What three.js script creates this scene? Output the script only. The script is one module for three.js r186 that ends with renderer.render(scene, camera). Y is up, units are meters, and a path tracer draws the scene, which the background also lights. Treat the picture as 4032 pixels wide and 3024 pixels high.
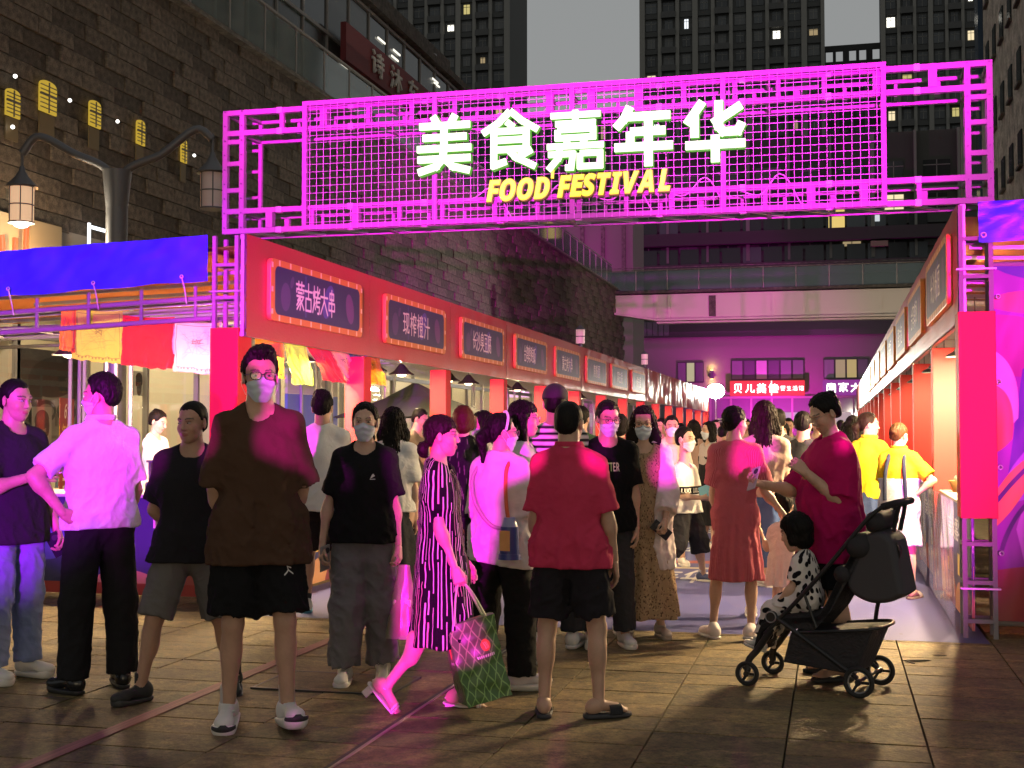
import * as THREE from 'three';
import { mergeGeometries } from 'three/addons/utils/BufferGeometryUtils.js';
import { RoundedBoxGeometry } from 'three/addons/geometries/RoundedBoxGeometry.js';
import { TextGeometry } from 'three/addons/geometries/TextGeometry.js';
import { FontLoader } from 'three/addons/loaders/FontLoader.js';
import { RectAreaLightUniformsLib } from 'three/addons/lights/RectAreaLightUniformsLib.js';
import { createNoise3D, createNoise2D } from 'simplex-noise';

// ---------- camera, sky, exposure ----------
const scene = new THREE.Scene();
const F = 5000;                                   // focal length in photograph pixels (4032 x 3024)
const camera = new THREE.PerspectiveCamera(2 * Math.atan(1512 / F) * 180 / Math.PI, 4 / 3, 0.1, 900);
camera.rotation.order = 'YXZ';
camera.position.set(0, 1.45, 9.5);
camera.rotation.set(2.15 * Math.PI / 180, 14.18 * Math.PI / 180, 0);
camera.updateMatrixWorld(true);
const renderer = new THREE.WebGLRenderer({ antialias: true });
renderer.toneMapping = THREE.LinearToneMapping;
renderer.toneMappingExposure = 1.0;
renderer.shadowMap.enabled = true;
RectAreaLightUniformsLib.init();
{ // even grey dusk sky, a little brighter low down
  const W = 16, Hh = 16, d = new Float32Array(W * Hh * 4);
  for (let y = 0; y < Hh; y++) for (let x = 0; x < W; x++) {
    const up = (y + .5) / Hh * 2 - 1, k = 1 - .25 * Math.max(0, up);
    d.set([.305 * k, .315 * k, .315 * k, 1], (y * W + x) * 4);
  }
  const t = new THREE.DataTexture(d, W, Hh, THREE.RGBAFormat, THREE.FloatType);
  t.mapping = THREE.EquirectangularReflectionMapping; t.magFilter = THREE.LinearFilter; t.needsUpdate = true;
  scene.background = t; scene.environment = t;
}
const sun = new THREE.DirectionalLight(0xcfd6e6, 0.03);
sun.position.set(-30, 60, -50); sun.castShadow = true; sun.shadow.radius = 40;
Object.assign(sun.shadow.camera, { left: -40, right: 40, top: 60, bottom: -60, near: 1, far: 300 });
scene.add(sun);

// ---------- helpers ----------
let seed_ = 12345;
const rnd = () => { seed_ = (Math.imul(seed_, 1664525) + 1013904223) >>> 0; return seed_ / 4294967296; };
const rr = (a, b) => a + (b - a) * rnd();
const seeded = (s) => () => { s = (Math.imul(s, 1664525) + 1013904223) >>> 0; return s / 4294967296; };
const n3 = createNoise3D(seeded(7)), n2 = createNoise2D(seeded(11));
const V = (x, y, z) => new THREE.Vector3(x, y, z);
const C = (h) => new THREE.Color(h);
const L = (r, g, b) => new THREE.Color().setRGB(r, g, b);
const clamp = (x, a = 0, b = 1) => Math.min(b, Math.max(a, x));
const sm = (a, b, x) => { const t = clamp((x - a) / (b - a)); return t * t * (3 - 2 * t); };
const lerp = (a, b, t) => a + (b - a) * t;
// photograph pixel to a point: on the ground, on the plane z = Z (entrance line), x = X (along the lane), or at a depth
const ray = (px, py) => V((px - 2016) / F, (1512 - py) / F, -1).applyEuler(camera.rotation);
const gnd = (px, py, y = 0) => { const r = ray(px, py), t = (y - camera.position.y) / r.y; return camera.position.clone().addScaledVector(r, t); };
const onZ = (px, py, Z) => { const r = ray(px, py), t = (Z - camera.position.z) / r.z; return camera.position.clone().addScaledVector(r, t); };
const onX = (px, py, X) => { const r = ray(px, py), t = (X - camera.position.x) / r.x; return camera.position.clone().addScaledVector(r, t); };
const at = (px, py, D) => camera.position.clone().addScaledVector(ray(px, py), D);

const used = new Map();
const numbered = (n) => { const k = used.get(n) ?? 0; used.set(n, k + 1); return k ? n + '_' + String(k).padStart(3, '0') : n; };
const shade = (o) => { o.castShadow = o.receiveShadow = true; return o; };
function M(color, roughness = .8, o = {}) { return new THREE.MeshStandardMaterial({ color: color.isColor ? color : C(color), roughness, side: THREE.DoubleSide, ...o }); }
function P(color, roughness = .8, o = {}) { return new THREE.MeshPhysicalMaterial({ color: color.isColor ? color : C(color), roughness, side: THREE.DoubleSide, ...o }); }
const glow = (r, g, b, k = 1) => new THREE.MeshStandardMaterial({ color: 0x080808, emissive: L(r, g, b), emissiveIntensity: k, roughness: .6, side: THREE.DoubleSide });
function thing(name, label, category, pos, turn = 0, group) {
  const o = new THREE.Group(); o.name = numbered(name); scene.add(o);
  if (pos) o.position.copy(pos.isVector3 ? pos : V(...pos)); o.rotation.y = turn;
  o.userData = { label, category }; if (group) o.userData.group = group; return o;
}
function struct(name, geo, m) { const o = shade(new THREE.Mesh(geo, m)); o.name = numbered(name); o.userData.kind = 'structure'; if (m.userData.metric) boxUV(geo, m.userData.metric); scene.add(o); return o; }
function structGroup(name) { const o = new THREE.Group(); o.name = numbered(name); o.userData.kind = 'structure'; scene.add(o); return o; }
function boxUV(g, k = .5) { const p = g.attributes.position, n = g.attributes.normal, uv = new Float32Array(p.count * 2); for (let i = 0; i < p.count; i++) { const ax = Math.abs(n.getX(i)), ay = Math.abs(n.getY(i)), az = Math.abs(n.getZ(i)); const [u, v] = ax > ay && ax > az ? [p.getZ(i), p.getY(i)] : ay > az ? [p.getX(i), p.getZ(i)] : [p.getX(i), p.getY(i)]; uv[i * 2] = u * k; uv[i * 2 + 1] = v * k; } g.setAttribute('uv', new THREE.BufferAttribute(uv, 2)); return g; }
function part(name, geo, m, parent) { if (Array.isArray(geo)) geo = merge(geo); if (m.userData.metric && !geo.userData.done) { boxUV(geo, m.userData.metric); geo.userData.done = 1; } const o = shade(new THREE.Mesh(Array.isArray(geo) ? merge(geo) : geo, m)); o.name = name; parent.add(o); return o; }
function merge(list) { return mergeGeometries(list.map((g) => { g = g.index ? g.toNonIndexed() : g; for (const k of Object.keys(g.attributes)) if (!['position', 'normal', 'uv'].includes(k)) g.deleteAttribute(k); return g; })); }
const box = (w, h, d, x = 0, y = 0, z = 0, ry = 0) => { const g = new THREE.BoxGeometry(w, h, d); if (ry) g.rotateY(ry); return g.translate(x, y, z); };
const rbox = (w, h, d, r, x = 0, y = 0, z = 0) => new RoundedBoxGeometry(w, h, d, 2, r).translate(x, y, z);
const cyl = (r1, r2, h, n = 16, x = 0, y = 0, z = 0) => new THREE.CylinderGeometry(r1, r2, h, n).translate(x, y, z);
function bar(a, b, w, h = w) { // square tube between two points
  const d = b.clone().sub(a), l = d.length(), g = new THREE.BoxGeometry(w, h, l);
  const up = Math.abs(d.y / l) > .9 ? V(0, 0, 1) : V(0, 1, 0);
  const m = new THREE.Matrix4().lookAt(V(0, 0, 0), d, up); g.applyMatrix4(m); const c = a.clone().add(b).multiplyScalar(.5); return g.translate(c.x, c.y, c.z);
}
function rod(a, b, r, n = 8, r2 = r) {
  const d = b.clone().sub(a), g = new THREE.CylinderGeometry(r2, r, d.length(), n);
  g.applyQuaternion(new THREE.Quaternion().setFromUnitVectors(V(0, 1, 0), d.clone().normalize())); const c = a.clone().add(b).multiplyScalar(.5); return g.translate(c.x, c.y, c.z);
}
const tube = (pts, r, seg = 24, n = 8, closed = false) => new THREE.TubeGeometry(new THREE.CatmullRomCurve3(pts.map((p) => p.isVector3 ? p : V(...p)), closed), seg, r, n, closed);
function rrect(w, h, r) { const s = new THREE.Shape(), x = -w / 2, y = -h / 2; s.moveTo(x + r, y); s.lineTo(x + w - r, y); s.quadraticCurveTo(x + w, y, x + w, y + r); s.lineTo(x + w, y + h - r); s.quadraticCurveTo(x + w, y + h, x + w - r, y + h); s.lineTo(x + r, y + h); s.quadraticCurveTo(x, y + h, x, y + h - r); s.lineTo(x, y + r); s.quadraticCurveTo(x, y, x + r, y); return s; }
// textures
function canvasTex(w, h, draw, o = {}) {
  const c = document.createElement('canvas'); c.width = w; c.height = h; draw(c.getContext('2d'), w, h);
  const t = new THREE.CanvasTexture(c); t.colorSpace = o.data ? THREE.NoColorSpace : THREE.SRGBColorSpace; t.wrapS = t.wrapT = THREE.RepeatWrapping; if (o.repeat) t.repeat.set(...o.repeat); return t;
}
function noiseTex(n, fn, srgb = true) { // fn(u, v) -> [r,g,b] 0..1 ; tiles by sampling a torus
  const d = new Uint8Array(n * n * 4);
  for (let y = 0; y < n; y++) for (let x = 0; x < n; x++) { const c = fn(x / n, y / n); d.set([clamp(c[0]) * 255, clamp(c[1]) * 255, clamp(c[2]) * 255, 255], (y * n + x) * 4); }
  const t = new THREE.DataTexture(d, n, n); t.magFilter = THREE.LinearFilter; t.minFilter = THREE.LinearMipmapLinearFilter; t.wrapS = t.wrapT = THREE.RepeatWrapping; if (srgb) t.colorSpace = THREE.SRGBColorSpace; t.needsUpdate = true; return t;
}
const tile = (u, v, f, s = 0) => { // seamless noise by blending
  const a = n3(u * f, v * f, s), b = n3((u - 1) * f, v * f, s), c = n3(u * f, (v - 1) * f, s), e = n3((u - 1) * f, (v - 1) * f, s);
  const x = sm(.75, 1, u), y = sm(.75, 1, v); return lerp(lerp(a, b, x), lerp(c, e, x), y);
};
// Chinese characters as strokes on a 100 x 100 square (no such font is at hand)
const GLYPH = {
  美: '30,1 38,14;70,0 62,14;6,18 96,18;12,38 90,38;2,57 98,57;50,14 50,57;3,75 97,75;50,60 47,76 36,88 4,97;52,76 66,89 96,97',
  食: '50,1 30,20 2,37;50,1 70,18 98,35;44,19 56,29;22,35 78,35 78,66 22,66;22,50 78,50;22,35 22,93 44,86;46,66 60,80 94,97;88,68 66,79',
  嘉: '8,8 92,8;50,0 50,23;16,22 84,22;20,32 80,32 80,46 20,46 20,32;34,49 38,58;66,49 62,58;2,60 98,60;4,73 46,73 43,96 33,96;24,62 21,80 4,99;58,73 92,73 92,95 58,95 58,73',
  年: '28,0 18,20 4,35;24,17 94,17;28,42 86,42;28,42 28,66;2,67 98,67;58,17 58,100',
  华: '30,0 4,36;17,20 17,58;92,9 46,37;56,0 56,42 63,51 86,51 93,37;2,71 98,71;50,56 50,100',
  蒙: '4,12 96,12;32,2 32,22;68,2 68,22;8,38 8,28 92,28 92,38;26,40 74,40;10,52 92,52;50,52 20,68;52,56 58,80 48,98;44,64 10,84;48,76 12,98;84,58 66,70;62,68 94,96',
  古: '4,28 96,28;50,2 50,54;18,54 82,54 82,96 18,96 18,54',
  烤: '8,24 14,44;34,22 28,40;22,4 22,56 4,96;22,58 36,84;42,22 88,22;64,4 64,42;38,42 98,42;92,10 40,62;58,58 92,56;56,58 52,74 88,74 84,98 66,98',
  大: '4,34 96,34;50,4 48,50 4,96;52,48 96,96',
  串: '24,14 76,14 76,36 24,36 24,14;12,50 88,50 88,76 12,76 12,50;50,2 50,98',
  现: '4,12 40,12;4,46 38,46;2,86 42,78;22,12 22,84;52,10 92,10 92,60;52,10 52,60;72,22 70,60 42,96;74,60 74,90 96,90 96,78',
  榨: '2,26 36,26;20,2 20,98;18,34 4,62;22,36 36,54;66,2 70,12;44,26 44,16 96,16 96,26;58,24 44,40;76,24 92,38;60,42 44,66;54,50 94,50;62,50 62,98;62,66 90,66;62,82 90,82',
  橙: '2,26 34,26;18,2 18,98;16,34 2,60;20,36 32,52;40,12 58,12 40,40;68,4 96,38;92,8 76,22;50,38 84,38;50,50 84,50 84,66 50,66 50,50;54,72 60,86;82,72 76,86;42,94 96,94',
  汁: '12,6 26,18;6,34 20,46;24,60 8,96;36,46 98,46;66,6 66,98',
  长: '22,4 22,90 42,78;86,8 24,42;4,48 96,48;48,50 94,94',
  沙: '12,6 26,18;4,34 20,46;22,58 6,96;64,4 64,60;46,22 38,52;82,22 94,46;92,52 72,82 34,98',
  臭: '50,0 42,10;24,12 76,12 76,54 24,54 24,12;24,26 76,26;24,40 76,40;4,66 96,66;50,56 42,80 4,98;52,70 94,98;70,56 80,62',
  豆: '8,8 92,8;24,26 76,26 76,54 24,54 24,26;30,64 36,82;70,64 62,82;4,94 96,94',
  腐: '52,0 52,10;10,12 96,12;12,12 10,60 2,96;34,20 24,36;30,32 30,52;44,26 94,26;80,18 80,50 70,48;54,34 60,42;24,58 92,58 92,96 84,96;24,58 24,98;58,52 40,74;58,62 76,74;58,76 40,94;58,82 76,94',
  台: '46,4 16,40 84,36;68,20 92,48;20,58 80,58 80,94 20,94 20,58',
  湾: '12,6 24,16;4,34 18,44;22,58 6,96;64,0 64,10;34,14 98,14;54,16 50,36;74,16 74,36;42,22 34,36;86,22 96,34;42,46 88,46 88,60 44,60 42,76 92,76 86,98 70,98',
  鸡: '4,18 38,18 6,92;12,36 40,90;68,0 58,12;52,14 88,14 86,42 76,42;52,14 52,56 94,56 92,96 78,96;66,24 72,34;44,76 82,76',
  翅: '2,24 44,24;24,4 24,62;24,42 42,42;12,44 10,66 2,90;8,70 48,92;54,10 74,10 74,84 66,84;58,28 68,40;58,58 70,46;82,10 98,10 98,84 90,84;82,28 92,40;82,58 94,46',
  包: '28,2 8,36;22,20 86,20 82,70 68,70;26,38 64,38 64,58 28,58;26,38 26,84 34,92 90,92 94,76',
  饭: '22,2 6,36;16,16 40,16 34,30;20,34 20,88 40,76;94,8 52,16;52,16 50,60 40,96;52,40 88,40 72,76 46,98;58,52 96,96',
  诗: '10,6 24,18;4,38 20,38 20,86 34,74;44,16 92,16;68,2 68,36;38,36 98,36;40,56 96,56;78,42 78,92 66,92;52,66 62,80',
  沐: '12,6 26,18;4,34 20,46;22,60 6,96;34,32 98,32;66,4 66,98;64,36 36,80;68,36 96,78',
  东: '10,18 92,18;44,2 20,52 86,52;54,36 54,96 42,92;32,64 14,86;72,64 90,86',
  方: '44,2 56,14;4,24 96,24;42,26 38,58 6,96;40,50 82,50 78,94 58,94',
  贝: '20,8 80,8 80,64;20,8 20,64;50,22 48,66 12,96;56,72 86,96',
  儿: '34,8 32,60 8,94;64,8 64,80 72,88 94,88 96,66',
  佳: '28,2 6,44;18,28 18,98;64,4 64,44;40,20 94,20;34,44 98,44;64,50 64,92;40,68 92,68;34,92 98,92',
  母: '24,10 82,10 76,88;24,10 16,72 92,72;6,42 96,42;44,20 54,32;42,52 52,64',
  婴: '10,6 44,6 44,38;10,6 10,38;28,14 8,44;54,6 90,6 90,38;54,6 54,38;72,14 52,44;4,62 96,62;44,46 26,80 84,98;70,64 12,98',
  生: '24,6 10,36;20,24 88,24;18,54 84,54;4,92 98,92;52,2 52,92',
  活: '12,6 24,18;4,34 18,44;22,60 6,96;88,4 40,16;34,32 98,32;66,14 66,56;44,56 90,56 90,94 44,94 44,56',
  馆: '20,2 4,34;14,16 36,16;18,34 18,88 36,76;66,0 68,10;42,24 42,14 96,14 96,24;52,28 52,98;52,30 88,30 88,56 52,56;52,66 92,66 92,94 52,94',
  南: '8,14 92,14;50,2 50,28;10,96 10,28 90,28 90,94 80,94;34,36 40,46;66,36 60,46;28,52 72,52;26,68 74,68;50,52 50,92',
  家: '50,0 50,8;6,24 6,12 94,12 94,24;22,26 80,26;50,26 14,48;44,34 56,62 46,96;46,46 10,68;50,60 10,88;84,40 62,54;58,52 92,88',
  中: '14,22 86,22 86,60 14,60 14,22;50,2 50,98',
  狂: '38,4 6,30;14,8 32,40 24,96;30,50 4,80;46,12 94,12;48,50 92,50;42,92 98,92;70,12 70,92',
  首: '30,2 38,12;70,2 62,12;6,18 94,18;50,18 44,30;24,32 76,32 76,94 24,94 24,32;24,52 76,52;24,72 76,72',
  惠: '8,10 92,10;50,0 50,56;22,20 78,20 78,46 22,46 22,20;22,33 78,33;10,58 88,56;10,72 4,92;28,68 30,92 70,92 74,80;50,66 56,78;84,68 94,84',
  面: '4,8 96,8;48,8 42,24;10,26 90,26 90,94 10,94 10,26;36,26 36,94;64,26 64,94;36,48 64,48;36,70 64,70',
  粉: '8,12 14,28;40,10 32,28;2,40 46,40;24,4 24,98;22,44 4,74;26,46 42,64;62,6 46,40;74,6 98,40;54,46 88,46 84,92 70,92;66,48 62,74 48,96',
};
function drawGlyphs(g, text, x, y, size, weight, gap = 1.08, sx = 1) {
  g.lineCap = 'round'; g.lineJoin = 'round'; g.lineWidth = weight;
  [...text].forEach((ch, i) => {
    const ox = x + i * size * gap * sx;
    if (!GLYPH[ch]) { if (ch !== ' ') { g.save(); g.fillStyle = g.strokeStyle; g.font = 'bold ' + size + 'px sans-serif'; g.fillText(ch, ox, y + size * .85); g.restore(); } return; }
    for (const st of GLYPH[ch].split(';')) { g.beginPath(); st.split(' ').forEach((p, k) => { const [a, b] = p.split(',').map(Number); const X = ox + a / 100 * size * sx, Y = y + b / 100 * size; k ? g.lineTo(X, Y) : g.moveTo(X, Y); }); g.stroke(); }
  });
}
function glyphGeo(ch, size, w, depth) { // solid strokes, each a hair in front of the last
  const out = []; let z = 0;
  for (const st of GLYPH[ch].split(';')) {
    const p = st.split(' ').map((s) => { const [a, b] = s.split(',').map(Number); return new THREE.Vector2((a / 100 - .5) * size, (.5 - b / 100) * size); });
    for (let i = 0; i + 1 < p.length; i++) {
      const d = p[i + 1].clone().sub(p[i]), l = d.length(), a = Math.atan2(d.y, d.x), e0 = i ? w * .42 : 0, e1 = i + 2 < p.length ? w * .42 : 0;
      const g = new RoundedBoxGeometry(l + e0 + e1 , w, depth, 1, Math.min(w, depth) * .08); g.translate((e1 - e0) / 2, 0, 0); g.rotateZ(a);
      g.translate((p[i].x + p[i + 1].x) / 2, (p[i].y + p[i + 1].y) / 2, z); z += .0006; out.push(g);
    }
  }
  return merge(out);
}
// ---------- ground ----------
const stoneTex = noiseTex(512, (u, v) => { const a = tile(u, v, 5), b = tile(u, v, 22, 3), c = tile(u, v, 70, 5), st = tile(u, v, 9, 8) * .6 + n2(v * 90, u * 6) * .08; const k = .62 + a * .10 + b * .10 + c * .10 + st * .10; return [k * 1.0, k * .93, k * .80]; });
const stoneBump = noiseTex(512, (u, v) => { const k = .5 + tile(u, v, 30, 3) * .25 + tile(u, v, 90, 5) * .2 + n2(v * 120, u * 9) * .05; return [k, k, k]; }, false);
const speckle = noiseTex(256, (u, v) => { const k = .75 + tile(u, v, 8) * .15 + tile(u, v, 40, 2) * .12; return [k, k, k]; });
const ground = struct('ground', new THREE.PlaneGeometry(800, 800, 1, 1).rotateX(-Math.PI / 2).translate(0, -.03, -100), M(L(.07, .062, .052), .9));
const slabMats = [[.235, .205, .16], [.2, .175, .14], [.265, .23, .175], [.22, .185, .14], [.17, .15, .122], [.25, .21, .165]].map((c) => M(L(...c.map((x, i) => x * [1.62, 1.58, 1.12][i])), .78, { map: stoneTex, bumpMap: stoneBump, bumpScale: .0025 }));
const SW = .635, SD = .3;
const slabGeos = [0, 1, 2, 3, 4, 5].map((i) => { const g = new RoundedBoxGeometry(SW - .008, .03, SD - .008, 1, .003); const p = g.attributes.position, uv = g.attributes.uv; for (let k = 0; k < p.count; k++) uv.setXY(k, p.getX(k) * .9 + i * .37, p.getZ(k) * .9 + i * .21); return g; });
{
  const pave = structGroup('pavement'), inView = [], rest = [];
  for (let i = -20; i < 9; i++) for (let k = -14; k < 32; k++) {
    const x = (i + .5) * SW + .41, z = (k + .5) * SD, y = -.015 + rr(-.0025, .0015), v = Math.floor(rnd() * 6), m = Math.floor(rnd() * 6), spin = rnd() < .5;
    if (x > -4.7 && x < 1.1 && z < .15) continue;
    const pr = V(x, 0, z).project(camera); (Math.abs(pr.x) < 1.08 && Math.abs(pr.y) < 1.15 && z > -.4 && z < 6 ? inView : rest).push([x, y, z, v, m, spin]);
  }
  for (const [x, y, z, v, m, spin] of inView.slice(0, 300)) { const s = part('paving_slab', slabGeos[v], slabMats[m], pave); s.position.set(x, y, z); s.rotation.y = spin ? Math.PI : 0; }
  for (let mi = 0; mi < 6; mi++) { const gs = rest.concat(inView.slice(300)).filter((r) => r[4] === mi).map(([x, y, z, v]) => slabGeos[v].clone().translate(x, y, z)); if (gs.length) { const s = part('paving_slabs_beyond', merge(gs), slabMats[mi], pave); s.userData.kind = 'stuff'; } }
  // reddish inlaid strip and the steel edge of the drain cover
  const strip = struct('painted_line', box(.085, .004, 12, onZ(0, 0, 0).x * 0 - 3.4, .004, 3.6), M(L(.36, .13, .13), .75, { map: speckle }));
  const drain = thing('drain_channel', 'narrow steel edged drain slot running through the paving', 'drain', [-2.13, 0, 2.6]);
  part('slot', box(.022, .006, 6, 0, .001, .5), M(L(.012, .012, .012), .6), drain);
  part('rim', box(.012, .008, 6, .019, .002, .5), M(L(.3, .27, .2), .45, { metalness: .4 }), drain);
  const cover = thing('service_cover', 'dark rimmed square service cover let into the paving', 'cover', gnd(1330, 2690));
  part('lid', box(.8, .012, .5, 0, .001, 0), slabMats[4], cover);
  part('rim', [box(.84, .014, .016, 0, .001, .258), box(.84, .014, .016, 0, .001, -.258), box(.016, .014, .52, .41, .001, 0), box(.016, .014, .52, -.41, .001, 0)], M(L(.03, .03, .03), .5), cover);
  // leaves and scraps on the ground
  for (const [px, py, s, a] of [[3610, 2605, .1, .3], [3585, 2612, .06, 2], [3700, 2585, .05, .1], [3270, 2925, .03, .2], [3420, 2930, .02, 1], [150, 2485, .05, .2], [148, 2450, .03, .1], [2885, 2705, .03, 0], [820, 2565, .02, 1]]) {
    const p = gnd(px, py), t = shade(new THREE.Mesh(new THREE.SphereGeometry(s, 8, 4).scale(1, .06, .22), M(L(.035, .03, .02), .9))); t.name = numbered('fallen_leaf'); t.position.set(p.x, .008, p.z); t.rotation.y = a; t.userData = { label: 'small dark fallen leaf lying on the paving', category: 'leaf', group: 'leaves and scraps on the paving' }; scene.add(t);
  }
}
// printed floor mat of the lane
{
  const t = canvasTex(1024, 2048, (g, w, h) => {
    g.fillStyle = '#4c4c86'; g.fillRect(0, 0, w, h);
    for (let i = 0; i < 260; i++) { g.fillStyle = ['#41427c', '#56548e', '#5e5a8c', '#484a90', '#6a6290'][i % 5]; g.globalAlpha = .35; g.beginPath(); g.ellipse(rnd() * w, rnd() * h, rr(20, 130), rr(15, 70), rr(0, 3), 0, 7); g.fill(); }
    g.globalAlpha = .85;
    for (let k = 0; k < 14; k++) { const y = h - 250 - k * 140; g.fillStyle = '#b0492f'; g.fillRect(rr(250, 420), y, rr(160, 330), 14); g.fillStyle = '#d9c9a0'; g.fillRect(rr(250, 480), y + 34, rr(140, 300), 8); g.strokeStyle = '#e8e4da'; drawGlyphs(g, '美食嘉年华', 360, y + 52, 46, 7, 1.2); }
    g.globalAlpha = .5; for (let i = 0; i < 500; i++) { g.fillStyle = i % 2 ? '#2e2e58' : '#8d88a8'; g.fillRect(rnd() * w, rnd() * h, rr(1, 9), rr(1, 4)); }
    g.globalAlpha = 1;
  });
  const g = new THREE.PlaneGeometry(5.75, 42).rotateX(-Math.PI / 2).translate(-1.85, .004, -20.75);
  struct('floor_mat', g, M(L(.72, .72, .74), .72, { map: t, bumpMap: stoneBump, bumpScale: .002 }));
  struct('lane_paving', new THREE.PlaneGeometry(60, 80).rotateX(-Math.PI / 2).translate(0, -.006, -44.5), M(L(.25, .215, .17), .62, { map: stoneTex, userData: { metric: .9 } }));
}

// ---------- stalls ----------
const ORD = ['first', 'second', 'third', 'fourth', 'fifth', 'sixth', 'seventh', 'eighth', 'ninth', 'tenth', 'eleventh', 'twelfth', 'thirteenth', 'last'], sideOf = (s) => s < 0 ? 'brick wall side' : 'banner wall side';
const PITCH = 2.85, XL = -4.65, XR = .88, FB = 2.23, FT = 3.07;
const redBoard = M(L(.43, .05, .045), .36, { bumpMap: stoneBump, bumpScale: .0012 }), redEdge = M(L(.42, .05, .05), .6), steel = M(L(.42, .42, .44), .45, { metalness: .55 }), darkSteel = M(L(.12, .12, .13), .5, { metalness: .4 });
const columnRed = M(L(.52, .016, .012), .6), roofCloth = M(L(.30, .10, .04), .8), whitePvc = M(L(.62, .60, .58), .5);
function signTexture(text, plain) {
  return canvasTex(512, 128, (g, w, h) => {
    g.fillStyle = '#d8903a'; g.fillRect(0, 0, w, h); g.fillStyle = '#3a2d55'; g.beginPath(); g.roundRect(20, 14, w - 40, h - 28, 16); g.fill();
    g.fillStyle = '#ffe2b0'; for (let i = 0; i < 9; i++) for (const y of [1, h - 13]) g.fillRect(38 + i * 54, y, 7, 12); for (const x of [3, w - 12]) for (const y of [8, 58, 104]) g.fillRect(x, y, 9, 11);
    g.fillStyle = '#5b3f6c'; g.beginPath(); g.ellipse(72, 74, 24, 30, .1, 0, 7); g.fill(); g.beginPath(); g.ellipse(104, 40, 8, 14, .5, 0, 7); g.fill();
    g.fillStyle = '#5a4a94'; g.beginPath(); g.ellipse(300, 62, 26, 44, .6, 0, 7); g.fill(); g.fillStyle = '#713f74'; g.beginPath(); g.ellipse(430, 66, 24, 36, -.35, 0, 7); g.fill();
    g.fillStyle = '#4b4378'; g.fillRect(170, 18, 9, 90);
    g.strokeStyle = '#f3ead6'; const n = [...text].length, s = Math.min(58, 250 / n); drawGlyphs(g, text, w / 2 - n * s * .53, h / 2 - 31, 62, 5.4, 1.08 * s / 62 / .86, .86 * s / 62 * 1);
  });
}
const signTexts = ['蒙古烤大串', '现榨橙汁', '长沙臭豆腐', '台湾鸡翅包饭', '蒙古烤羊串'.replace('羊', '大'), '南粉面', '家生活', '南方面'];
const signTextsR = ['长沙粉面', '台湾鸡翅', '南方大包', '家生豆', '现榨橙汁', '粉面', '大串', '包饭'];
const signGeo = (() => { const g = new THREE.ExtrudeGeometry(rrect(2.15, .52, .07), { depth: .03, bevelEnabled: true, bevelSize: .006, bevelThickness: .006, bevelSegments: 2 }); const p = g.attributes.position, uv = g.attributes.uv; for (let i = 0; i < p.count; i++) uv.setXY(i, p.getX(i) / 2.16 + .5, p.getY(i) / .53 + .5); return g; })();
const lampShade = new THREE.LatheGeometry([[.02, .13], [.035, .12], [.05, .1], [.09, .05], [.15, .012], [.155, 0], [.145, .004], [.08, .05], [.02, .09]].map(([a, b]) => new THREE.Vector2(a, b)), 20);
const shadeMat = M(L(.03, .03, .03), .4, { metalness: .3 });
let lampN = 0;
function pendant(p, cd, label, group, low = .02, col = [1, .72, .38]) {
  const t = thing('pendant_lamp', label, 'lamp', p, 0, group);
  part('shade', lampShade, shadeMat, t); part('bulb', new THREE.SphereGeometry(.06, 12, 8).scale(1, .6, 1).translate(0, .012, 0), glow(col[0], col[1] * 1.06, col[2] * 1.25, 6), t);
  part('cord', rod(V(0, .13, 0), V(0, .42, 0), .006, 6), darkSteel, t);
  const l = new THREE.PointLight(L(...col), cd); l.position.set(0, low, 0); l.shadow.radius = 3; l.castShadow = true; t.add(l);
}
const counterPrint = canvasTex(512, 256, (g, w, h) => {
  g.fillStyle = '#3b3a66'; g.fillRect(0, 0, w, h);
  for (const [x, y, r, c] of [[70, 250, 80, '#c98a6a'], [200, 270, 90, '#a04a3c'], [330, 255, 70, '#d39a70'], [440, 275, 95, '#8a3a4a'], [250, 60, 70, '#4a4a88'], [420, 90, 60, '#2c2c50']]) { g.fillStyle = c; g.beginPath(); g.arc(x, y, r, 0, 7); g.fill(); }
  g.fillStyle = '#e6c75a'; g.fillRect(300, 120, 46, 50); g.fillRect(120, 150, 30, 34); g.strokeStyle = '#e8e6ea'; drawGlyphs(g, '美食嘉年华', 150, 40, 52, 6);
  g.fillStyle = '#e9c46a'; g.beginPath(); g.moveTo(380, 200); g.lineTo(420, 170); g.lineTo(424, 226); g.fill();
});
const counterMat = M(0xffffff, .5, { map: counterPrint });
const filmMat = P(L(.8, .79, .79), .12, { transmission: .75, thickness: 0, ior: 1.4 });
const cutFilm = (w, h) => { const g = new THREE.PlaneGeometry(w, h, 60, 24), p = g.attributes.position; for (let i = 0; i < p.count; i++) p.setZ(i, .008 * n2(p.getX(i) * 3.2 + p.getY(i) * 2, p.getY(i) * .8)); g.computeVertexNormals(); return g; };
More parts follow.
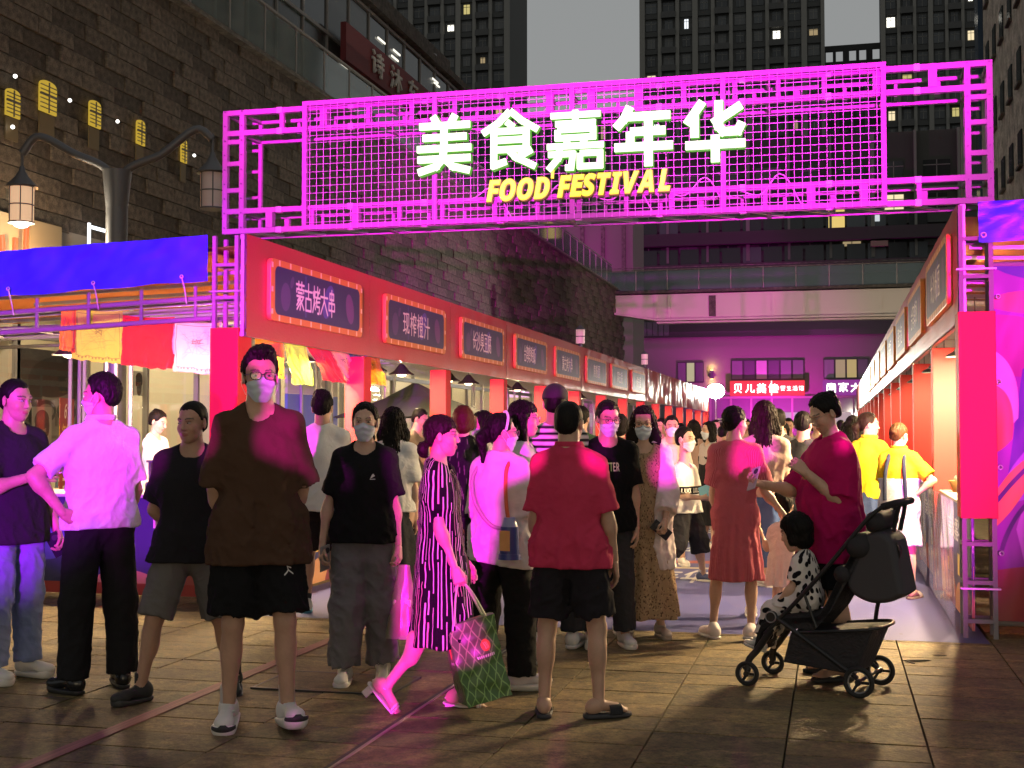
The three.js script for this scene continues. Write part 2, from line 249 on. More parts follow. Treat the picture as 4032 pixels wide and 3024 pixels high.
// one stall in its own frame: front fascia on x = 0 facing +x (lane), running from z = 0 to z = -PITCH, body towards -x
function stall(side, k) {
  const left = side < 0, n = k + 1, text = (left ? signTexts : signTextsR)[k];
  const lab = left ? ['red stall with a dark sign board for grilled skewers at the lane entrance', 'red stall with an orange juice sign, beside the entrance stall', 'red stall with a stinky tofu sign, third from the entrance', 'red stall with a six character sign, fourth from the entrance'][k] : ['red stall with the first sign board beside the banner wall', 'red stall with a gilt edged sign, next to the banner wall stall'][k];
  const t = thing('market_stall', lab ?? `red stall ${text ? 'with small pale sign' : 'without sign'}, ${ORD[k]} from entrance, ${sideOf(side)}`, 'stall', [left ? XL : XR, 0, -PITCH * k], 0, left ? 'stalls along the brick wall side' : 'stalls along the banner wall side');
  const s = left ? -1 : 1, h = FT - FB;           // s: direction from the lane into the stall
  const fg = new THREE.PlaneGeometry(PITCH, h, 30, 10); { const p = fg.attributes.position; for (let i = 0; i < p.count; i++) p.setZ(i, (k > 7 ? .022 : .004) * n2((p.getX(i) - k * PITCH) * (k > 7 ? 5 : 1.5), p.getY(i) * .8 + k)); fg.computeVertexNormals(); }
  fg.rotateY(-s * Math.PI / 2).translate(-s * .01, FB + h / 2, -PITCH / 2);
  part('fascia', fg, redBoard, t);
  part('fascia_frame', [bar(V(s * .03, FB + .02, 0), V(s * .03, FB + .02, -PITCH), .035), bar(V(s * .03, FT - .02, 0), V(s * .03, FT - .02, -PITCH), .035), bar(V(s * .03, FB, -.02), V(s * .03, FT, -.02), .03)], steel, t);
  if (text) { const b = part('sign_board', signGeo, M(0xffffff, .45, { map: signTexture(text) }), t); b.rotation.y = -s * Math.PI / 2; b.position.set(-s * .018, 2.66, -1.45); }
  // columns at the far boundary (boxed truss)
  part('column', rbox(.21, FB - .01, .21, .006, s * .115, (FB - .01) / 2, -PITCH + .0), columnRed, t);
  part('rear_post', [rod(V(s * 2.9, 0, -PITCH + .04), V(s * 2.9, 2.9, -PITCH + .04), .024), rod(V(s * 2.9, 0, -PITCH + .22), V(s * 2.9, 2.9, -PITCH + .22), .024), rod(V(s * 2.72, 0, -PITCH + .04), V(s * 2.72, 2.9, -PITCH + .04), .024), ...[.5, 1, 1.5, 2, 2.5].map((y) => bar(V(s * 2.9, y, -PITCH + .04), V(s * 2.9, y, -PITCH + .22), .02))], steel, t);
  const rg = new THREE.PlaneGeometry(3.0, PITCH - .01, 12, 1).rotateX(-Math.PI / 2).translate(s * 1.52, 2.98, -PITCH / 2); { const p = rg.attributes.position; for (let i = 0; i < p.count; i++) p.setY(i, p.getY(i) - .12 * Math.abs(p.getX(i)) / 3); rg.computeVertexNormals(); }
  part('roof', rg, roofCloth, t);
  part('roof_truss', [0, 1, 2, 3, 4].flatMap((i) => [bar(V(s * .1, 2.55, -.3 - i * .56), V(s * 2.95, 2.48, -.3 - i * .56), .03), bar(V(s * .1, 2.8, -.3 - i * .56), V(s * 2.95, 2.7, -.3 - i * .56), .03)]), steel, t);
  // counter
  const cm = left ? counterMat : whitePvc;
  part('counter_front', box(.02, .86, PITCH - .26, s * .08, .46, -PITCH / 2), left ? counterMat : counterMat, t);
  part('counter_top', rbox(.62, .03, PITCH - .24, .008, s * .36, .905, -PITCH / 2), M(L(.35, .33, .3), .4, { metalness: .2 }), t);
  if (!left && k < 3) { const f = part('plastic_cover', cutFilm(PITCH - .3, .9), filmMat, t); f.rotation.y = -Math.PI / 2; f.position.set(-.045, .5, -PITCH / 2); }
  return t;
}
for (let k = 0; k < 14; k++) { stall(-1, k); stall(1, k); }
for (let k = 0; k < 14; k++) for (const z of k > 0 && k < 5 ? [-.95, -1.9] : k ? [-1.4] : [-.95, -1.8]) {
  pendant(V(XL - .3, 2.12, -PITCH * k + z), k < 1 ? 30 : k < 5 ? 10 : 16, `black dish pendant lamp in the ${ORD[k]} stall on the brick wall side`, 'lamps in the brick wall side stalls');
  pendant(V(XR + .2, 2.08, -PITCH * k + z), k < 1 ? 62 : k < 2 ? 14 : k < 5 ? 7 : 8, `black dish pendant lamp in the ${ORD[k]} stall on the banner wall side`, 'lamps in the banner side stalls');
}
// goods on the counters
{
  const R = seeded(91), boxes = [M(L(.5, .12, .08), .6), M(L(.6, .5, .2), .5), M(L(.55, .55, .5), .4), M(L(.15, .35, .12), .6), M(L(.3, .28, .26), .3, { metalness: .6 }), M(L(.55, .3, .1), .6)];
  const kinds = ['serving_tray', 'menu_stand', 'sauce_bottle', 'food_basket'];
  for (const s of [-1, 1]) for (let k = 0; k < 6; k++) for (let i = 0; i < 7; i++) {
    const x = (s < 0 ? XL : XR) + s * (.2 + R() * .35), z = -PITCH * k - .35 - i * .33, kd = kinds[Math.floor(R() * 4)], m = boxes[Math.floor(R() * 6)];
    const t = thing(kd, { serving_tray: 'shallow metal tray of snacks', menu_stand: 'small upright menu card', sauce_bottle: 'squeeze bottle', food_basket: 'round basket of food' }[kd] + ` on the counter of the ${ORD[k]} stall, ${sideOf(s)}`, kd.split('_')[1], [x, .92, z], R() * .6 - .3, kd.replace('_', ' ') + 's on the stall counters');
    if (kd === 'serving_tray') { part('tray', [box(.3, .012, .22, 0, .006, 0), box(.3, .05, .01, 0, .03, .11), box(.3, .05, .01, 0, .03, -.11), box(.01, .05, .22, .15, .03, 0), box(.01, .05, .22, -.15, .03, 0)], boxes[4], t); part('food', Array.from({ length: 9 }, () => new THREE.SphereGeometry(.03 + R() * .012, 7, 5).translate(R() * .22 - .11, .035, R() * .16 - .08)), m, t); }
    else if (kd === 'menu_stand') { const c = part('card', rbox(.012, .24, .17, .003, 0, .13, 0), boxes[1 + Math.floor(R() * 2)], t); part('foot', box(.09, .012, .14, 0, .006, 0), boxes[4], t); }
    else if (kd === 'sauce_bottle') { part('bottle', cyl(.03, .034, .17, 12, 0, .085, 0), m, t); part('nozzle', cyl(.004, .02, .07, 10, 0, .205, 0), boxes[0], t); }
    else { part('basket', new THREE.LatheGeometry([[.001, 0], [.1, 0], [.14, .1], [.135, .1], [.095, .01]].map(([a, b]) => new THREE.Vector2(a, b)), 16), boxes[5], t); part('food', Array.from({ length: 10 }, () => new THREE.SphereGeometry(.035, 7, 5).translate(R() * .16 - .08, .09 + R() * .03, R() * .16 - .08)), m, t); }
  }
}

// ---------- entrance truss with the lettering ----------
const trussMat = M(L(.2, .19, .2), .8);
const EX0 = onZ(879, 897, 0).x, EX1 = onZ(3914, 797, 0).x, EY0 = 3.07, EY1 = 4.09;
{
  const t = thing('entrance_sign', 'steel truss sign frame over the lane with glowing green white characters', 'sign', [0, 0, 0]);
  const T = .042, dz = .34, W = EX1 - EX0;
  const add = (a, b, n = 'tube', w = T) => part(n, bar(a, b, a.z < -.1 && b.z < -.1 ? w * .7 : w), trussMat, t);
  for (const z of [0, -dz]) {
    for (const y of [EY0 + T / 2, EY0 + .185, EY1 - .19, EY1 - T / 2]) add(V(EX0, y, z), V(EX1, y, z));
    for (const x of [EX0 + T / 2, EX0 + .17, EX1 - .17, EX1 - T / 2]) add(V(x, EY0 + T, z + .0012), V(x, EY1 - T, z + .0012));
    for (const x of [EX0 + .095, EX1 - .095]) for (const y of [EY0 + .36, EY0 + .58, EY0 + .76]) add(V(x - .055, y, z), V(x + .055, y, z), 'rung', T * .85);
    const R = seeded(z ? 5 : 4); for (let x = EX0 + .42; x < EX1 - .25; x += .28 + R() * .16) { add(V(x, EY0 + T, z), V(x, EY0 + .165, z), 'rung', R() < .3 ? .06 : T * .8); add(V(x + .1, EY1 - .17, z), V(x + .1, EY1 - T, z), 'rung', R() < .3 ? .06 : T * .8); }
  }
  for (const x of [EX0 + .02, EX0 + .17, EX0 + 1.4, EX0 + 2.9, EX0 + 4.4, EX1 - .17, EX1 - .02]) for (const y of [EY0 + .0, EY0 + .186, EY1 - .19, EY1]) add(V(x, y + (y === EY0 ? .02 : y === EY1 ? -.02 : 0), -.02), V(x, y + (y === EY0 ? .02 : y === EY1 ? -.02 : 0), -dz + .02), 'spacer', T * .7);
  for (let i = 0; i < 16; i++) part('diagonal', rod(V(EX0 + .1 + i * W / 16, EY0 + .02, -.02), V(EX0 + .1 + (i + .8) * W / 16, EY0 + .02, -dz + .02), .011, 6), steel, t);
  const bolt = new THREE.CylinderGeometry(.007, .007, .008, 8).rotateX(Math.PI / 2); for (const x of [EX0 + T / 2, EX0 + .17, EX1 - .17, EX1 - T / 2]) for (let y = EY0 + .05; y < EY1; y += .12) { const o = part('bolt', bolt, darkSteel, t); o.position.set(x, y, .026); }
  for (let x = EX0 + .5; x < EX1 - .3; x += .62) for (const y of [EY0 + .02, EY0 + .185, EY1 - .19, EY1 - .02]) { const o = part('clamp', rbox(.05, .052, .052, .006), steel, t); o.position.set(x, y, 0); }
  // mesh panel
  const mx0 = onZ(1205, 600, .03).x, mx1 = onZ(3480, 600, .03).x, zf = .05;
  for (const y of [EY0 + .02, EY1 + .005]) add(V(mx0 - .02, y, zf), V(mx1 + .02, y, zf), 'panel_frame', .036);
  for (const x of [mx0, mx0 + (mx1 - mx0) * .245, mx0 + (mx1 - mx0) * .49, mx0 + (mx1 - mx0) * .745, mx1]) add(V(x, EY0 + .04, zf - .001), V(x, EY1 - .012, zf - .001), 'panel_frame', .036);
  const hw = new THREE.CylinderGeometry(.0024, .0024, mx1 - mx0, 6).rotateZ(Math.PI / 2), vw = new THREE.CylinderGeometry(.0024, .0024, EY1 - EY0, 6);
  for (let y = EY0 + .06; y < EY1 - .02; y += .0585) { const o = part('wire', hw, steel, t); o.position.set((mx0 + mx1) / 2, y + rr(-.002, .002), zf + .012); o.rotation.z = rr(-.0006, .0006); }
  for (let x = mx0 + .05; x < mx1; x += .0585) { const o = part('wire', vw, steel, t); o.position.set(x, (EY0 + EY1) / 2, zf + .019); o.rotation.z = rr(-.002, .002); }
  // characters: glowing faces with green returns
  const face = glow(.93, 1.25, .72, 1.9), back = glow(.13, .75, .02, .55), yel = glow(1.3, .92, .03, 1.2), yelBack = glow(.5, .2, .01, .5);
  const spots = [['美', 1755, 573], ['食', 2014, 556], ['嘉', 2270, 556], ['年', 2537, 541], ['华', 2818, 523]];
  for (const [ch, px, py] of spots) {
    const p = onZ(px, py, .12), g = part('character', glyphGeo(ch, .455, { 嘉: .046, 美: .054, 食: .05 }[ch] ?? .062, .02), face, t); g.position.set(p.x, p.y, .165);
    const b = part('return', glyphGeo(ch, .457, ({ 嘉: .046, 美: .054, 食: .05 }[ch] ?? .062) + .009, .05), back, g); b.position.z = -.04;
    const l = new THREE.RectAreaLight(L(.8, 1.0, .55), 1.1, .42, .42); l.position.set(p.x, p.y, .2); l.rotation.y = Math.PI; t.add(l);
  }
  const font = await new FontLoader().loadAsync('fonts/droid/droid_sans_bold.typeface.json');
  const x0 = onZ(1916, 790, .12), x1 = onZ(2640, 720, .12); let cx = x0.x; const word = 'FOOD FESTIVAL', total = x1.x - x0.x;
  const mk = (e, d) => [...word].map((ch) => { if (ch === ' ') return null; const g = new TextGeometry(ch, { font, size: .155, depth: d, bevelEnabled: true, bevelSize: e, bevelThickness: .004, bevelSegments: 2, curveSegments: 8 }); g.computeBoundingBox(); return g; });
  const front = mk(.006, .02), rear = mk(.012, .02), ws = front.map((g) => g ? g.boundingBox.max.x - g.boundingBox.min.x + .018 : .075), k = total / ws.reduce((a, b) => a + b, 0);
  front.forEach((g, i) => { if (g) { const sh = new THREE.Matrix4().set(1, .22, 0, 0, 0, 1, 0, 0, 0, 0, 1, 0, 0, 0, 0, 1); g.applyMatrix4(sh); rear[i].applyMatrix4(sh); const y = lerp(onZ(1930, 795, .12).y, onZ(2630, 752, .12).y, i / 12); const o = part('letter', g, yel, t); o.scale.set(Math.min(1.12, k), 1, 1); o.position.set(cx, y, .15); const b = part('return', rear[i], yelBack, o); b.position.z = -.03; } cx += ws[i] * k; });
  { const p = onZ(2178, 690, .12), o = part('loose_strip', bar(V(0, -.03, 0), V(.006, .05, 0), .02), yel, t); o.position.set(p.x, p.y, .15); }
  // wiring behind the letters
  for (let i = 0; i < 5; i++) { const a = mx0 + 1.2 + i * .55; part('cable', tube([[a, EY0 + .2, 0], [a + .2, EY0 + .1 + .2 * rnd(), .02], [a + .35, EY0 + .28, .01], [a + .5, EY0 + .05, .0]], .005, 20, 5), M(L(.5, .5, .5), .6), t); }
}
// truss towers at the lane mouth, boxed in red boards
function tower(x, label, open) {
  const t = thing('truss_tower', label, 'tower', [x, 0, -.1]), w = .2;
  const top = 3.06, legs = [[-1, -1], [1, -1], [-1, 1], [1, 1]];
  for (const [i, k] of legs) part('leg', bar(V(i * w / 2, 0, k * w / 2), V(i * w / 2, top, k * w / 2), .032), trussMat, t);
  for (let y = .12; y < top; y += .27) for (const [a, b] of [[legs[0], legs[1]], [legs[2], legs[3]], [legs[0], legs[2]], [legs[1], legs[3]]]) part('rung', bar(V(a[0] * w / 2, y, a[1] * w / 2), V(b[0] * w / 2, y, b[1] * w / 2), .028), trussMat, t);
  const y0 = open ? .84 : .02, y1 = 2.3; part('column_board', rbox(w + .05, y1 - y0, w + .05, .004, 0, (y0 + y1) / 2, .0), columnRed, t);
  part('bracket', [.35, .9, 1.6, 2.2, 2.6].filter((y) => y < y0 || y > y1).map((y) => box(w + .07, .012, .06, 0, y, w / 2 + .01)), steel, t);
}
tower(onZ(908, 1500, -.1).x, 'red boxed truss tower at the brick wall side of the entrance', false);
tower(onZ(3842, 1500, -.1).x, 'red boxed truss tower with open foot at the banner side of the entrance', true);
// ---------- buildings ----------
const XW = -11.5;                                  // plane of the brick podium along the lane
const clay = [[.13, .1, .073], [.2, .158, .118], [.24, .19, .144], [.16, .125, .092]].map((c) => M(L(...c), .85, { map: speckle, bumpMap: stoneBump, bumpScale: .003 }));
const frameGrey = M(L(.16, .15, .14), .5, { metalness: .3 }), mullion = M(L(.3, .28, .26), .5, { metalness: .3 }), darkGlass = P(L(.02, .025, .025), .08, { specularIntensity: 1 }), paneGlass = P(0xffffff, .02, { transmission: 1, thickness: 0, ior: 1.45 });
const concrete = M(L(.17, .145, .115), .85, { map: speckle, userData: { metric: .4 } }), paleStone = M(L(.3, .27, .22), .8, { map: speckle, userData: { metric: .4 } });
{
  const b = thing('brick_podium', 'long brown brick building with staggered projecting courses along the lane', 'building', [XW, 0, 0]);
  part('wall', box(.5, 5.0, 66, -.27, 6.75, -26), M(L(.09, .068, .05), .9), b);
  const bw = .92, bh = .262, list = [];
  const R = seeded(3);
  for (let j = 0; j < 18; j++) for (let i = 0; i < 74; i++) {
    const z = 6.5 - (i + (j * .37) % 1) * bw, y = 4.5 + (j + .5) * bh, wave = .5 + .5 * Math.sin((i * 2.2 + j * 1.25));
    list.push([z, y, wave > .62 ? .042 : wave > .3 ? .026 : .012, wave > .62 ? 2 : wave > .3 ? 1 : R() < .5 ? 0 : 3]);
  }
  const geo = [0, 1].map((v) => { const g = new RoundedBoxGeometry(.2, bh - .012, bw - .014, 1, .008), p = g.attributes.position, uv = g.attributes.uv; for (let k = 0; k < p.count; k++) uv.setXY(k, p.getZ(k) * .8 + v * .4, p.getY(k) * .8 + v * .23); return g; });
  const vis = list.map((a, i) => { const p = V(XW, a[1], a[0]).project(camera); return [i, Math.abs(p.x) < 1 && Math.abs(p.y) < 1.02 && p.z < 1 ? V(XW, a[1], a[0]).distanceTo(camera.position) : 1e6]; }).sort((a, c) => a[1] - c[1]);
  const single = new Set(vis.slice(0, 300).map((v) => v[0]));
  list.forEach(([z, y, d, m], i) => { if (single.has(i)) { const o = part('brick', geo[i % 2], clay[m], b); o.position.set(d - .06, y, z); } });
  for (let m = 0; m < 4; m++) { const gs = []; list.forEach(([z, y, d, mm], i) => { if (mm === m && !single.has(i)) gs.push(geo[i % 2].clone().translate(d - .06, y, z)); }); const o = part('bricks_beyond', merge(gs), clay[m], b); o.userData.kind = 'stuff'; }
  part('parapet_cap', [box(.62, .09, 66, -.15, 9.27, -26), box(.3, .05, 66, .1, 9.19, -26)], paleStone, b);
  part('end_face', box(.5, 9.2, .3, -.27, 4.6, -59.1), clay[1], b);
  // glowing arched panes painting window reflections on the brick, and a few spot lamps
  const warm = glow(1, .66, .07, .5), arch = (w, h) => { const s = new THREE.Shape(); s.moveTo(-w / 2, 0); s.lineTo(w / 2, 0); s.lineTo(w / 2, h * .8); s.quadraticCurveTo(w / 2, h, 0, h); s.quadraticCurveTo(-w / 2, h, -w / 2, h * .8); s.lineTo(-w / 2, 0); return s; };
  for (const [px, py, w, h] of [[193, 445, .42, .48], [55, 460, .32, .4], [378, 500, .32, .42], [558, 570, .26, .42], [728, 640, .2, .42]]) {
    const p = onX(px, py, XW + .16), reflectionPane = part('window', new THREE.ExtrudeGeometry(arch(w, h), { depth: .03, bevelEnabled: false }).rotateY(Math.PI / 2), warm, b); reflectionPane.position.set(.12, p.y, p.z);
    part('glazing_bar', [.12, .26, .4, .54, .68, .82].map((q) => bar(V(.04, h * q, -w / 2), V(.04, h * q, w / 2), q === .54 ? .03 : .012)).concat([bar(V(.042, 0, 0), V(.042, h * .95, 0), .016)]), frameGrey, reflectionPane);
    const lowerReflection = part('lower_reflection_pane', box(.02, h * .8, w * .9, .12, p.y - h * .45, p.z), M(L(.16, .12, .06), .5), b);  // darker lower part of the painted reflection
  }
  for (const [px, py] of [[60, 300], [275, 395], [463, 478], [765, 612], [50, 500]]) { const p = onX(px, py, XW + .2); const o = part('spot_lamp', new THREE.SphereGeometry(.03, 10, 8), glow(1, .97, .9, 3), b); o.position.set(.2, p.y, p.z); }
  // terrace balustrade
  const tb = thing('terrace_balustrade', 'glass balustrade along the roof edge of the brick building', 'railing', [XW, 9.3, 0]);
  for (let z = 6; z > -58; z -= 1.6) { const g = part('glass_panel', box(.016, .95, 1.52, 0, .56, z - .8), P(L(.55, .62, .6), .05, { transmission: .82, thickness: 0 }), tb); part('post', box(.045, 1.1, .045, 0, .55, z), mullion, tb); }
  part('handrail', box(.07, .05, 64, 0, 1.12, -26), mullion, tb);
  // glazed upper storeys set back
  const gb = thing('glazed_upper_block', 'dark glazed upper storeys set back on the brick podium', 'building', [-14.5, 9.1, 0]);
  part('core', box(3, 6.1, 52, -1.6, 3.05, -15), M(L(.03, .032, .03), .6), gb);
  for (let z = 8; z > -41; z -= 1.75) for (const [y, h] of [[.15, 2.0], [2.25, 1.9], [4.2, 1.65]]) { part('glass_pane', box(.03, h, 1.66, .02 + rr(0, .006), y + h / 2, z - .87), n2(z, y) > .1 ? darkGlass : M(L(.05, .055, .052), .25), gb); }
  part('mullion', Array.from({ length: 29 }, (_, i) => box(.08, 6.1, .07, .05, 3.05, 8 - i * 1.75)).concat([0.05, 2.18, 4.15, 5.95].map((y) => box(.1, .1, 50, .06, y, -16.5))), mullion, gb);
  part('roof_edge', box(3.6, .25, 52, -1.5, 6.22, -15), concrete, gb);
  part('roof_wall', [box(1.5, 2.6, 18, -2.6, 7.5, -35), box(2.5, 3.2, .3, -2.5, 7.8, -26)], concrete, gb);
  part('duct', [box(.9, .7, .9, -1.2, 6.7, -38), cyl(.3, .3, 1.4, 14, -1.2, 6.9, -39)], steel, gb);
  for (const [px, py] of [[1500, 160], [1560, 207], [1553, 230], [1712, 318], [1718, 334], [1360, 263], [1385, 268]]) { const p = onX(px, py, -14.44); const o = part('ceiling_light', box(.03, .06, .7), glow(1, .95, .8, 1.4), gb); o.position.set(.08, p.y - 9.1, p.z); }
  // red sign board
  const a = onX(1358, 150, -14.0), e = onX(1760, 440, -14.0), len = a.z - e.z;
  const s = thing('red_signboard', 'dark red sign board with pale characters on the glazed storeys', 'sign', [-14.05, 13.1, (a.z + e.z) / 2]);
  part('board', box(.18, 1.15, len), M(L(.16, .018, .02), .6), s);
  [...'诗沐东方'].forEach((ch, i) => { const o = part('character', glyphGeo(ch, .82, .085, .06), M(L(.5, .47, .42), .5), s); o.rotation.y = Math.PI / 2; o.position.set(.14, 0, len / 2 - 2.6 - i * 1.75); o.scale.x = 1.35; });
}
// shop fronts on the ground floor of the brick building
{
  const wallM = M(L(.62, .55, .42), .8), woodM = M(L(.4, .26, .12), .6), greyM = M(L(.35, .34, .32), .6), R = seeded(17), goods = [L(.5, .35, .12), L(.6, .55, .4), L(.2, .25, .35), L(.45, .12, .08), L(.55, .52, .5), L(.1, .12, .1)].map((c) => M(c, .6));
  const shops = [[4, -6.6, .03, 'dim eyewear shop front with dark poster window under the brick wall'], [-6.6, -13.8, 1, 'bright eyewear shop front with white shelves and hanging portraits'], [-13.8, -21, 1.1, 'lit shop front with a blue wall panel behind the flag stall'], [-21, -28.2, 1, 'warm lit shop front behind the juice stall'], [-28.2, -35.4, .9, 'lit shop front with shelves of goods, midway along the brick wall'], [-35.4, -42.6, .9, 'lit shop front near the far end of the brick wall'], [-42.6, -58, .5, 'last dim shop front beside the footbridge']];
  for (const [z0, z1, lit, lab] of shops) {
    const w = z0 - z1, zc = (z0 + z1) / 2, t = thing('shop', lab, 'shop', [XW, 0, zc], 0, 'shops under the brick wall');
    part('floor', box(4.2, .04, w - .02, -2.15, .0, 0), greyM, t); part('ceiling', box(4.2, .06, w - .02, -2.15, 4.0, 0), wallM, t); part('back_wall', box(.08, 3.9, w - .02, -4.2, 1.98, 0), lit < .2 ? M(L(.1, .1, .1), .8) : wallM, t);
    for (const s of [-1, 1]) part('party_wall', box(4.1, 3.94, .1, -2.1, 2.0, s * (w / 2 - .06)), wallM, t);
    part('transom_band', box(.35, .55, w, -.1, 4.26, 0), lit < .2 ? concrete : M(L(.28, .24, .19), .7), t);
    const nb = Math.round(w / 1.8);
    for (let i = 0; i < nb; i++) { const z = -w / 2 + (i + .5) * w / nb; part('glass_pane', box(.012, 2.75, w / nb - .07, 0, 1.45, z), paneGlass, t); part('glass_pane', box(.012, .95, w / nb - .07, 0, 3.42, z), paneGlass, t); }
    part('window_frame', Array.from({ length: nb + 1 }, (_, i) => box(.09, 3.95, .07, 0, 1.98, -w / 2 + i * w / nb)).concat([box(.1, .11, w, .004, 2.88, 0), box(.1, .1, w, .004, .06, 0), box(.1, .08, w, .004, 3.93, 0)]), mullion, t);
    if (lit > .2) for (const dz of [-w / 4, w / 4]) { const p = part('ceiling_light', box(1.6, .03, 2.2, -1.9, 3.93, dz), glow(1, .86, .58, 2.2 * lit), t); const l = new THREE.RectAreaLight(L(1, .84, .52), 7.5 * lit, 1.6, 2.2); l.position.set(-1.9, 3.9, dz); l.rotation.x = -Math.PI / 2; t.add(l); }
    if (lit > .2) for (let k = 0; k < 4; k++) { // shelves with goods
      const zc2 = -w / 2 + 1 + k * (w - 2) / 3, u = part('shelf_unit', [box(.35, 2.2, .04, -3.9, 1.1, zc2 - .7), box(.35, 2.2, .04, -3.9, 1.1, zc2 + .7), ...[.3, .8, 1.3, 1.8, 2.2].map((y) => box(.36, .03, 1.4, -3.9, y, zc2))], k % 2 ? woodM : wallM, t);
      for (const y of [.32, .82, 1.32, 1.82]) for (let q = 0; q < 5; q++) { const hh = .12 + R() * .26; part('goods', box(.2, hh, .12 + R() * .1, -3.85, y + hh / 2, zc2 - .55 + q * .27), goods[Math.floor(R() * 6)], u); }
    }
    if (lit > .2) { const d = part('display_table', [box(.9, .06, 1.6, -1.6, .95, w * .1), box(.06, .92, .06, -1.2, .46, w * .1 - .7), box(.06, .92, .06, -1.2, .46, w * .1 + .7)], woodM, t); for (let q = 0; q < 5; q++) part('goods', cyl(.07, .08, .25 + R() * .2, 12, -1.5, 1.12, w * .1 - .6 + q * .3), goods[Math.floor(R() * 6)], d); }
  }
  // posters: generic faces with glasses, in the dim window
  const face = (g, w, h, bg, hairY) => { g.fillStyle = bg; g.fillRect(0, 0, w, h); g.fillStyle = '#6d655c'; g.beginPath(); g.ellipse(w * .52, h * .66, w * .27, h * .36, 0, 0, 7); g.fill(); g.fillStyle = '#0c0b0b'; g.beginPath(); g.ellipse(w * .5, h * .26, w * .36, h * .2, -.1, 0, 7); g.fill(); g.beginPath(); g.ellipse(w * .24, h * .42, w * .09, h * .2, .1, 0, 7); g.fill(); g.beginPath(); g.ellipse(w * .8, h * .4, w * .08, h * .18, 0, 0, 7); g.fill(); g.strokeStyle = '#080808'; g.lineWidth = w * .03; for (const x of [.38, .66]) { g.beginPath(); g.ellipse(w * x, h * .6, w * .12, h * .09, 0, 0, 7); g.stroke(); } g.fillStyle = '#141212'; g.fillRect(w * .3, h * .5, w * .15, h * .025); g.fillRect(w * .58, h * .5, w * .15, h * .025); for (const x of [.38, .66]) { g.beginPath(); g.ellipse(w * x, h * .6, w * .035, h * .02, 0, 0, 7); g.fill(); } g.fillStyle = '#4c4038'; g.fillRect(w * .5, h * .62, w * .04, h * .13); g.fillRect(w * .43, h * .84, w * .18, h * .03); };
  const poster = (px, py, w, h, tex, label, off) => { const p = onX(px, py, XW + off), o = shade(new THREE.Mesh(new THREE.BoxGeometry(.02, h, w), [0, 1, 2, 3, 4, 5].map((i) => i === 0 ? M(0xffffff, .5, { map: tex }) : M(L(.05, .05, .05), .6)))); o.name = numbered('window_poster'); o.position.set(XW + off, p.y, p.z); o.userData = { label, category: 'poster' }; scene.add(o); };
  poster(215, 1580, 1.9, 1.55, canvasTex(256, 208, (g, w, h) => face(g, w, h, '#37332e')), 'large dark poster of a face with round glasses', -.12);
  poster(162, 1700, .5, .75, canvasTex(128, 192, (g, w, h) => face(g, w, h, '#8a857b')), 'small pale portrait poster beneath the large dark one', -.08);
  poster(545, 1510, .3, .42, canvasTex(128, 180, (g, w, h) => face(g, w, h, '#d8d4c8')), 'white portrait poster hung in the bright shop window', -.1);
  // red promotion banner
  const p = onX(262, 1690, XW + .9), bt = canvasTex(256, 512, (g, w, h) => { g.fillStyle = '#a8281c'; g.fillRect(0, 0, w, h); g.fillStyle = '#f4e6c8'; g.font = 'italic bold 84px sans-serif'; g.fillText('618', 70, 84); g.strokeStyle = '#f0c24a'; drawGlyphs(g, '年中狂', 44, 110, 58, 9); drawGlyphs(g, '首家大', 64, 196, 42, 6); g.fillStyle = '#e8b23c'; g.fillRect(30, 270, 200, 34); g.fillStyle = '#f7e7c0'; for (let i = 0; i < 5; i++) g.fillRect(60, 330 + i * 32, 130 - i * 12, 12); });
  const st = thing('promotion_banner', 'red roll up banner with gold lettering before the dim shop', 'banner', [p.x, 0, p.z], .35); part('print', box(.012, 1.75, .8, 0, 1.05, 0), M(0xffffff, .5, { map: bt }), st); part('base', rbox(.2, .08, .85, .02, 0, .05, 0), steel, st);
  // red tube letters at the eave on the left
  const sg = thing('neon_letters', 'red glowing tube letters on the eave by the street lamp', 'sign', onX(60, 965, XW + .4)); sg.rotation.y = Math.PI / 2;
  part('letter', tube([[-.3, .1, 0], [-.22, -.3, 0], [-.05, -.32, 0], [0, .1, 0], [.02, -.3, 0], [.1, -.32, 0]], .035, 40, 8), glow(1, .12, .03, 1.6), sg); part('letter', tube([[.25, .35, 0], [.24, -.1, 0], [.28, -.3, 0], [.4, -.3, 0]], .035, 24, 8), glow(1, .12, .03, 1.6), sg); part('letter', tube([[.6, -.28, 0], [1.0, -.3, 0]], .03, 8, 8), glow(1, .12, .03, 1.6), sg);
  part('backing', box(1.9, .9, .04, .3, 0, -.12), M(L(.35, .3, .2), .6), sg);
  const nl = new THREE.PointLight(L(1, .5, .2), 3); nl.position.set(.2, -.1, .4); sg.add(nl);
  const lb = thing('lit_door_frame', 'small white tube light frame above the stall tent', 'lamp', onX(400, 935, XW + .3)); part('tube_light', [box(.03, .05, .9, 0, .12, -.1), box(.03, .35, .05, 0, 0, .35)], glow(.9, .95, 1, 2), lb);
}
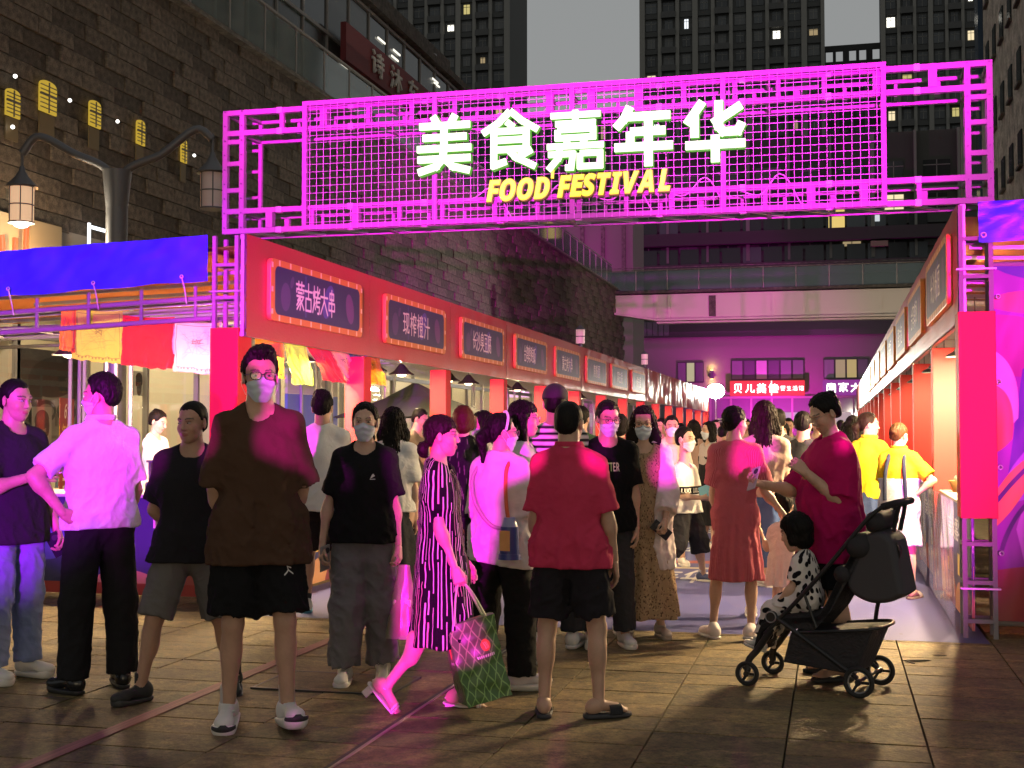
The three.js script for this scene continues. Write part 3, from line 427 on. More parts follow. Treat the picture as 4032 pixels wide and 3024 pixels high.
// beige block on the far side, running along the lane
{
  const b = thing('beige_block', 'beige stone faced tall building at the edge of the lane with slot windows', 'building', [8, 0, 0]);
  part('wall', box(6, 34, 58, 3, 17, -33), M(L(.62, .5, .38), .85, { map: speckle, userData: { metric: .15 } }), b);
  for (let r = 0; r < 8; r++) for (let i = 0; i < 6; i++) { const w = part('window', box(.1, 1.5, 1.1, -.02, 6.5 + r * 3.6, -46 - i * 2.8), darkGlass, b); part('reveal', box(.2, .12, 1.2, -.05, -.82, 0).translate(-.02, 6.5 + r * 3.6, -46 - i * 2.8), clay[0], w); }
  part('glass_corner', box(.4, 34, 1.6, -.05, 17, -62.9), P(L(.03, .05, .08), .1), b);
}
// generic tall block: wall, piers, sills, window panes each on its own
function block(name, label, x0, x1, y0, y1, z, cols, floorH, o = {}) {
  const w = x1 - x0, t = thing(name, label, 'building', [(x0 + x1) / 2, 0, z]), R = seeded(o.seed ?? 1), bay = w / cols;
  part('wall', box(w, y1, o.depth ?? 14, 0, y1 / 2, -(o.depth ?? 14) / 2), o.wall ?? M(L(.07, .07, .064), .8), t);
  const pier = o.pier ?? M(L(.2, .19, .165), .8), lits = [glow(1, .82, .5, 1.0), glow(1, .95, .82, 2.2), glow(.95, .8, .3, .6), glow(.9, .95, 1, 1.3), glow(1, .75, .4, .35)], dim = [M(L(.03, .033, .033), .15), M(L(.055, .06, .06), .25), M(L(.1, .1, .095), .6), M(L(.02, .022, .022), .12)];
  for (let i = 0; i <= cols; i++) part('pier', box(bay * (o.pierW ?? .2) * (i % 3 === 0 ? 1.5 : 1), y1 - y0, .7, -w / 2 + i * bay, (y0 + y1) / 2, .2), pier, t);
  let n = 0;
  for (let y = y0; y < y1 - floorH * .8; y += floorH) {
    if (o.balcony !== false) for (let i = 1; i < cols; i += 3) part('balcony', box(bay * .8, floorH * .34, .9, -w / 2 + (i + .5) * bay, y + floorH * .14, .42), o.band ?? M(L(.075, .073, .068), .8), t);
    part('floor_band', box(w, floorH * .26, .4, 0, y + floorH * .12, .12), o.band ?? M(L(.055, .055, .05), .8), t);
    for (let i = 0; i < cols; i++) { if (n++ > 290) break; const r = R(), lit = r < (o.lit ?? .07), ww = bay * (R() < .5 ? .62 : .46); const m = lit ? lits[Math.floor(R() * 5)] : dim[Math.floor(R() * 4)];
      const lw = lit ? .4 + R() * .55 : 1; const p = part('window', box(ww * lw, floorH * (lit ? .3 + R() * .24 : .55), .1, -w / 2 + (i + .5) * bay, y + floorH * .6, .04), m, t);
      part('glazing_bar', [box(.07, floorH * .55, .06, -w / 2 + (i + .5) * bay, y + floorH * .6, .1), box(ww, .07, .06, -w / 2 + (i + .5) * bay, y + floorH * .72, .1)], pier, p); }
  }
  return t;
}
const zx = (px, z) => onZ(px, 1500, z).x, zy = (py, z) => onZ(2800, py, z).y;
{
  const Z = -190;
  block('residential_tower', 'dark apartment tower with pale piers left of the open sky', zx(1430, Z), zx(1997, Z), 26, 92, Z, 9, 2.9, { seed: 5, lit: .1 });
  block('residential_tower', 'widest dark apartment tower standing between two gaps of sky', zx(2521, Z), zx(3252, Z), 22, 92, Z - 4, 10, 2.9, { seed: 8, lit: .09 });
  block('residential_tower', 'dark apartment tower beside the beige block', zx(3494, Z), zx(3880, Z), 22, 92, Z - 2, 6, 2.9, { seed: 13, lit: .16 });
  const lo = block('residential_tower', 'lower roof block with open parapet bays between two towers', zx(3250, Z), zx(3496, Z), 22, zy(250, Z), Z - 12, 4, 2.9, { seed: 21, lit: .05 });
  { const xa = zx(3250, Z), xb = zx(3496, Z), top = zy(140, Z), bot = zy(250, Z); const xm = (xa + xb) / 2; part('parapet_frame', [box(xb - xa, .9, .6, 0, top, 0), ...[0, 1, 2, 3, 4, 5].map((i) => box(i % 2 ? .5 : 1, top - bot, .6, (i / 5 - .5) * (xb - xa), (top + bot) / 2 - .3, .01)), box(xb - xa, .5, .6, 0, lerp(bot, top, .45), .02)], M(L(.06, .06, .056), .8), lo); }
  block('mid_rise_block', 'long mid rise block seen through the sign mesh', zx(1750, -150), zx(2620, -150), 10, zy(424, -150), -150, 13, 3.1, { seed: 31, lit: .14 });
  // main dark facade across the end of the lane
  const ZF = -98, fl = (y) => zy(y, ZF);
  const b = block('end_building', 'dark balcony building closing the lane behind the footbridge', zx(2480, ZF), zx(3960, ZF), fl(1035), fl(560), ZF, 9, 2.72, { seed: 44, balcony: false, lit: .1, depth: 20, pierW: .06, wall: M(L(.06, .055, .048), .85) });
  const bx = b.position.x, wallM2 = M(L(.2, .18, .165), .85);
  part('lower_wall', box(zx(3960, ZF) - zx(2390, ZF), fl(1330) , .6, (zx(3960, ZF) + zx(2390, ZF)) / 2 - bx, fl(1330) / 2, .4), wallM2, b);
  const panel = (x0, x1, y0, y1, m, d = .2, name = 'window', pz = .72) => part(name, box(zx(x1, ZF) - zx(x0, ZF), fl(y0) - fl(y1), d, (zx(x0, ZF) + zx(x1, ZF)) / 2 - bx, (fl(y0) + fl(y1)) / 2, pz), m, b);
  panel(2500, 3560, 1262, 1330, M(L(.035, .035, .035), .3), .5, 'ledge_glazing', .75); for (let i = 0; i < 6; i++) panel(2512 + i * 22, 2531 + i * 22, 1268, 1322, M(L(.09, .1, .1), .3), .1, 'window', 1.02);
  for (let k = 0; k < 3; k++) for (let i = 0; i < 14; i++) { const x = 2520 + i * 82, y = 860 + k * 122; panel(x, x + 72, y, y + 60, n2(i * 3.1, k * 5) > .25 ? M(L(.07, .08, .085), .2) : M(L(.022, .024, .025), .15), .12, 'balcony_door', .35); }
  for (let k = 0; k < 3; k++) panel(2480, 3960, 925 + k * 122, 972 + k * 122, M(L(.04, .038, .034), .8), 1.2, 'balcony_slab', .8);
  panel(3268, 3332, 848, 926, glow(1, .72, .22, .8), .05, 'window', .45); panel(3440, 3470, 870, 900, glow(.9, .95, 1, .7), .05, 'window', .45); panel(3432, 3500, 980, 1000, M(L(.2, .16, .1), .6), .3, 'lamp_tree', 1.2);
  // windows over the shop signs
  const win = (x0, x1, y0, y1, n, lit) => { panel(x0, x1, y0, y1, M(L(.03, .03, .032), .4), .16, 'window_frame', .74); for (let i = 0; i < n; i++) panel(lerp(x0, x1, (i + .08) / n), lerp(x0, x1, (i + .92) / n), y0 + 5, y1 - 5, lit[i % lit.length], .1, 'pane', .8); };
  const gl1 = M(L(.16, .14, .18), .25), gl2 = M(L(.1, .08, .12), .2), warmP = glow(.8, .6, .25, .55);
  win(2882, 3168, 1420, 1500, 6, [gl1, gl2, M(L(.45, .38, .45), .5), gl2, gl1, gl1]); win(3243, 3420, 1420, 1498, 4, [gl1, glow(.7, .5, .3, .5), warmP, gl2]); win(2672, 2775, 1425, 1508, 3, [gl1, glow(.75, .68, .4, .6), gl2]);
  for (let i = 0; i < 12; i++) { panel(2562 + i * 80, 2638 + i * 80, 1570, 1700, P(L(.16, .16, .17), .08), .08, 'shop_glazing', .74); panel(2636 + i * 80, 2644 + i * 80, 1566, 1700, mullion, .16, 'shop_frame', .78); } panel(2556, 3526, 1562, 1571, mullion, .2, 'shop_frame', .8); panel(3040, 3140, 1625, 1680, glow(.7, .6, .75, .6), .1, 'shop_window', .8); panel(3280, 3350, 1625, 1690, glow(.75, .55, .6, .6), .1, 'shop_window', .8);
  // wall lamp
  { const p = onZ(2803, 1475, ZF + .9); const t = thing('wall_lamp', 'small up and down wall lamp beside the shop windows', 'lamp', [p.x, p.y, ZF + .95]); part('body', box(.25, .7, .25), darkSteel, t); part('lens', [box(.2, .04, .2, 0, .38, 0), box(.2, .04, .2, 0, -.38, 0)], glow(1, .7, .2, 6), t); const l = new THREE.PointLight(L(1, .65, .2), 2.5); l.position.set(0, .6, .1); t.add(l); const l2 = l.clone(); l2.position.y = -.6; t.add(l2); }
  // shop signs
  const shopSign = (x0, x1, y0, y1, bg, text, small, label, k) => {
    const w = zx(x1, ZF) - zx(x0, ZF), h = fl(y0) - fl(y1), t = thing('shop_sign', label, 'sign', [(zx(x0, ZF) + zx(x1, ZF)) / 2, (fl(y0) + fl(y1)) / 2, ZF + 1.3]);
    part('light_box', rbox(w, h, .3, .05), bg, t); const n = [...text].length, s = h * .62;
    [...text].forEach((ch, i) => { const c = part('character', glyphGeo(ch, s, s * .14, .05), glow(1, 1, 1, 2.2), t); c.position.set(-w / 2 + s * .85 + i * s * 1.22, 0, .2); });
    if (small) { part('divider', box(.1, h * .96, .05, w * .06, 0, .18), glow(1, .9, .9, 1.6), t); [...small].forEach((ch, i) => { const c = part('character', glyphGeo(ch, s * .5, s * .075, .05), glow(1, 1, 1, 2), t); c.position.set(w * .06 + s * .55 + i * s * .62, -.02, .2); }); }
    const l = new THREE.RectAreaLight(k, 1.6, w, h); l.position.set(0, 0, .35); l.rotation.y = Math.PI; t.add(l);
  };
  shopSign(2879, 3170, 1503, 1562, glow(1, .045, .05, .9), '贝儿美佳', '母婴生活馆', 'red light box shop sign with white characters', L(1, .2, .2));
  shopSign(3240, 3480, 1503, 1562, glow(.42, .06, .45, .6), '南家大生', '', 'purple edged shop sign with white glowing characters', L(.9, .4, 1));
  // left end block with pale wall beyond the terrace
  const lb = thing('pale_end_block', 'pale concrete block with vertical ribs behind the terrace end', 'building', [zx(2330, -74), 0, -74]); part('wall', box(5.6, fl(1180) * .0 + 16, 5, 0, 8, -2.5), M(L(.24, .23, .19), .85), lb); part('rib', [-2, -.6, .8, 2.2].map((x) => box(.25, 6, .2, x, 12.4, .1)), paleStone, lb); part('opening', box(3.4, 2.2, .1, -.8, 9.6, .06), M(L(.015, .015, .015), .6), lb);
}
// footbridge
{
  const Z = -59, x0 = zx(2385, Z), x1 = zx(4100, Z), y0 = onZ(2800, 1262, Z).y, y1 = onZ(2800, 1145, Z).y, h = y1 - y0;
  const t = thing('footbridge', 'pale girder footbridge with glass railing crossing above the lane', 'bridge', [0, 0, Z]);
  const pale = M(L(.66, .58, .49), .7, {});
  const xb = zx(2590, Z);
  part('girder', box(x1 - xb, h * .82, .3, (x1 + xb) / 2, y0 + h * .5, 0), pale, t);
  { const s = new THREE.Shape(); s.moveTo(x0, y0 + h * .36); s.lineTo(xb, y0 + h * .09); s.lineTo(xb, y0 + h * .91); s.lineTo(x0, y0 + h * .91); part('splayed_end', new THREE.ExtrudeGeometry(s, { depth: .3, bevelEnabled: false }).translate(0, 0, -.15), pale, t); const e = part('lower_flange', [bar(V(x0, y0 + h * .33, .1), V(xb, y0 + .05, .1), .9, .1), bar(V(xb, y0 + .05, .1), V(x1, y0 + .05, .1), .9, .1), bar(V(xb, y0 - .08, 0), V(x1, y0 - .08, 0), .6, .1)], pale, t); }
  for (const px of [2585, 2638, 3045, 3470]) part('stiffener', box(.14, h * .8, .12, zx(px, Z), y0 + h * .5, .2), pale, t);
  part('ladder_panel', box(.36, h * .7, .08, zx(2808, Z), y0 + h * .48, .2), concrete, t);
  part('top_flange', box(x1 - x0, .14, 1.0, (x1 + x0) / 2, y1, -.2), concrete, t); part('deck', box(x1 - x0, .2, 4, (x1 + x0) / 2, y1 - .12, -2.2), concrete, t);
  for (let x = x0; x < x1; x += 1.7) { part('glass_panel', box(1.62, 1.05, .02, x + .85, y1 + .62, .1), P(L(.4, .5, .5), .05, { transmission: .8, thickness: 0 }), t); part('rail_post', box(.05, 1.25, .05, x, y1 + .62, .1), mullion, t); }
  part('handrail', [box(x1 - x0, .05, .07, (x1 + x0) / 2, y1 + 1.2, .1), box(x1 - x0, .05, .05, (x1 + x0) / 2, y1 + 1.55, -1.6)], paleStone, t);
}
// double armed street lamp
function lantern(t, x, y, z, lit) {
  const g = part('lantern', cyl(.155, .155, .46, 20, x, y, z), lit ? P(L(.85, .6, .4), .5, { emissive: L(1, .62, .38), emissiveIntensity: .55 }) : P(L(.62, .5, .5), .5), t);
  part('roof', new THREE.LatheGeometry([[.0, .3], [.03, .28], [.045, .22], [.09, .14], [.19, .03], [.21, 0], [.0, 0]].map(([a, b]) => new THREE.Vector2(a, b)), 20).translate(x, y + .23, z), darkSteel, g);
  part('cage', [cyl(.162, .162, .015, 20, x, y, z), cyl(.165, .165, .02, 20, x, y - .23, z), ...[0, 1, 2, 3, 4, 5].map((i) => rod(V(x + .16 * Math.cos(i * 1.047), y - .23, z + .16 * Math.sin(i * 1.047)), V(x + .16 * Math.cos(i * 1.047), y + .23, z + .16 * Math.sin(i * 1.047)), .008, 5))], darkSteel, g);
  if (lit) { part('bulb', new THREE.SphereGeometry(.1, 14, 10).scale(1, .5, 1).translate(x, y - .25, z), glow(1, .97, .9, 5), g); const l = new THREE.PointLight(L(1, .85, .6), 14); l.position.set(x, y - .38, z); l.shadow.radius = 4; l.castShadow = true; t.add(l); }
}
{
  const D = 16.6, p = at(458, 1000, D), a = at(85, 790, D), b = at(836, 735, D), t = thing('street_lamp', 'dark double armed street lamp with two caged lanterns behind the tent', 'lamp', [p.x, 0, p.z]);
  const A = a.clone().sub(t.position), B = b.clone().sub(t.position), top = onZ(0, 0, 0).y * 0 + at(458, 775, D).y, fork = at(458, 720, D).y;
  part('pole', [cyl(.14, .15, top, 14, 0, top / 2, 0), cyl(.19, .14, .5, 14, 0, top + .1, 0)], darkSteel, t);
  const arm = (q, up) => part('arm', tube([[0, top, 0], [q.x * .1, top + .35, q.z * .1], [q.x * .45, q.y + .32 + up, q.z * .45], [q.x * .85, q.y + .72 + up * .4, q.z * .85], [q.x, q.y + .62, q.z]], .055, 30, 8), darkSteel, t);
  arm(A, .3); arm(B, .1);
  lantern(t, A.x, A.y - .06, A.z, true); lantern(t, B.x, B.y - .06, B.z, false);
  part('hook', [rod(V(A.x, A.y + .4, A.z), V(A.x, A.y + .7, A.z), .02), rod(V(B.x, B.y + .4, B.z), V(B.x, B.y + .7, B.z), .02)], darkSteel, t);
}
for (const [px, py, D, lab] of [[2285, 1325, 46, 'pinkish caged lantern on a slim post above the stall roofs'], [2538, 1415, 62, 'small caged lantern post near the footbridge end']]) { const p = at(px, py, D), t = thing('lantern_post', lab, 'lamp', [p.x, 0, p.z]); part('pole', cyl(.06, .08, p.y, 10, 0, p.y / 2, 0), darkSteel, t); const g = part('lantern', cyl(.16, .16, .5, 14, 0, p.y, 0), P(L(.7, .5, .5), .5, { emissive: L(1, .5, .55), emissiveIntensity: .35 }), t); part('cap', cyl(.03, .2, .16, 14, 0, p.y + .33, 0), darkSteel, g); part('band', cyl(.165, .165, .03, 14, 0, p.y, 0), darkSteel, g); }
// bright work floodlight at the far end of the left row, aimed back along the lane
{
  const p = at(2818, 1540, 49.4), t = thing('work_floodlight', 'blinding white floodlight at the far end of the stall row', 'lamp', p); t.lookAt(V(0, 1.2, 8));
  part('housing', rbox(.62, .5, .16, .03, 0, 0, -.1), darkSteel, t); part('lens', new THREE.SphereGeometry(.34, 24, 16).scale(1, .85, .45), glow(1, 1, .88, 40), t); part('bracket', rod(V(0, -.25, -.1), V(0, -p.y + .0, -.1), .03), steel, t);
  const s = new THREE.SpotLight(L(1, .97, .82), 420, 0, 1.15, .5); s.position.copy(p).add(V(.02, -.02, .45)); s.target.position.set(-1.5, 1.2, 0); s.shadow.radius = 8; s.castShadow = true; scene.add(s, s.target); s.name = 'work_floodlight_beam';
}

// second floodlight, unseen, placed to light the footbridge and the square
{
  const p = V(2.6, 3.4, -41.5), t = thing('work_floodlight', 'unseen small floodlight past the banner side stalls, placed to light the footbridge', 'lamp', p); t.lookAt(V(-4, 8, -59));
  part('housing', rbox(.4, .3, .12, .02, 0, 0, -.08), darkSteel, t); part('lens', box(.36, .26, .02, 0, 0, 0), glow(1, .85, .6, 10), t); part('bracket', rod(V(0, -.15, -.08), V(0, -.45, -.08), .02), steel, t);
  const s = new THREE.SpotLight(L(1, .86, .68), 260, 0, 1.0, .6); s.position.copy(p).add(V(-.05, .06, -.25)); s.target.position.set(-4, 8, -59); s.shadow.radius = 6; s.castShadow = true; s.name = 'unseen_bridge_light'; scene.add(s, s.target);
}
// ---------- tent stall across the left of the entrance ----------
const clothSheet = (w, h, nx, ny, fn) => { const g = new THREE.PlaneGeometry(w, h, nx, ny), p = g.attributes.position; for (let i = 0; i < p.count; i++) { const q = fn(p.getX(i), p.getY(i)); p.setXYZ(i, q[0], q[1], q[2]); } g.computeVertexNormals(); return g; };
const blueTarp = M(L(.03, .03, .6), .38, { bumpMap: stoneBump, bumpScale: .001 });
{
  const xR = -4.98, xL = -10.2, w = xR - xL, t = thing('market_tent', 'blue edged market tent with orange roof left of the entrance', 'tent', [0, 0, 0]);
  const topY = (x) => lerp(3.07, onZ(0, 990, 0).y, (xR - x) / (xR - onZ(0, 990, 0).x)), botY = (x) => lerp(onZ(957, 1096, 0).y, onZ(0, 1166, 0).y, (xR - x) / (xR - onZ(0, 990, 0).x)) - .018 * Math.abs(Math.sin(x * 4.6));
  part('valance', clothSheet(w, 1, 90, 12, (x, y) => { const X = x + (xL + xR) / 2, v = y + .5; return [X, lerp(botY(X), topY(X), v), .02 + .018 * n2(X * 2.2, v * .8) + .01 * n2(X * 6, v * 2)]; }), blueTarp, t);
  part('roof', clothSheet(w, 3.4, 30, 8, (x, y) => { const X = x + (xL + xR) / 2; return [X, topY(X) - .1 - .09 * (1.7 - y) / 3.4 - .03 * Math.sin(X * 2.2) ** 2, y - 1.75]; }), M(L(.55, .16, .03), .8), t);
  for (let x = xR - .22; x > xL; x -= .82) { const e = part('eyelet', new THREE.TorusGeometry(.014, .005, 6, 14), M(L(.7, .6, .6), .35, { metalness: .6 }), t); e.position.set(x, botY(x) + .05, .05); part('tie', tube([[x, botY(x) + .05, .05], [x + .02, botY(x) - .06, .03], [x + .01, botY(x) - .17, -.02]], .006, 10, 5), M(L(.5, .5, .5), .8), t); }
  const fr = (a, b, n = 'frame_tube', r = .022) => part(n, rod(a, b, r, 8), trussMat, t);
  for (const z of [-.06, -.3]) for (const dy of [.13, .3]) fr(V(xR, botY(xR) - dy, z), V(xL, botY(xL) - dy, z));
  for (let x = xR - .15; x > xL; x -= .5) { fr(V(x, botY(x) - .3, -.06), V(x, botY(x) - .02, -.06), 'rung', .016); fr(V(x, botY(x) - .3, -.06), V(x, botY(x) - .3, -.3), 'rung', .014); }
  for (const x of [-6.6, -8.4]) for (const z of [-1.2, -2.2, -3.2]) fr(V(xR, 2.5, z), V(xL, 2.4, z), 'roof_bar', .02);
  for (const x of [-6.1, -8.3]) for (const [dx, dz] of [[0, 0], [.18, 0], [0, -.18]]) fr(V(x + dx, 0, -3.1 + dz), V(x + dx, 2.7, -3.1 + dz), 'rear_post', .022);
  // counter with printed front
  const cp = canvasTex(1024, 256, (g, W, Hh) => { g.fillStyle = '#34345a'; g.fillRect(0, 0, W, Hh); for (const [x, y, r, c] of [[120, 280, 90, '#c07a62'], [250, 300, 90, '#8d3d3a'], [360, 210, 34, '#25254a'], [480, 290, 90, '#d59a76'], [560, 300, 80, '#b3564c'], [700, 280, 70, '#2a2a52'], [820, 300, 110, '#c9866a'], [960, 240, 60, '#a34a44'], [300, 60, 60, '#454579'], [640, 90, 80, '#50509a']]) { g.fillStyle = c; g.beginPath(); g.arc(x, y, r, 0, 7); g.fill(); } g.fillStyle = '#e7b9c8'; g.fillRect(880, 20, 90, 60); g.strokeStyle = '#c9c7d8'; g.lineWidth = 3; g.beginPath(); g.moveTo(440, 120); g.quadraticCurveTo(430, 190, 480, 250); g.stroke(); g.fillStyle = '#a0342c'; g.fillRect(0, 226, W, 30); });
  part('counter_front', box(4.6, .84, .03, -7.35, .46, -.42), M(0xffffff, .5, { map: cp }), t);
  part('counter_side', box(.03, .84, .6, -5.03, .46, -.72), M(L(.5, .12, .2), .5), t);
  part('counter_top', rbox(4.66, .03, .75, .008, -7.35, .895, -.7), M(L(.5, .48, .46), .4), t);
  for (const x of [-5.6, -6.9, -8.3]) pendant(V(x, 2.16, -.95), 12, 'black dish pendant lamp hanging under the blue edged tent', 'lamps under the tent', -.08);
  // skewer pots and grill on the counter
  for (const [x, n] of [[-6.35, 16], [-7.1, 12]]) { const k = thing('skewer_pot', 'pot of bamboo skewers standing on the tent counter', 'pot', [x, .91, -.6], 0, 'skewer pots on the tent counter'); part('pot', cyl(.07, .06, .16, 16, 0, .08, 0), steel, k); const R = seeded(n); for (let i = 0; i < n; i++) { const a = R() * 6.3, q = R() * .05; part('skewer', rod(V(q * Math.cos(a), .05, q * Math.sin(a)), V(q * 1.9 * Math.cos(a), .36 + R() * .06, q * 1.9 * Math.sin(a)), .005, 5), M(L(.6, .42, .18), .7), k); } }
  const gr = thing('steel_grill', 'dark steel table grill on the tent counter', 'grill', [-5.5, .91, -.7]); part('tray', rbox(.7, .1, .36, .01, 0, .05, 0), darkSteel, gr); for (let i = 0; i < 10; i++) part('bar', box(.012, .012, .36, -.3 + i * .066, .11, 0), steel, gr); part('hood', [box(.7, .02, .36, 0, .28, -.02), box(.02, .2, .3, -.34, .18, -.03), box(.02, .2, .3, .34, .18, -.03)], darkSteel, gr);
}
// prayer style flags
function flag(quad, col, label, k, group) { // quad: top-left, top-right, bottom-right, bottom-left in the world
  const [a, b, c, d] = quad, n = b.clone().sub(a).cross(d.clone().sub(a)).normalize(), cx = a.clone().add(b).add(c).add(d).multiplyScalar(.25), R = seeded(k * 77 + 5);
  const tex = canvasTex(128, 128, (g, w, h) => { g.fillStyle = col; g.fillRect(0, 0, w, h); g.globalAlpha = .35; g.strokeStyle = '#20180c'; g.lineWidth = 2; g.strokeRect(8, 8, w - 16, h - 20); for (let i = 0; i < 26; i++) { g.beginPath(); g.moveTo(14 + R() * 100, 14 + R() * 92); g.lineTo(14 + R() * 100, 14 + R() * 92); g.globalAlpha = .08; g.stroke(); } g.globalAlpha = .4; g.beginPath(); for (let i = 0; i < 9; i++) g.lineTo(52 + R() * 26, 40 + R() * 20); g.stroke(); for (let i = 0; i < 12; i++) { g.beginPath(); g.arc(14 + i * 9, h - 9, 2.5, 0, 7); g.fillStyle = '#20180c'; g.fill(); } });
  const g = new THREE.PlaneGeometry(1, 1, 24, 24), p = g.attributes.position;
  for (let i = 0; i < p.count; i++) { const u = p.getX(i) + .5, v = p.getY(i) + .5, q = a.clone().lerp(b, u).lerp(d.clone().lerp(c, u), 1 - v), wv = (1 - v); q.addScaledVector(n, (.022 * n3(u * 3.5 + k * 9, v * 1.6, k) + .012 * n3(u * 9 + v * 5, v * 3, k)) * (.25 + wv)); q.y -= .014 * Math.sin(u * Math.PI) * v + .012 * wv * n2(u * 4, k); q.sub(cx); p.setXYZ(i, q.x, q.y, q.z); }
  g.computeVertexNormals(); const o = shade(new THREE.Mesh(g, P(0xffffff, .95, { map: tex, transmission: .38, thickness: 0 }))); o.name = numbered('prayer_flag'); o.position.copy(cx); o.userData = { label, category: 'flag', group }; scene.add(o);
}
{
  const zq = (x0, x1, y0, y1, sk = 8, z = -.12) => [onZ(x0, y0, z), onZ(x1, y0 + sk, z), onZ(x1 - 4, y1 + sk * 2, z + .02), onZ(x0 - 6, y1, z + .02)];
  flag(zq(240, 300, 1205, 1375), '#d06a1c', 'orange printed flag hanging first on the tent line', 1, 'flags under the tent');
  flag(zq(290, 484, 1215, 1415), '#a9a437', 'olive yellow printed flag hanging under the tent', 2, 'flags under the tent');
  flag(zq(484, 688, 1240, 1440), '#c0261c', 'red printed flag hanging under the tent beside the yellow one', 3, 'flags under the tent');
  flag(zq(684, 872, 1262, 1462), '#d9a9a4', 'pale pink printed flag hanging beside the red tower', 4, 'flags under the tent');
  const X = XL - .14, xq = (x0, x1, y0, y1, sh) => [onX(x0, y0, X), onX(x1, y0 + (x1 - x0) * .17, X), onX(x1 + sh, y1 + (x1 - x0) * .1, X - .05), onX(x0 + sh, y1, X - .05)];
  flag(xq(1004, 1112, 1312, 1480, 12), '#e07a18', 'orange flag hanging under the first stall fascia next to the tower', 5, 'flags under the first stall fascia');
  flag(xq(1112, 1200, 1330, 1510, 38), '#a8cc3c', 'lime green flag hanging under the first stall fascia', 6, 'flags under the first stall fascia');
  flag(xq(1200, 1290, 1345, 1500, 80), '#cc2416', 'red flag hanging under the first stall fascia', 7, 'flags under the first stall fascia');
  flag(xq(1282, 1356, 1358, 1500, 86), '#e0a58c', 'salmon pink flag hanging under the first stall fascia', 8, 'flags under the first stall fascia');
  flag(xq(1358, 1424, 1372, 1445, 6), '#2f6f8c', 'teal blue flag hanging under the first stall fascia', 9, 'flags under the first stall fascia');
  flag(xq(1424, 1492, 1380, 1510, 26), '#d97818', 'orange flag hanging at the far end of the first stall', 10, 'flags under the first stall fascia');
}
// parasol in the walkway behind the stalls
{
  const p = at(1636, 1510, 19.5), t = thing('patio_parasol', 'large dark patio parasol open behind the second stall', 'parasol', [p.x, 0, p.z]), h = p.y, R = 1.35, pos = [], idx = [];
  for (const [r0, r1, y0, y1] of [[.05, .5, h, h - .22], [.42, R, h - .2, h - .52]]) for (let i = 0; i < 8; i++) { const a = i * Math.PI / 4, b = a + Math.PI / 4, k = pos.length / 3; for (const [r, y, q] of [[r0, y0, a], [r1, y1, a], [r1, y1, b], [r0, y0, b]]) pos.push(r * Math.cos(q), y, r * Math.sin(q)); idx.push(k, k + 1, k + 2, k, k + 2, k + 3); }
  const g = new THREE.BufferGeometry(); g.setAttribute('position', new THREE.Float32BufferAttribute(pos, 3)); g.setIndex(idx); const gg = g.toNonIndexed(); gg.computeVertexNormals(); part('canopy', gg, M(L(.06, .07, .065), .8), t); part('pole', cyl(.025, .025, h, 10, 0, h / 2, 0), darkSteel, t); part('base', cyl(.25, .28, .08, 20, 0, .04, 0), darkSteel, t); for (let i = 0; i < 8; i++) part('rib', rod(V(0, h - .25, 0), V(R * .96 * Math.cos(i * Math.PI / 4), h - .53, R * .96 * Math.sin(i * Math.PI / 4)), .008, 5), darkSteel, t);
}
// blue panel and cabinets seen through the first stall
{ const a = onX(1230, 1620, XW + 1.1); const t = thing('blue_hoarding', 'blue and white hoarding board behind the first stall', 'hoarding', [XW + 1.1, 0, a.z]); part('lower_panel', box(.06, 2.2, 2.6, 0, 1.1, 0), M(L(.12, .2, .55), .5), t); part('upper_panel', box(.06, .5, 2.6, 0, 2.46, 0), M(L(.6, .6, .55), .5), t); part('post', [box(.05, 2.8, .05, .06, 1.4, -.6), box(.05, 2.8, .05, .06, 1.4, .7)], steel, t); }
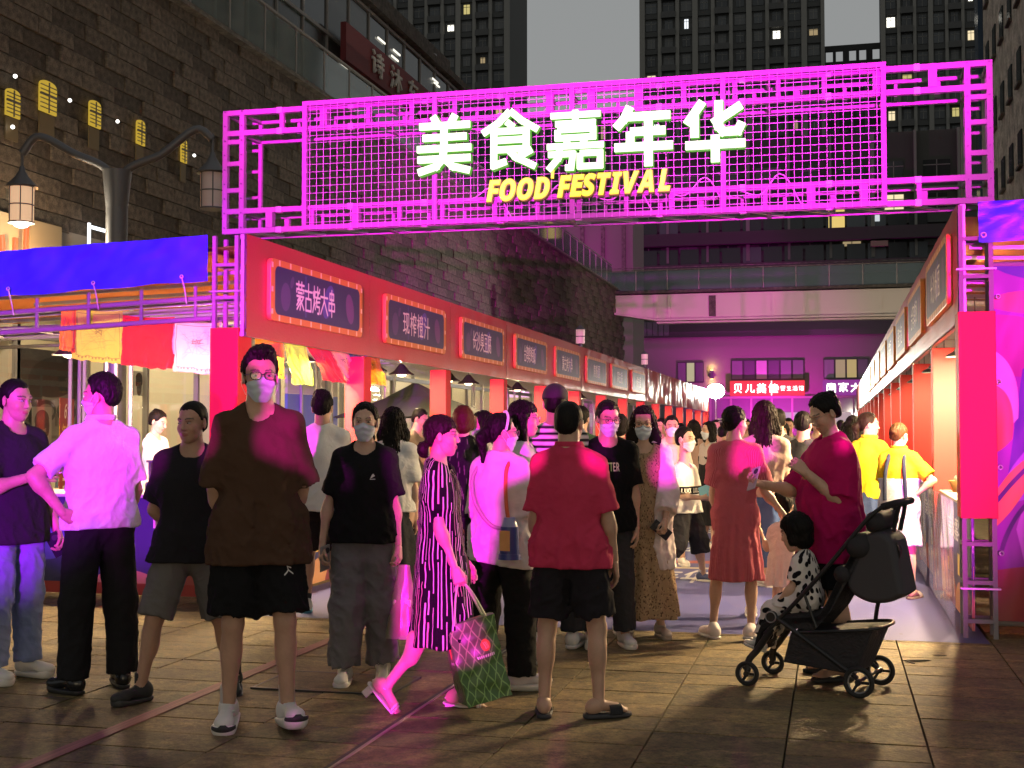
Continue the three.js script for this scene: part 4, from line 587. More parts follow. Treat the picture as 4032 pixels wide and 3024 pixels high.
// ---------- banner wall right of the entrance ----------
{
  const x0 = onZ(3905, 1500, -.05).x, t = thing('banner_wall', 'purple and orange patterned banner wall right of the entrance', 'banner', [0, 0, 0]), W = 3.2, Hh = 2.5;
  const tex = canvasTex(640, 512, (g, w, h) => { g.fillStyle = '#7d2c8c'; g.fillRect(0, 0, w, h); const blob = (c, pts) => { g.fillStyle = c; g.beginPath(); g.moveTo(pts[0], pts[1]); for (let i = 2; i < pts.length; i += 4) g.quadraticCurveTo(pts[i], pts[i + 1], pts[i + 2], pts[i + 3]); g.fill(); };
    blob('#3a2a86', [0, 0, 60, 40, 200, 10, 200, 0, 0, 0]); blob('#b3566a', [0, 46, 60, 20, 160, 60, 60, 80, 0, 60]); blob('#8c2f70', [0, 70, 80, 70, 130, 130, 60, 180, 0, 150]); blob('#3a2a86', [40, 150, 70, 120, 160, 100, 130, 260, 20, 300]); blob('#d9a0b0', [0, 120, 40, 140, 34, 220, 10, 250, 0, 240]); blob('#c8643c', [0, 170, 34, 180, 26, 250, 10, 270, 0, 270]); blob('#8d62b8', [20, 300, 60, 220, 200, 190, 240, 300, 30, 340]); blob('#d98a3c', [0, 330, 30, 280, 60, 270, 50, 330, 0, 380]); blob('#b06ac0', [30, 380, 50, 290, 140, 260, 180, 380, 40, 430]); blob('#cf7f3a', [60, 380, 90, 320, 200, 330, 160, 420, 50, 430]); blob('#8c2a30', [0, 440, 80, 420, 300, 440, 300, 512, 0, 512]);
    g.strokeStyle = '#2c2052'; g.lineWidth = 6; g.beginPath(); g.moveTo(0, 345); g.quadraticCurveTo(40, 290, 90, 250); g.stroke(); g.beginPath(); g.moveTo(10, 410); g.quadraticCurveTo(30, 330, 110, 300); g.stroke(); for (let i = 0; i < 10; i++) { g.fillStyle = ['#3a2a86', '#c8643c', '#d9a0b0', '#b06ac0'][i % 4]; g.beginPath(); g.ellipse(260 + (i % 4) * 100, 60 + Math.floor(i / 4) * 160, 60, 80, i, 0, 7); g.fill(); } });
  part('print', clothSheet(W, Hh, 60, 30, (x, y) => [x0 + W / 2 + x, y + Hh / 2 + .12, -.03 + .03 * n2(x * 2.6, y * .7) + .012 * n2(x * 8, y * 2)]), M(0xffffff, .5, { map: tex }), t);
  part('frame', [rod(V(x0, 2.64, -.12), V(x0 + W, 2.64, -.12), .024), rod(V(x0, .1, -.12), V(x0 + W, .1, -.12), .024)], trussMat, t);
  for (let i = 0; i < 4; i++) { const e = part('eyelet', new THREE.TorusGeometry(.014, .005, 6, 14), steel, t); e.position.set(x0 + .04, .6 + i * .6, .03); }
  const u = thing('blue_tarpaulin', 'blue tarpaulin edge over the banner wall', 'tarpaulin', [0, 0, 0]); const ux = onZ(3852, 860, .06).x;
  part('sheet', clothSheet(3.4, 1, 50, 10, (x, y) => { const X = ux + 1.7 + x; return [X, lerp(2.78, 3.07, y + .5) + .02 * (X - ux), .06 + .02 * n2(X * 3, y * 2)]; }), blueTarp, u); const ue = part('eyelet', new THREE.TorusGeometry(.016, .006, 6, 14), steel, u); ue.position.set(ux + .03, 2.83, .09);
  part('roof', clothSheet(3.2, 3.2, 6, 4, (x, y) => [ux + 1.75 + x, 2.86 - .05 * Math.sin(x * 2), y - 1.7]), M(L(.5, .16, .04), .8), u);
}
// ---------- unseen coloured floodlights, placed to light the sign, the crowd and the end wall ----------
function stageLight(px, pz, h, tx, ty, tz, cd, ang, col, lab, soft = 5, pen = .45) {
  const t = thing('unseen_stage_floodlight', lab, 'lamp', [px, 0, pz]), d = V(tx - px, ty - h, tz - pz).normalize();
  part('stand', [rod(V(0, 0, 0), V(0, h - .1, 0), .02), ...[0, 2.1, 4.2].map((a) => rod(V(0, .7, 0), V(.5 * Math.cos(a), 0, .5 * Math.sin(a)), .014))], darkSteel, t);
  const c = part('can', rod(V(0, h, 0).addScaledVector(d, -.22), V(0, h, 0).addScaledVector(d, .02), .12, 20), darkSteel, t);
  const le = new THREE.CircleGeometry(.105, 24); le.applyQuaternion(new THREE.Quaternion().setFromUnitVectors(V(0, 0, 1), d)).translate(d.x * .024, h + d.y * .024, d.z * .024); part('lens', le, glow(...col, 8), c);
  const s = new THREE.SpotLight(L(...col), cd, 0, ang, pen); s.position.set(px + d.x * .06, h + d.y * .06, pz + d.z * .06); s.target.position.set(tx, ty, tz); s.shadow.radius = soft; s.castShadow = true; s.name = 'stage_beam'; scene.add(s, s.target);
}
const MAG = [1, .0, .8];
const camF = V(-Math.sin(camera.rotation.y), 0, -Math.cos(camera.rotation.y)), camR = V(Math.cos(camera.rotation.y), 0, -Math.sin(camera.rotation.y));
const stagePos = camera.position.clone().setY(0).addScaledVector(camF, -12).addScaledVector(camR, -1.2);
for (const [az, el, side, cd, half, col, pen, lab] of [[5, 2.0, 0, 3600, 10, MAG, .22, 'unseen magenta stage floodlight behind the viewer, placed to light the crowd'], [.4, 6.3, .2, 7500, 4.7, MAG, .35, 'unseen magenta floodlight behind the viewer, placed to light the sign, brick side half'], [7.3, 6.3, .4, 7500, 4.7, MAG, .35, 'unseen magenta floodlight behind the viewer, placed to light the sign, banner side half'], [0, .4, -2.1, 4000, 4.9, [.6, .0, 1], .25, 'unseen violet stage floodlight behind the viewer, placed to light the brick side people']]) {  // all out of view; the two tilted ones are placed to light the sign
  const a = az * Math.PI / 180, d = camF.clone().multiplyScalar(Math.cos(a)).addScaledVector(camR, Math.sin(a)), p = stagePos.clone().addScaledVector(camR, side), q = p.clone().addScaledVector(d, 20);
  stageLight(p.x, p.z, 1.86, q.x, 1.86 + 20 * Math.tan(el * Math.PI / 180), q.z, cd, half * Math.PI / 180, col, lab, 3, pen);
}
stageLight(zx(3020, -92), -91, .5, zx(3020, -98), 7.5, -98, 700, 1.0, [1, .02, .75], 'unseen magenta floodlight by the far shops, placed to light the end wall');  // unseen lamp, placed to throw the magenta wash on the end wall

// unseen shop windows behind the viewer, placed to light all that faces the square
{
  const c = camera.position.clone().setY(0).addScaledVector(camF, -17), t = thing('shop', 'unseen row of warm lit shop windows behind the viewer, placed to light the crowd', 'shop', c); t.rotation.y = Math.atan2(camF.x, camF.z);
  part('wall', box(22, 6, .4, 0, 3, -.4), M(L(.4, .36, .3), .85), t);
  for (let i = 0; i < 6; i++) { const x = -8.75 + i * 3.5; part('window', box(3.1, 2.9, .06, x, 2.1, -.15), glow(1, .8, .52, 1.6), t); part('window_frame', [box(3.3, .1, .12, x, 3.6, -.12), box(3.3, .1, .12, x, .6, -.12), box(.1, 3.1, .12, x - 1.6, 2.1, -.12), box(.08, 2.9, .1, x, 2.1, -.11)], mullion, t); }
  const l = new THREE.RectAreaLight(L(1, .8, .5), 4.4, 20, 2.9); l.position.set(0, 2.1, .05); l.rotation.y = Math.PI; t.add(l);
}
// ---------- figures: signed distance fields on grids, meshed by surface nets ----------
function cap(a, b, ra, rb, o = {}) {
  const s = o.s ?? 1, ax = a.x, ay = a.y, az = a.z / s, bx = b.x - ax, by = b.y - ay, bz = b.z / s - az, ll = bx * bx + by * by + bz * bz || 1e-9, q = s < 1 ? .5 + s * .5 : 1, cut = o.cut, R = Math.max(ra, rb) + .04;
  return { k: o.k ?? .02, sub: o.sub, bb: [Math.min(a.x, b.x) - R, Math.min(a.y, b.y) - R, Math.min(a.z, b.z) - R, Math.max(a.x, b.x) + R, Math.max(a.y, b.y) + R, Math.max(a.z, b.z) + R],
    d: (x, y, z) => { const px = x - ax, py = y - ay, pz = z / s - az; let t = (px * bx + py * by + pz * bz) / ll; t = t < 0 ? 0 : t > 1 ? 1 : t; const ex = px - bx * t, ey = py - by * t, ez = pz - bz * t; let d = (Math.sqrt(ex * ex + ey * ey + ez * ez) - (ra + (rb - ra) * t)) * q; if (cut) { const c = (x - cut[0].x) * cut[1].x + (y - cut[0].y) * cut[1].y + (z - cut[0].z) * cut[1].z; if (c > d) d = c; } return d; } };
}
function ell(c, r, o = {}) {
  const [rx, ry, rz] = r.length ? r : [r, r, r], R = Math.max(rx, ry, rz) + .04, m = o.rot ? new THREE.Matrix4().makeRotationFromEuler(new THREE.Euler(...o.rot)).transpose().elements : null;
  return { k: o.k ?? .015, sub: o.sub, bb: [c.x - R, c.y - R, c.z - R, c.x + R, c.y + R, c.z + R],
    d: (x, y, z) => { x -= c.x; y -= c.y; z -= c.z; if (m) { const X = m[0] * x + m[4] * y + m[8] * z, Y = m[1] * x + m[5] * y + m[9] * z; z = m[2] * x + m[6] * y + m[10] * z; x = X; y = Y; } const k0 = Math.sqrt(x * x / rx / rx + y * y / ry / ry + z * z / rz / rz), k1 = Math.sqrt(x * x / rx ** 4 + y * y / ry ** 4 + z * z / rz ** 4); return k1 > 1e-6 ? k0 * (k0 - 1) / k1 : -Math.min(rx, ry, rz); } };
}
const smin = (a, b, k) => { const h = k - Math.abs(a - b); return h > 0 ? Math.min(a, b) - h * h / (4 * k) : Math.min(a, b); };
const evalPrims = (ps, x, y, z) => { let d = 1; for (const p of ps) { const e = p.d(x, y, z); d = p.sub ? -smin(-d, e, p.k) : smin(d, e, p.k); } return d; };
function meshField(prims, cell, mod) {
  const lo = [1e9, 1e9, 1e9], hi = [-1e9, -1e9, -1e9];
  for (const p of prims) if (!p.sub) for (let i = 0; i < 3; i++) { lo[i] = Math.min(lo[i], p.bb[i]); hi[i] = Math.max(hi[i], p.bb[i + 3]); }
  const n = [0, 1, 2].map((i) => Math.ceil((hi[i] - lo[i]) / cell) + 1), [nx, ny, nz] = n, f = new Float32Array(nx * ny * nz).fill(.5);
  for (const p of prims) {
    const b = [0, 1, 2].map((i) => Math.max(0, Math.floor((p.bb[i] - lo[i]) / cell))), e = [0, 1, 2].map((i) => Math.min(n[i] - 1, Math.ceil((p.bb[i + 3] - lo[i]) / cell)));
    for (let k = b[2]; k <= e[2]; k++) for (let j = b[1]; j <= e[1]; j++) { let q = (k * ny + j) * nx + b[0]; for (let i = b[0]; i <= e[0]; i++, q++) { const d = p.d(lo[0] + i * cell, lo[1] + j * cell, lo[2] + k * cell); f[q] = p.sub ? -smin(-f[q], d, p.k) : smin(f[q], d, p.k); } }
  }
  if (mod) for (let k = 0, q = 0; k < nz; k++) for (let j = 0; j < ny; j++) for (let i = 0; i < nx; i++, q++) if (f[q] < .05) f[q] = mod(lo[0] + i * cell, lo[1] + j * cell, lo[2] + k * cell, f[q]);
  // surface nets
  const id = new Int32Array(nx * ny * nz).fill(-1), pos = [], idx = [], sy = nx, sz = nx * ny, off = [0, 1, sy, sy + 1, sz, sz + 1, sz + sy, sz + sy + 1];
  const ED = [[0, 1], [2, 3], [4, 5], [6, 7], [0, 2], [1, 3], [4, 6], [5, 7], [0, 4], [1, 5], [2, 6], [3, 7]];
  for (let k = 0; k < nz - 1; k++) for (let j = 0; j < ny - 1; j++) for (let i = 0; i < nx - 1; i++) {
    const q = k * sz + j * sy + i; let m = 0; for (let c = 0; c < 8; c++) if (f[q + off[c]] < 0) m |= 1 << c; if (m === 0 || m === 255) continue;
    let x = 0, y = 0, z = 0, c = 0;
    for (const [a, b] of ED) { if (((m >> a) & 1) === ((m >> b) & 1)) continue; const fa = f[q + off[a]], fb = f[q + off[b]], t = fa / (fa - fb); x += (a & 1) + ((b & 1) - (a & 1)) * t; y += ((a >> 1) & 1) + (((b >> 1) & 1) - ((a >> 1) & 1)) * t; z += (a >> 2) + ((b >> 2) - (a >> 2)) * t; c++; }
    id[q] = pos.length / 3; pos.push(lo[0] + (i + x / c) * cell, lo[1] + (j + y / c) * cell, lo[2] + (k + z / c) * cell);
  }
  const quad = (a, b, c, d, fl) => { if (a < 0 || b < 0 || c < 0 || d < 0) return; fl ? idx.push(a, c, b, b, c, d) : idx.push(a, b, c, b, d, c); };
  for (let k = 1; k < nz - 1; k++) for (let j = 1; j < ny - 1; j++) for (let i = 1; i < nx - 1; i++) {
    const q = k * sz + j * sy + i, s = f[q] < 0;
    if (s !== f[q + 1] < 0) quad(id[q - sy - sz], id[q - sz], id[q - sy], id[q], !s);
    if (s !== f[q + sy] < 0) quad(id[q - 1 - sz], id[q - 1], id[q - sz], id[q], !s);
    if (s !== f[q + sz] < 0) quad(id[q - 1 - sy], id[q - sy], id[q - 1], id[q], !s);
  }
  const g = new THREE.BufferGeometry(); g.setAttribute('position', new THREE.Float32BufferAttribute(pos, 3)); g.setIndex(idx); g.computeVertexNormals(); return g;
}
function paint(g, fn) { const p = g.attributes.position, c = new Float32Array(p.count * 3); for (let i = 0; i < p.count; i++) { const k = fn(p.getX(i), p.getY(i), p.getZ(i)); c[i * 3] = k[0]; c[i * 3 + 1] = k[1]; c[i * 3 + 2] = k[2]; } g.setAttribute('color', new THREE.BufferAttribute(c, 3)); return g; }
const mergeIdx = (list) => mergeGeometries(list);
const SKIN = { m: [.42, .245, .165], f: [.5, .315, .225], o: [.36, .205, .135], k: [.5, .32, .23] };
const skinMat = P(0xffffff, .55, { vertexColors: true, sheen: .15, sheenColor: C(0xffffff) });
const hairMats = {}; const hairMat = (c) => hairMats[c] ??= P(C(c), .6, { specularIntensity: .3 });
const eyeMat = P(0xffffff, .25, { vertexColors: true, clearcoat: .4 });
const maskMat = M(L(.5, .56, .62), .85), glassRim = M(L(.02, .02, .025), .3);

function headPrims(sex, v1 = 0, v2 = 0, v3 = 0) {
  const f = (sex === 'f' ? .95 : 1) * (1 + .14 * v1), p = [
    ell(V(0, .035, -.012), [.075, .085, .092]), ell(V(0, -.028, .018), [.063 * f, .086, .068], { k: .02 }), ell(V(0, -.078 - .008 * v2, .03), [.045 * f, .036, .046], { k: .03 }), ell(V(0, -.1, .056), [.02, .016, .016], { k: .02 }),
    ell(V(.036, -.03, .056), [.024, .022, .022], { k: .025 }), ell(V(-.036, -.03, .056), [.024, .022, .022], { k: .025 }),
    cap(V(-.034, .024, .077), V(.034, .024, .077), .012, .012, { k: .02 }),
    cap(V(0, .016, .084 + .004 * v3), V(0, -.028 - .006 * v2, .099 + .006 * v3), .007, .012 + .003 * v3, { k: .012 }), ell(V(.0115, -.034, .094), [.0085, .0075, .009], { k: .006 }), ell(V(-.0115, -.034, .094), [.0085, .0075, .009], { k: .006 }),
    ell(V(0, -.06, .083), [.023, .0058, .0105], { k: .006 }), ell(V(0, -.0705, .081), [.019, .0066, .011], { k: .006 }),
    ell(V(.0315, .002, .095), [.019, .010, .013], { sub: true, k: .012 }), ell(V(-.0315, .002, .095), [.019, .010, .013], { sub: true, k: .012 }),
  ];
  for (const s of [-1, 1]) { p.push(ell(V(s * .079, -.006, -.012), [.009, .031, .019], { k: .008, rot: [.15, s * .35, -s * .12] })); p.push(ell(V(s * .088, -.004, -.006), [.006, .02, .01], { sub: true, k: .006 })); }
  return p;
}
function wrap(prims, t0, t1, yb, yt, off, nt, ny, smooth = 0, cz = -.01) { // sheet laid over the head: angle t round the head, height between yb(t) and yt(t)
  const R = [], pos = [], uv = [], idx = [];
  for (let i = 0; i <= nt; i++) for (let j = 0; j <= ny; j++) { const t = lerp(t0, t1, i / nt), y = lerp(yb(t), yt(t), j / ny), sx = Math.sin(t), sz = Math.cos(t); let r = .16; while (r > .03 && evalPrims(prims, sx * r, y, cz + sz * r) > 0) r -= .0025; R.push(r + off); }
  for (let it = 0; it < smooth; it++) { const Q = R.slice(); for (let i = 0; i <= nt; i++) for (let j = 0; j <= ny; j++) { let a = 0, c = 0; for (const [u, v] of [[-1, 0], [1, 0], [0, -1], [0, 1]]) { const I = i + u, J = j + v; if (I < 0 || J < 0 || I > nt || J > ny) continue; a += Q[I * (ny + 1) + J]; c++; } R[i * (ny + 1) + j] = Math.max(Q[i * (ny + 1) + j], a / c); } }
  for (let i = 0; i <= nt; i++) for (let j = 0; j <= ny; j++) { const t = lerp(t0, t1, i / nt), y = lerp(yb(t), yt(t), j / ny), r = R[i * (ny + 1) + j] + .0012 * Math.sin(j / ny * 19); pos.push(Math.sin(t) * r, y, cz + Math.cos(t) * r); uv.push(i / nt, j / ny); if (i < nt && j < ny) { const a = i * (ny + 1) + j, b = a + ny + 1; idx.push(a, b, a + 1, b, b + 1, a + 1); } }
  const g = new THREE.BufferGeometry(); g.setAttribute('position', new THREE.Float32BufferAttribute(pos, 3)); g.setAttribute('uv', new THREE.Float32BufferAttribute(uv, 2)); g.setIndex(idx); g.computeVertexNormals(); return g;
}
function hairPrims(h) { // in the head frame
  const t = h.type, p = [], vol = h.vol ?? 0;
  const strand = (x, y, z, d, a = .003) => { const n = Math.atan2(x, z + .02); return d - a * (1 - 2.4 * Math.abs(n3(n * 7, y * 8, 3 + z * 5))) - a * .7 * (1 - 2.4 * Math.abs(n3(x * 75, y * 13, z * 75 + y * 20))); };
  let mod;
  if (t === 'short' || t === 'crop' || t === 'spiky') {
    const e = t === 'crop' ? .005 : .011 + vol;
    p.push(ell(V(0, .04, -.014), [.075 + e, .085 + e * 1.35, .092 + e])); p.push(ell(V(0, -.02, -.055), [.064, .055, .042], { k: .03 }));
    if (t === 'spiky') { p.push(ell(V(0, .12, .03), [.05, .026, .05], { k: .03 })); p.push(ell(V(.02, .125, -.01), [.045, .024, .05], { k: .03 })); }
    mod = (x, y, z, d) => { const hl = z > .02 ? lerp(.03, .076 - .004 * Math.cos(x * 60) + (Math.abs(x) > .035 ? .006 : 0), sm(.02, .06, z)) : z > -.03 ? lerp(.008, .03, sm(-.03, .02, z)) - (Math.abs(x) > .06 && z > -.005 && z < .02 ? .028 : 0) : lerp(-.062, .008, sm(-.07, -.03, z)); d = strand(x, y, z, d, t === 'spiky' ? .0055 : t === 'crop' ? .0015 : .004); const j = hl + .006 * n3(x * 55, y * 10, z * 55); d += e * 1.25 * (1 - sm(0, .034, y - j)); return Math.max(d, (j - y) * .9); };
  } else {
    p.push(ell(V(0, .042, -.016), [.084 + vol, .092 + vol, .102 + vol]));
    if (t === 'long') { const l = h.len ?? .3; for (const s of [-1, 1]) { p.push(cap(V(s * .066, .02, -.012), V(s * .085, -.1, -.005), .034, .042, { k: .03 })); p.push(cap(V(s * .085, -.1, -.005), V(s * (h.front ? .095 : .075), -.1 - l * .85, h.front ? .105 : -.05), .045, h.front ? .04 : .03, { k: .03 })); } p.push(cap(V(0, .0, -.06), V(0, -.1 - l, -.07), .075, .07, { k: .03, s: .7 })); }
    if (t === 'bowl') { for (const s of [-1, 1]) p.push(cap(V(s * .06, .02, -.01), V(s * .066, -.055, 0), .034, .03, { k: .03 })); p.push(cap(V(0, .02, -.05), V(0, -.05, -.05), .075, .068, { k: .03 })); }
    if (t === 'pony' || t === 'bun' || t === 'low') { p.push(ell(V(0, -.015, -.055), [.068, .06, .045], { k: .03 })); }
    if (t === 'pony') { p.push(cap(V(0, .02, -.115), V(0, -.03, -.14), .022, .03, { k: .015 })); p.push(cap(V(0, -.03, -.14), V(0, -.04 - (h.len ?? .16), -.125), .034, .014, { k: .03 })); }
    if (t === 'bun') p.push(ell(V(0, h.by ?? .075, h.bz ?? -.105), [.036, .034, .034], { k: .012 }));
    if (t === 'low') { p.push(ell(V(0, -.075, -.115), [.05, .045, .036], { k: .014 })); p.push(ell(V(.02, -.1, -.11), [.036, .03, .03], { k: .02 })); }
    if (t === 'buns') { p.push(ell(V(0, -.02, -.05), [.07, .06, .045], { k: .03 })); for (const s of [-1, 1]) p.push(ell(V(s * .055, .105, -.04), [.026, .026, .026], { k: .008 })); }
    const fringe = h.fringe ?? (t === 'bowl' || t === 'buns'), hl0 = fringe ? .032 : .078;
    mod = (x, y, z, d) => { const ax = Math.abs(x); let hl = -9; if (z > .028) hl = lerp(t === 'long' || t === 'bowl' ? -.02 : .004, hl0 - (fringe ? 0 : ax * .35), sm(.028, .058, z)); else if (t !== 'long' && t !== 'bowl') hl = z > -.03 ? lerp(-.012, .004, sm(-.03, .028, z)) : t === 'pony' || t === 'bun' || t === 'low' || t === 'buns' ? (z > -.085 ? lerp(-.075, -.012, sm(-.08, -.03, z)) : -9) : -9; d = strand(x, y, z, d, t === 'long' ? .007 : .004); if (hl > -5) { hl += .005 * n3(x * 50, y * 8, z * 50); d += .011 * (1 - sm(0, .03, y - hl)); d = Math.max(d, (hl - y) * .9); } if ((t === 'long' || t === 'bowl') && z > .028 && ax < .058 && y < hl0) d = Math.max(d, Math.min(.058 - ax, z - .028)); return d; };
  }
  return [p, mod];
}
const poseDefault = { armL: [[.13, -1, -.02], [.04, -1, .14]], armR: [[-.13, -1, -.02], [-.04, -1, .14]], legL: [[.05, -1, .02], [.03, -1, -.02]], legR: [[-.05, -1, .02], [-.03, -1, -.02]] };
function person(s) {
  const sex = s.sex ?? 'm', kid = s.kid, b = (s.build ?? 1) * .89, lod = s.lod ?? 0, cs = [1, 1.35, 2.1][lod];
  const base = s.pos ? s.pos.clone() : s.D ? at(s.x * 1.8228, 1700, s.D).setY(0) : gnd(s.x * 1.8228, s.foot * 1.8228), dep = V(base.x, 0, base.z).sub(camera.position).setY(0).dot(V(-Math.sin(camera.rotation.y), 0, -Math.cos(camera.rotation.y)));
  const pr = kid ? { hip: .47, pel: .485, wa: .56, ch: .65, sh: .715, nb: .762, hs: s.headK ?? .84, ul: .16, fl: .135, th: .215, shn: .22 } : { hip: .515, pel: .53, wa: .61, ch: .715, sh: .798, nb: .846, hs: .566, ul: .172, fl: .146, th: .24, shn: .235 };
  const nrm = (a) => V(...a).normalize(), leg = ['legL', 'legR'].map((k) => s[k] ?? poseDefault[k]), arm = ['armL', 'armR'].map((k) => s[k] ?? poseDefault[k]);
  const lean = (s.lean ?? 0) * Math.PI / 180, hd = s.head ?? {};
  // unit skeleton
  const low = Math.min(...leg.map((l) => pr.hip + nrm(l[0]).y * pr.th + nrm(l[1]).y * pr.shn)), drop = s.sit ? 0 : .043 - low;
  const H = s.H ?? at(s.x * 1.8228, s.top * 1.8228, dep).y / (1 + drop);
  const off = drop * H, up = (x, y, z) => { const p = V(x * H, (y - pr.pel) * H, z * H).applyAxisAngle(V(1, 0, 0), lean); p.y += pr.pel * H + off; return p; };
  const shw = (sex === 'f' ? .076 : .087) * (s.shw ?? 1) * (kid ? .95 : 1), sq = .68;
  const SH = [up(shw, pr.sh, 0), up(-shw, pr.sh, 0)], EL = [], WR = [], HIP = [], KN = [], AN = [];
  [0, 1].forEach((i) => { EL[i] = SH[i].clone().addScaledVector(nrm(arm[i][0]), pr.ul * H); WR[i] = EL[i].clone().addScaledVector(nrm(arm[i][1]), pr.fl * H); HIP[i] = V((i ? -1 : 1) * .05 * H, pr.hip * H + off, 0); KN[i] = HIP[i].clone().addScaledVector(nrm(leg[i][0]), pr.th * H); AN[i] = KN[i].clone().addScaledVector(nrm(leg[i][1]), pr.shn * H); });
  const hs = pr.hs * H, hc = up(0, 1, 0).addScaledVector(V(0, -1, 0), .12 * hs), neck = up(0, pr.nb, -.01);
  hc.add(V(0, 0, (hd.pitch ?? 0) * .0009 + .01));
  const g = thing('person', s.label, 'person', base.setY(s.y ?? 0), 0, s.group);
  const toCam = camera.position.clone().sub(base); g.rotation.y = Math.atan2(toCam.x, toCam.z) + (s.face ?? 0) * Math.PI / 180;
  const view = -(s.face ?? 0) * Math.PI / 180;
  const HM = new THREE.Matrix4().compose(hc, new THREE.Quaternion().setFromEuler(new THREE.Euler((hd.pitch ?? 0) * Math.PI / 180, (hd.yaw ?? 0) * Math.PI / 180, (hd.tilt ?? 0) * Math.PI / 180, 'YXZ')), V(hs, hs, hs));
  const skin = s.skin ?? SKIN[kid ? 'k' : sex], hairC = s.hair?.color ?? '#0e0b0a';
  // --- body
  const torso = (e, k = .03) => [cap(up(-.046, pr.pel, 0), up(.046, pr.pel, 0), (.06 * b) * H + e, (.06 * b) * H + e, { s: .8, k }), cap(up(0, pr.pel, 0), up(0, pr.ch + .02, 0), (sex === 'f' ? .078 : .088) * b * H + e, (.092 + (b - 1) * .06) * H + e, { s: sq, k }), cap(up(-.045, pr.ch, .004), up(.045, pr.ch, .004), .072 * b * H + e, .072 * b * H + e, { s: sq + .04, k }), cap(SH[0], SH[1], .03 * H + e * .7, .03 * H + e * .7, { s: .9, k }), cap(up(0, pr.ch, -.012), up(0, pr.nb - .022, -.014), .05 * H + e * .6, .034 * H + e * .6, { k }), ...[.026, -.026].map((q, i) => cap(up(q, pr.nb - .012, -.012), SH[i].clone().add(V(0, .004 * H, -.004 * H)), .026 * H + e * .5, .025 * H + e * .6, { k })), ...(s.belly ? [ell(up(0, pr.wa + .01, .03), [.085 * b * H + e, .08 * H + e, .06 * b * H * s.belly + e], { k: .04 })] : [])];
  const bp = [...torso(0), cap(neck, hc.clone().add(V(0, -.05 * hs, -.012 * hs)), .036 * H * (sex === 'f' ? .82 : 1) * (kid ? .85 : 1), .034 * H * (sex === 'f' ? .82 : 1) * (kid ? .85 : 1), { k: .03 })];
  [0, 1].forEach((i) => {
    const ab = Math.sqrt(b) * (sex === 'f' ? .88 : 1) * (s.limb ?? 1);
    bp.push(cap(SH[i], EL[i], .028 * H * ab, .0225 * H * ab, { k: .02 }), cap(EL[i], WR[i], .0235 * H * ab, .0155 * H * ab, { k: .015 }), ell(EL[i].clone().lerp(WR[i], .22), .0225 * H * ab, { k: .04 }));
    bp.push(cap(HIP[i], KN[i], .05 * H * ab * (sex === 'f' ? 1.08 : 1), .032 * H * ab, { k: .03 }), cap(KN[i], AN[i], .031 * H * ab, .0195 * H * ab, { k: .02 }), ell(KN[i].clone().lerp(AN[i], .3).add(V(0, 0, -.012 * H)), [.03 * H * ab, .06 * H, .03 * H * ab], { k: .03 }), ell(AN[i], .022 * H * ab, { k: .015 }));
  });
  const parts = [paint(meshField(bp, .0125 * cs * (kid ? .7 : 1)), (x, y, z) => { const m = 1 + .08 * n3(x * 14, y * 9, z * 14) + .05 * n3(x * 60, y * 60, z * 60); return [skin[0] * m, skin[1] * m, skin[2] * m]; })];
  // --- head
  const fr = seeded(Math.round((s.x ?? 1) * 7 + (s.top ?? 0))), hp = headPrims(sex, fr() - .5, fr() - .5, fr() - .5), hg = meshField(hp, .0044 * cs);
  const brow = C(hairC), lip = [skin[0] * .82, skin[1] * .52, skin[2] * .55];
  paint(hg, (x, y, z) => {
    const ax = Math.abs(x); let c = skin;
    const ly = (y + .0655) / (.0115 - ax * .18), lx = ax / .024; if (z > .07 && lx < 1 && Math.abs(ly) < 1) c = lip;
    const by = .0235 + .006 * Math.sin(clamp((ax - .012) / .04) * 2.6); if (z > .05 && ax > .012 && ax < .052 && Math.abs(y - by) < (sex === 'f' ? .0032 : .0045)) c = [lerp(skin[0], brow.r, .8), lerp(skin[1], brow.g, .8), lerp(skin[2], brow.b, .8)];
    if (z > .05 && ax > .014 && ax < .05 && Math.abs(y - .0115) < .0018) c = [skin[0] * .45, skin[1] * .4, skin[2] * .4];
    const mo = 1 + .07 * n3(x * 40, y * 40, z * 40 + (s.x ?? 0)) + .05 * n3(x * 130, y * 130, z * 130); const blush = z > .04 && Math.abs(y + .03) < .03 && ax > .02 ? .06 : 0; return [c[0] * mo * (1 + blush), c[1] * mo * (1 - blush * .4), c[2] * mo * (1 - blush * .3)];
  }); hg.applyMatrix4(HM); parts.push(hg);
  // --- hands
  [0, 1].forEach((i) => {
    const a = arm[i], dir = a[1].length ? nrm(a[3]?.dir ?? a[1]) : V(0, -1, 0), hk = a[3] ?? {}, curl = hk.curl ?? .38, sc = H / 1.72 * (sex === 'f' ? .92 : 1) * (kid ? .95 : 1);
    const Y = dir.clone().negate(), Zp = nrm(a[2] ?? [i ? 1 : -1, 0, -.15]); Zp.addScaledVector(Y, -Zp.dot(Y)).normalize(); const X = V(0, 0, 0).crossVectors(Y, Zp); if (i) X.negate(); // thumb side
    const T = (x, y, z) => WR[i].clone().addScaledVector(X, x * sc).addScaledVector(Y, y * sc).addScaledVector(Zp, z * sc), hp2 = [], kb = [-.03, -.0105, .0105, .031], ln = [.058, .074, .08, .072];
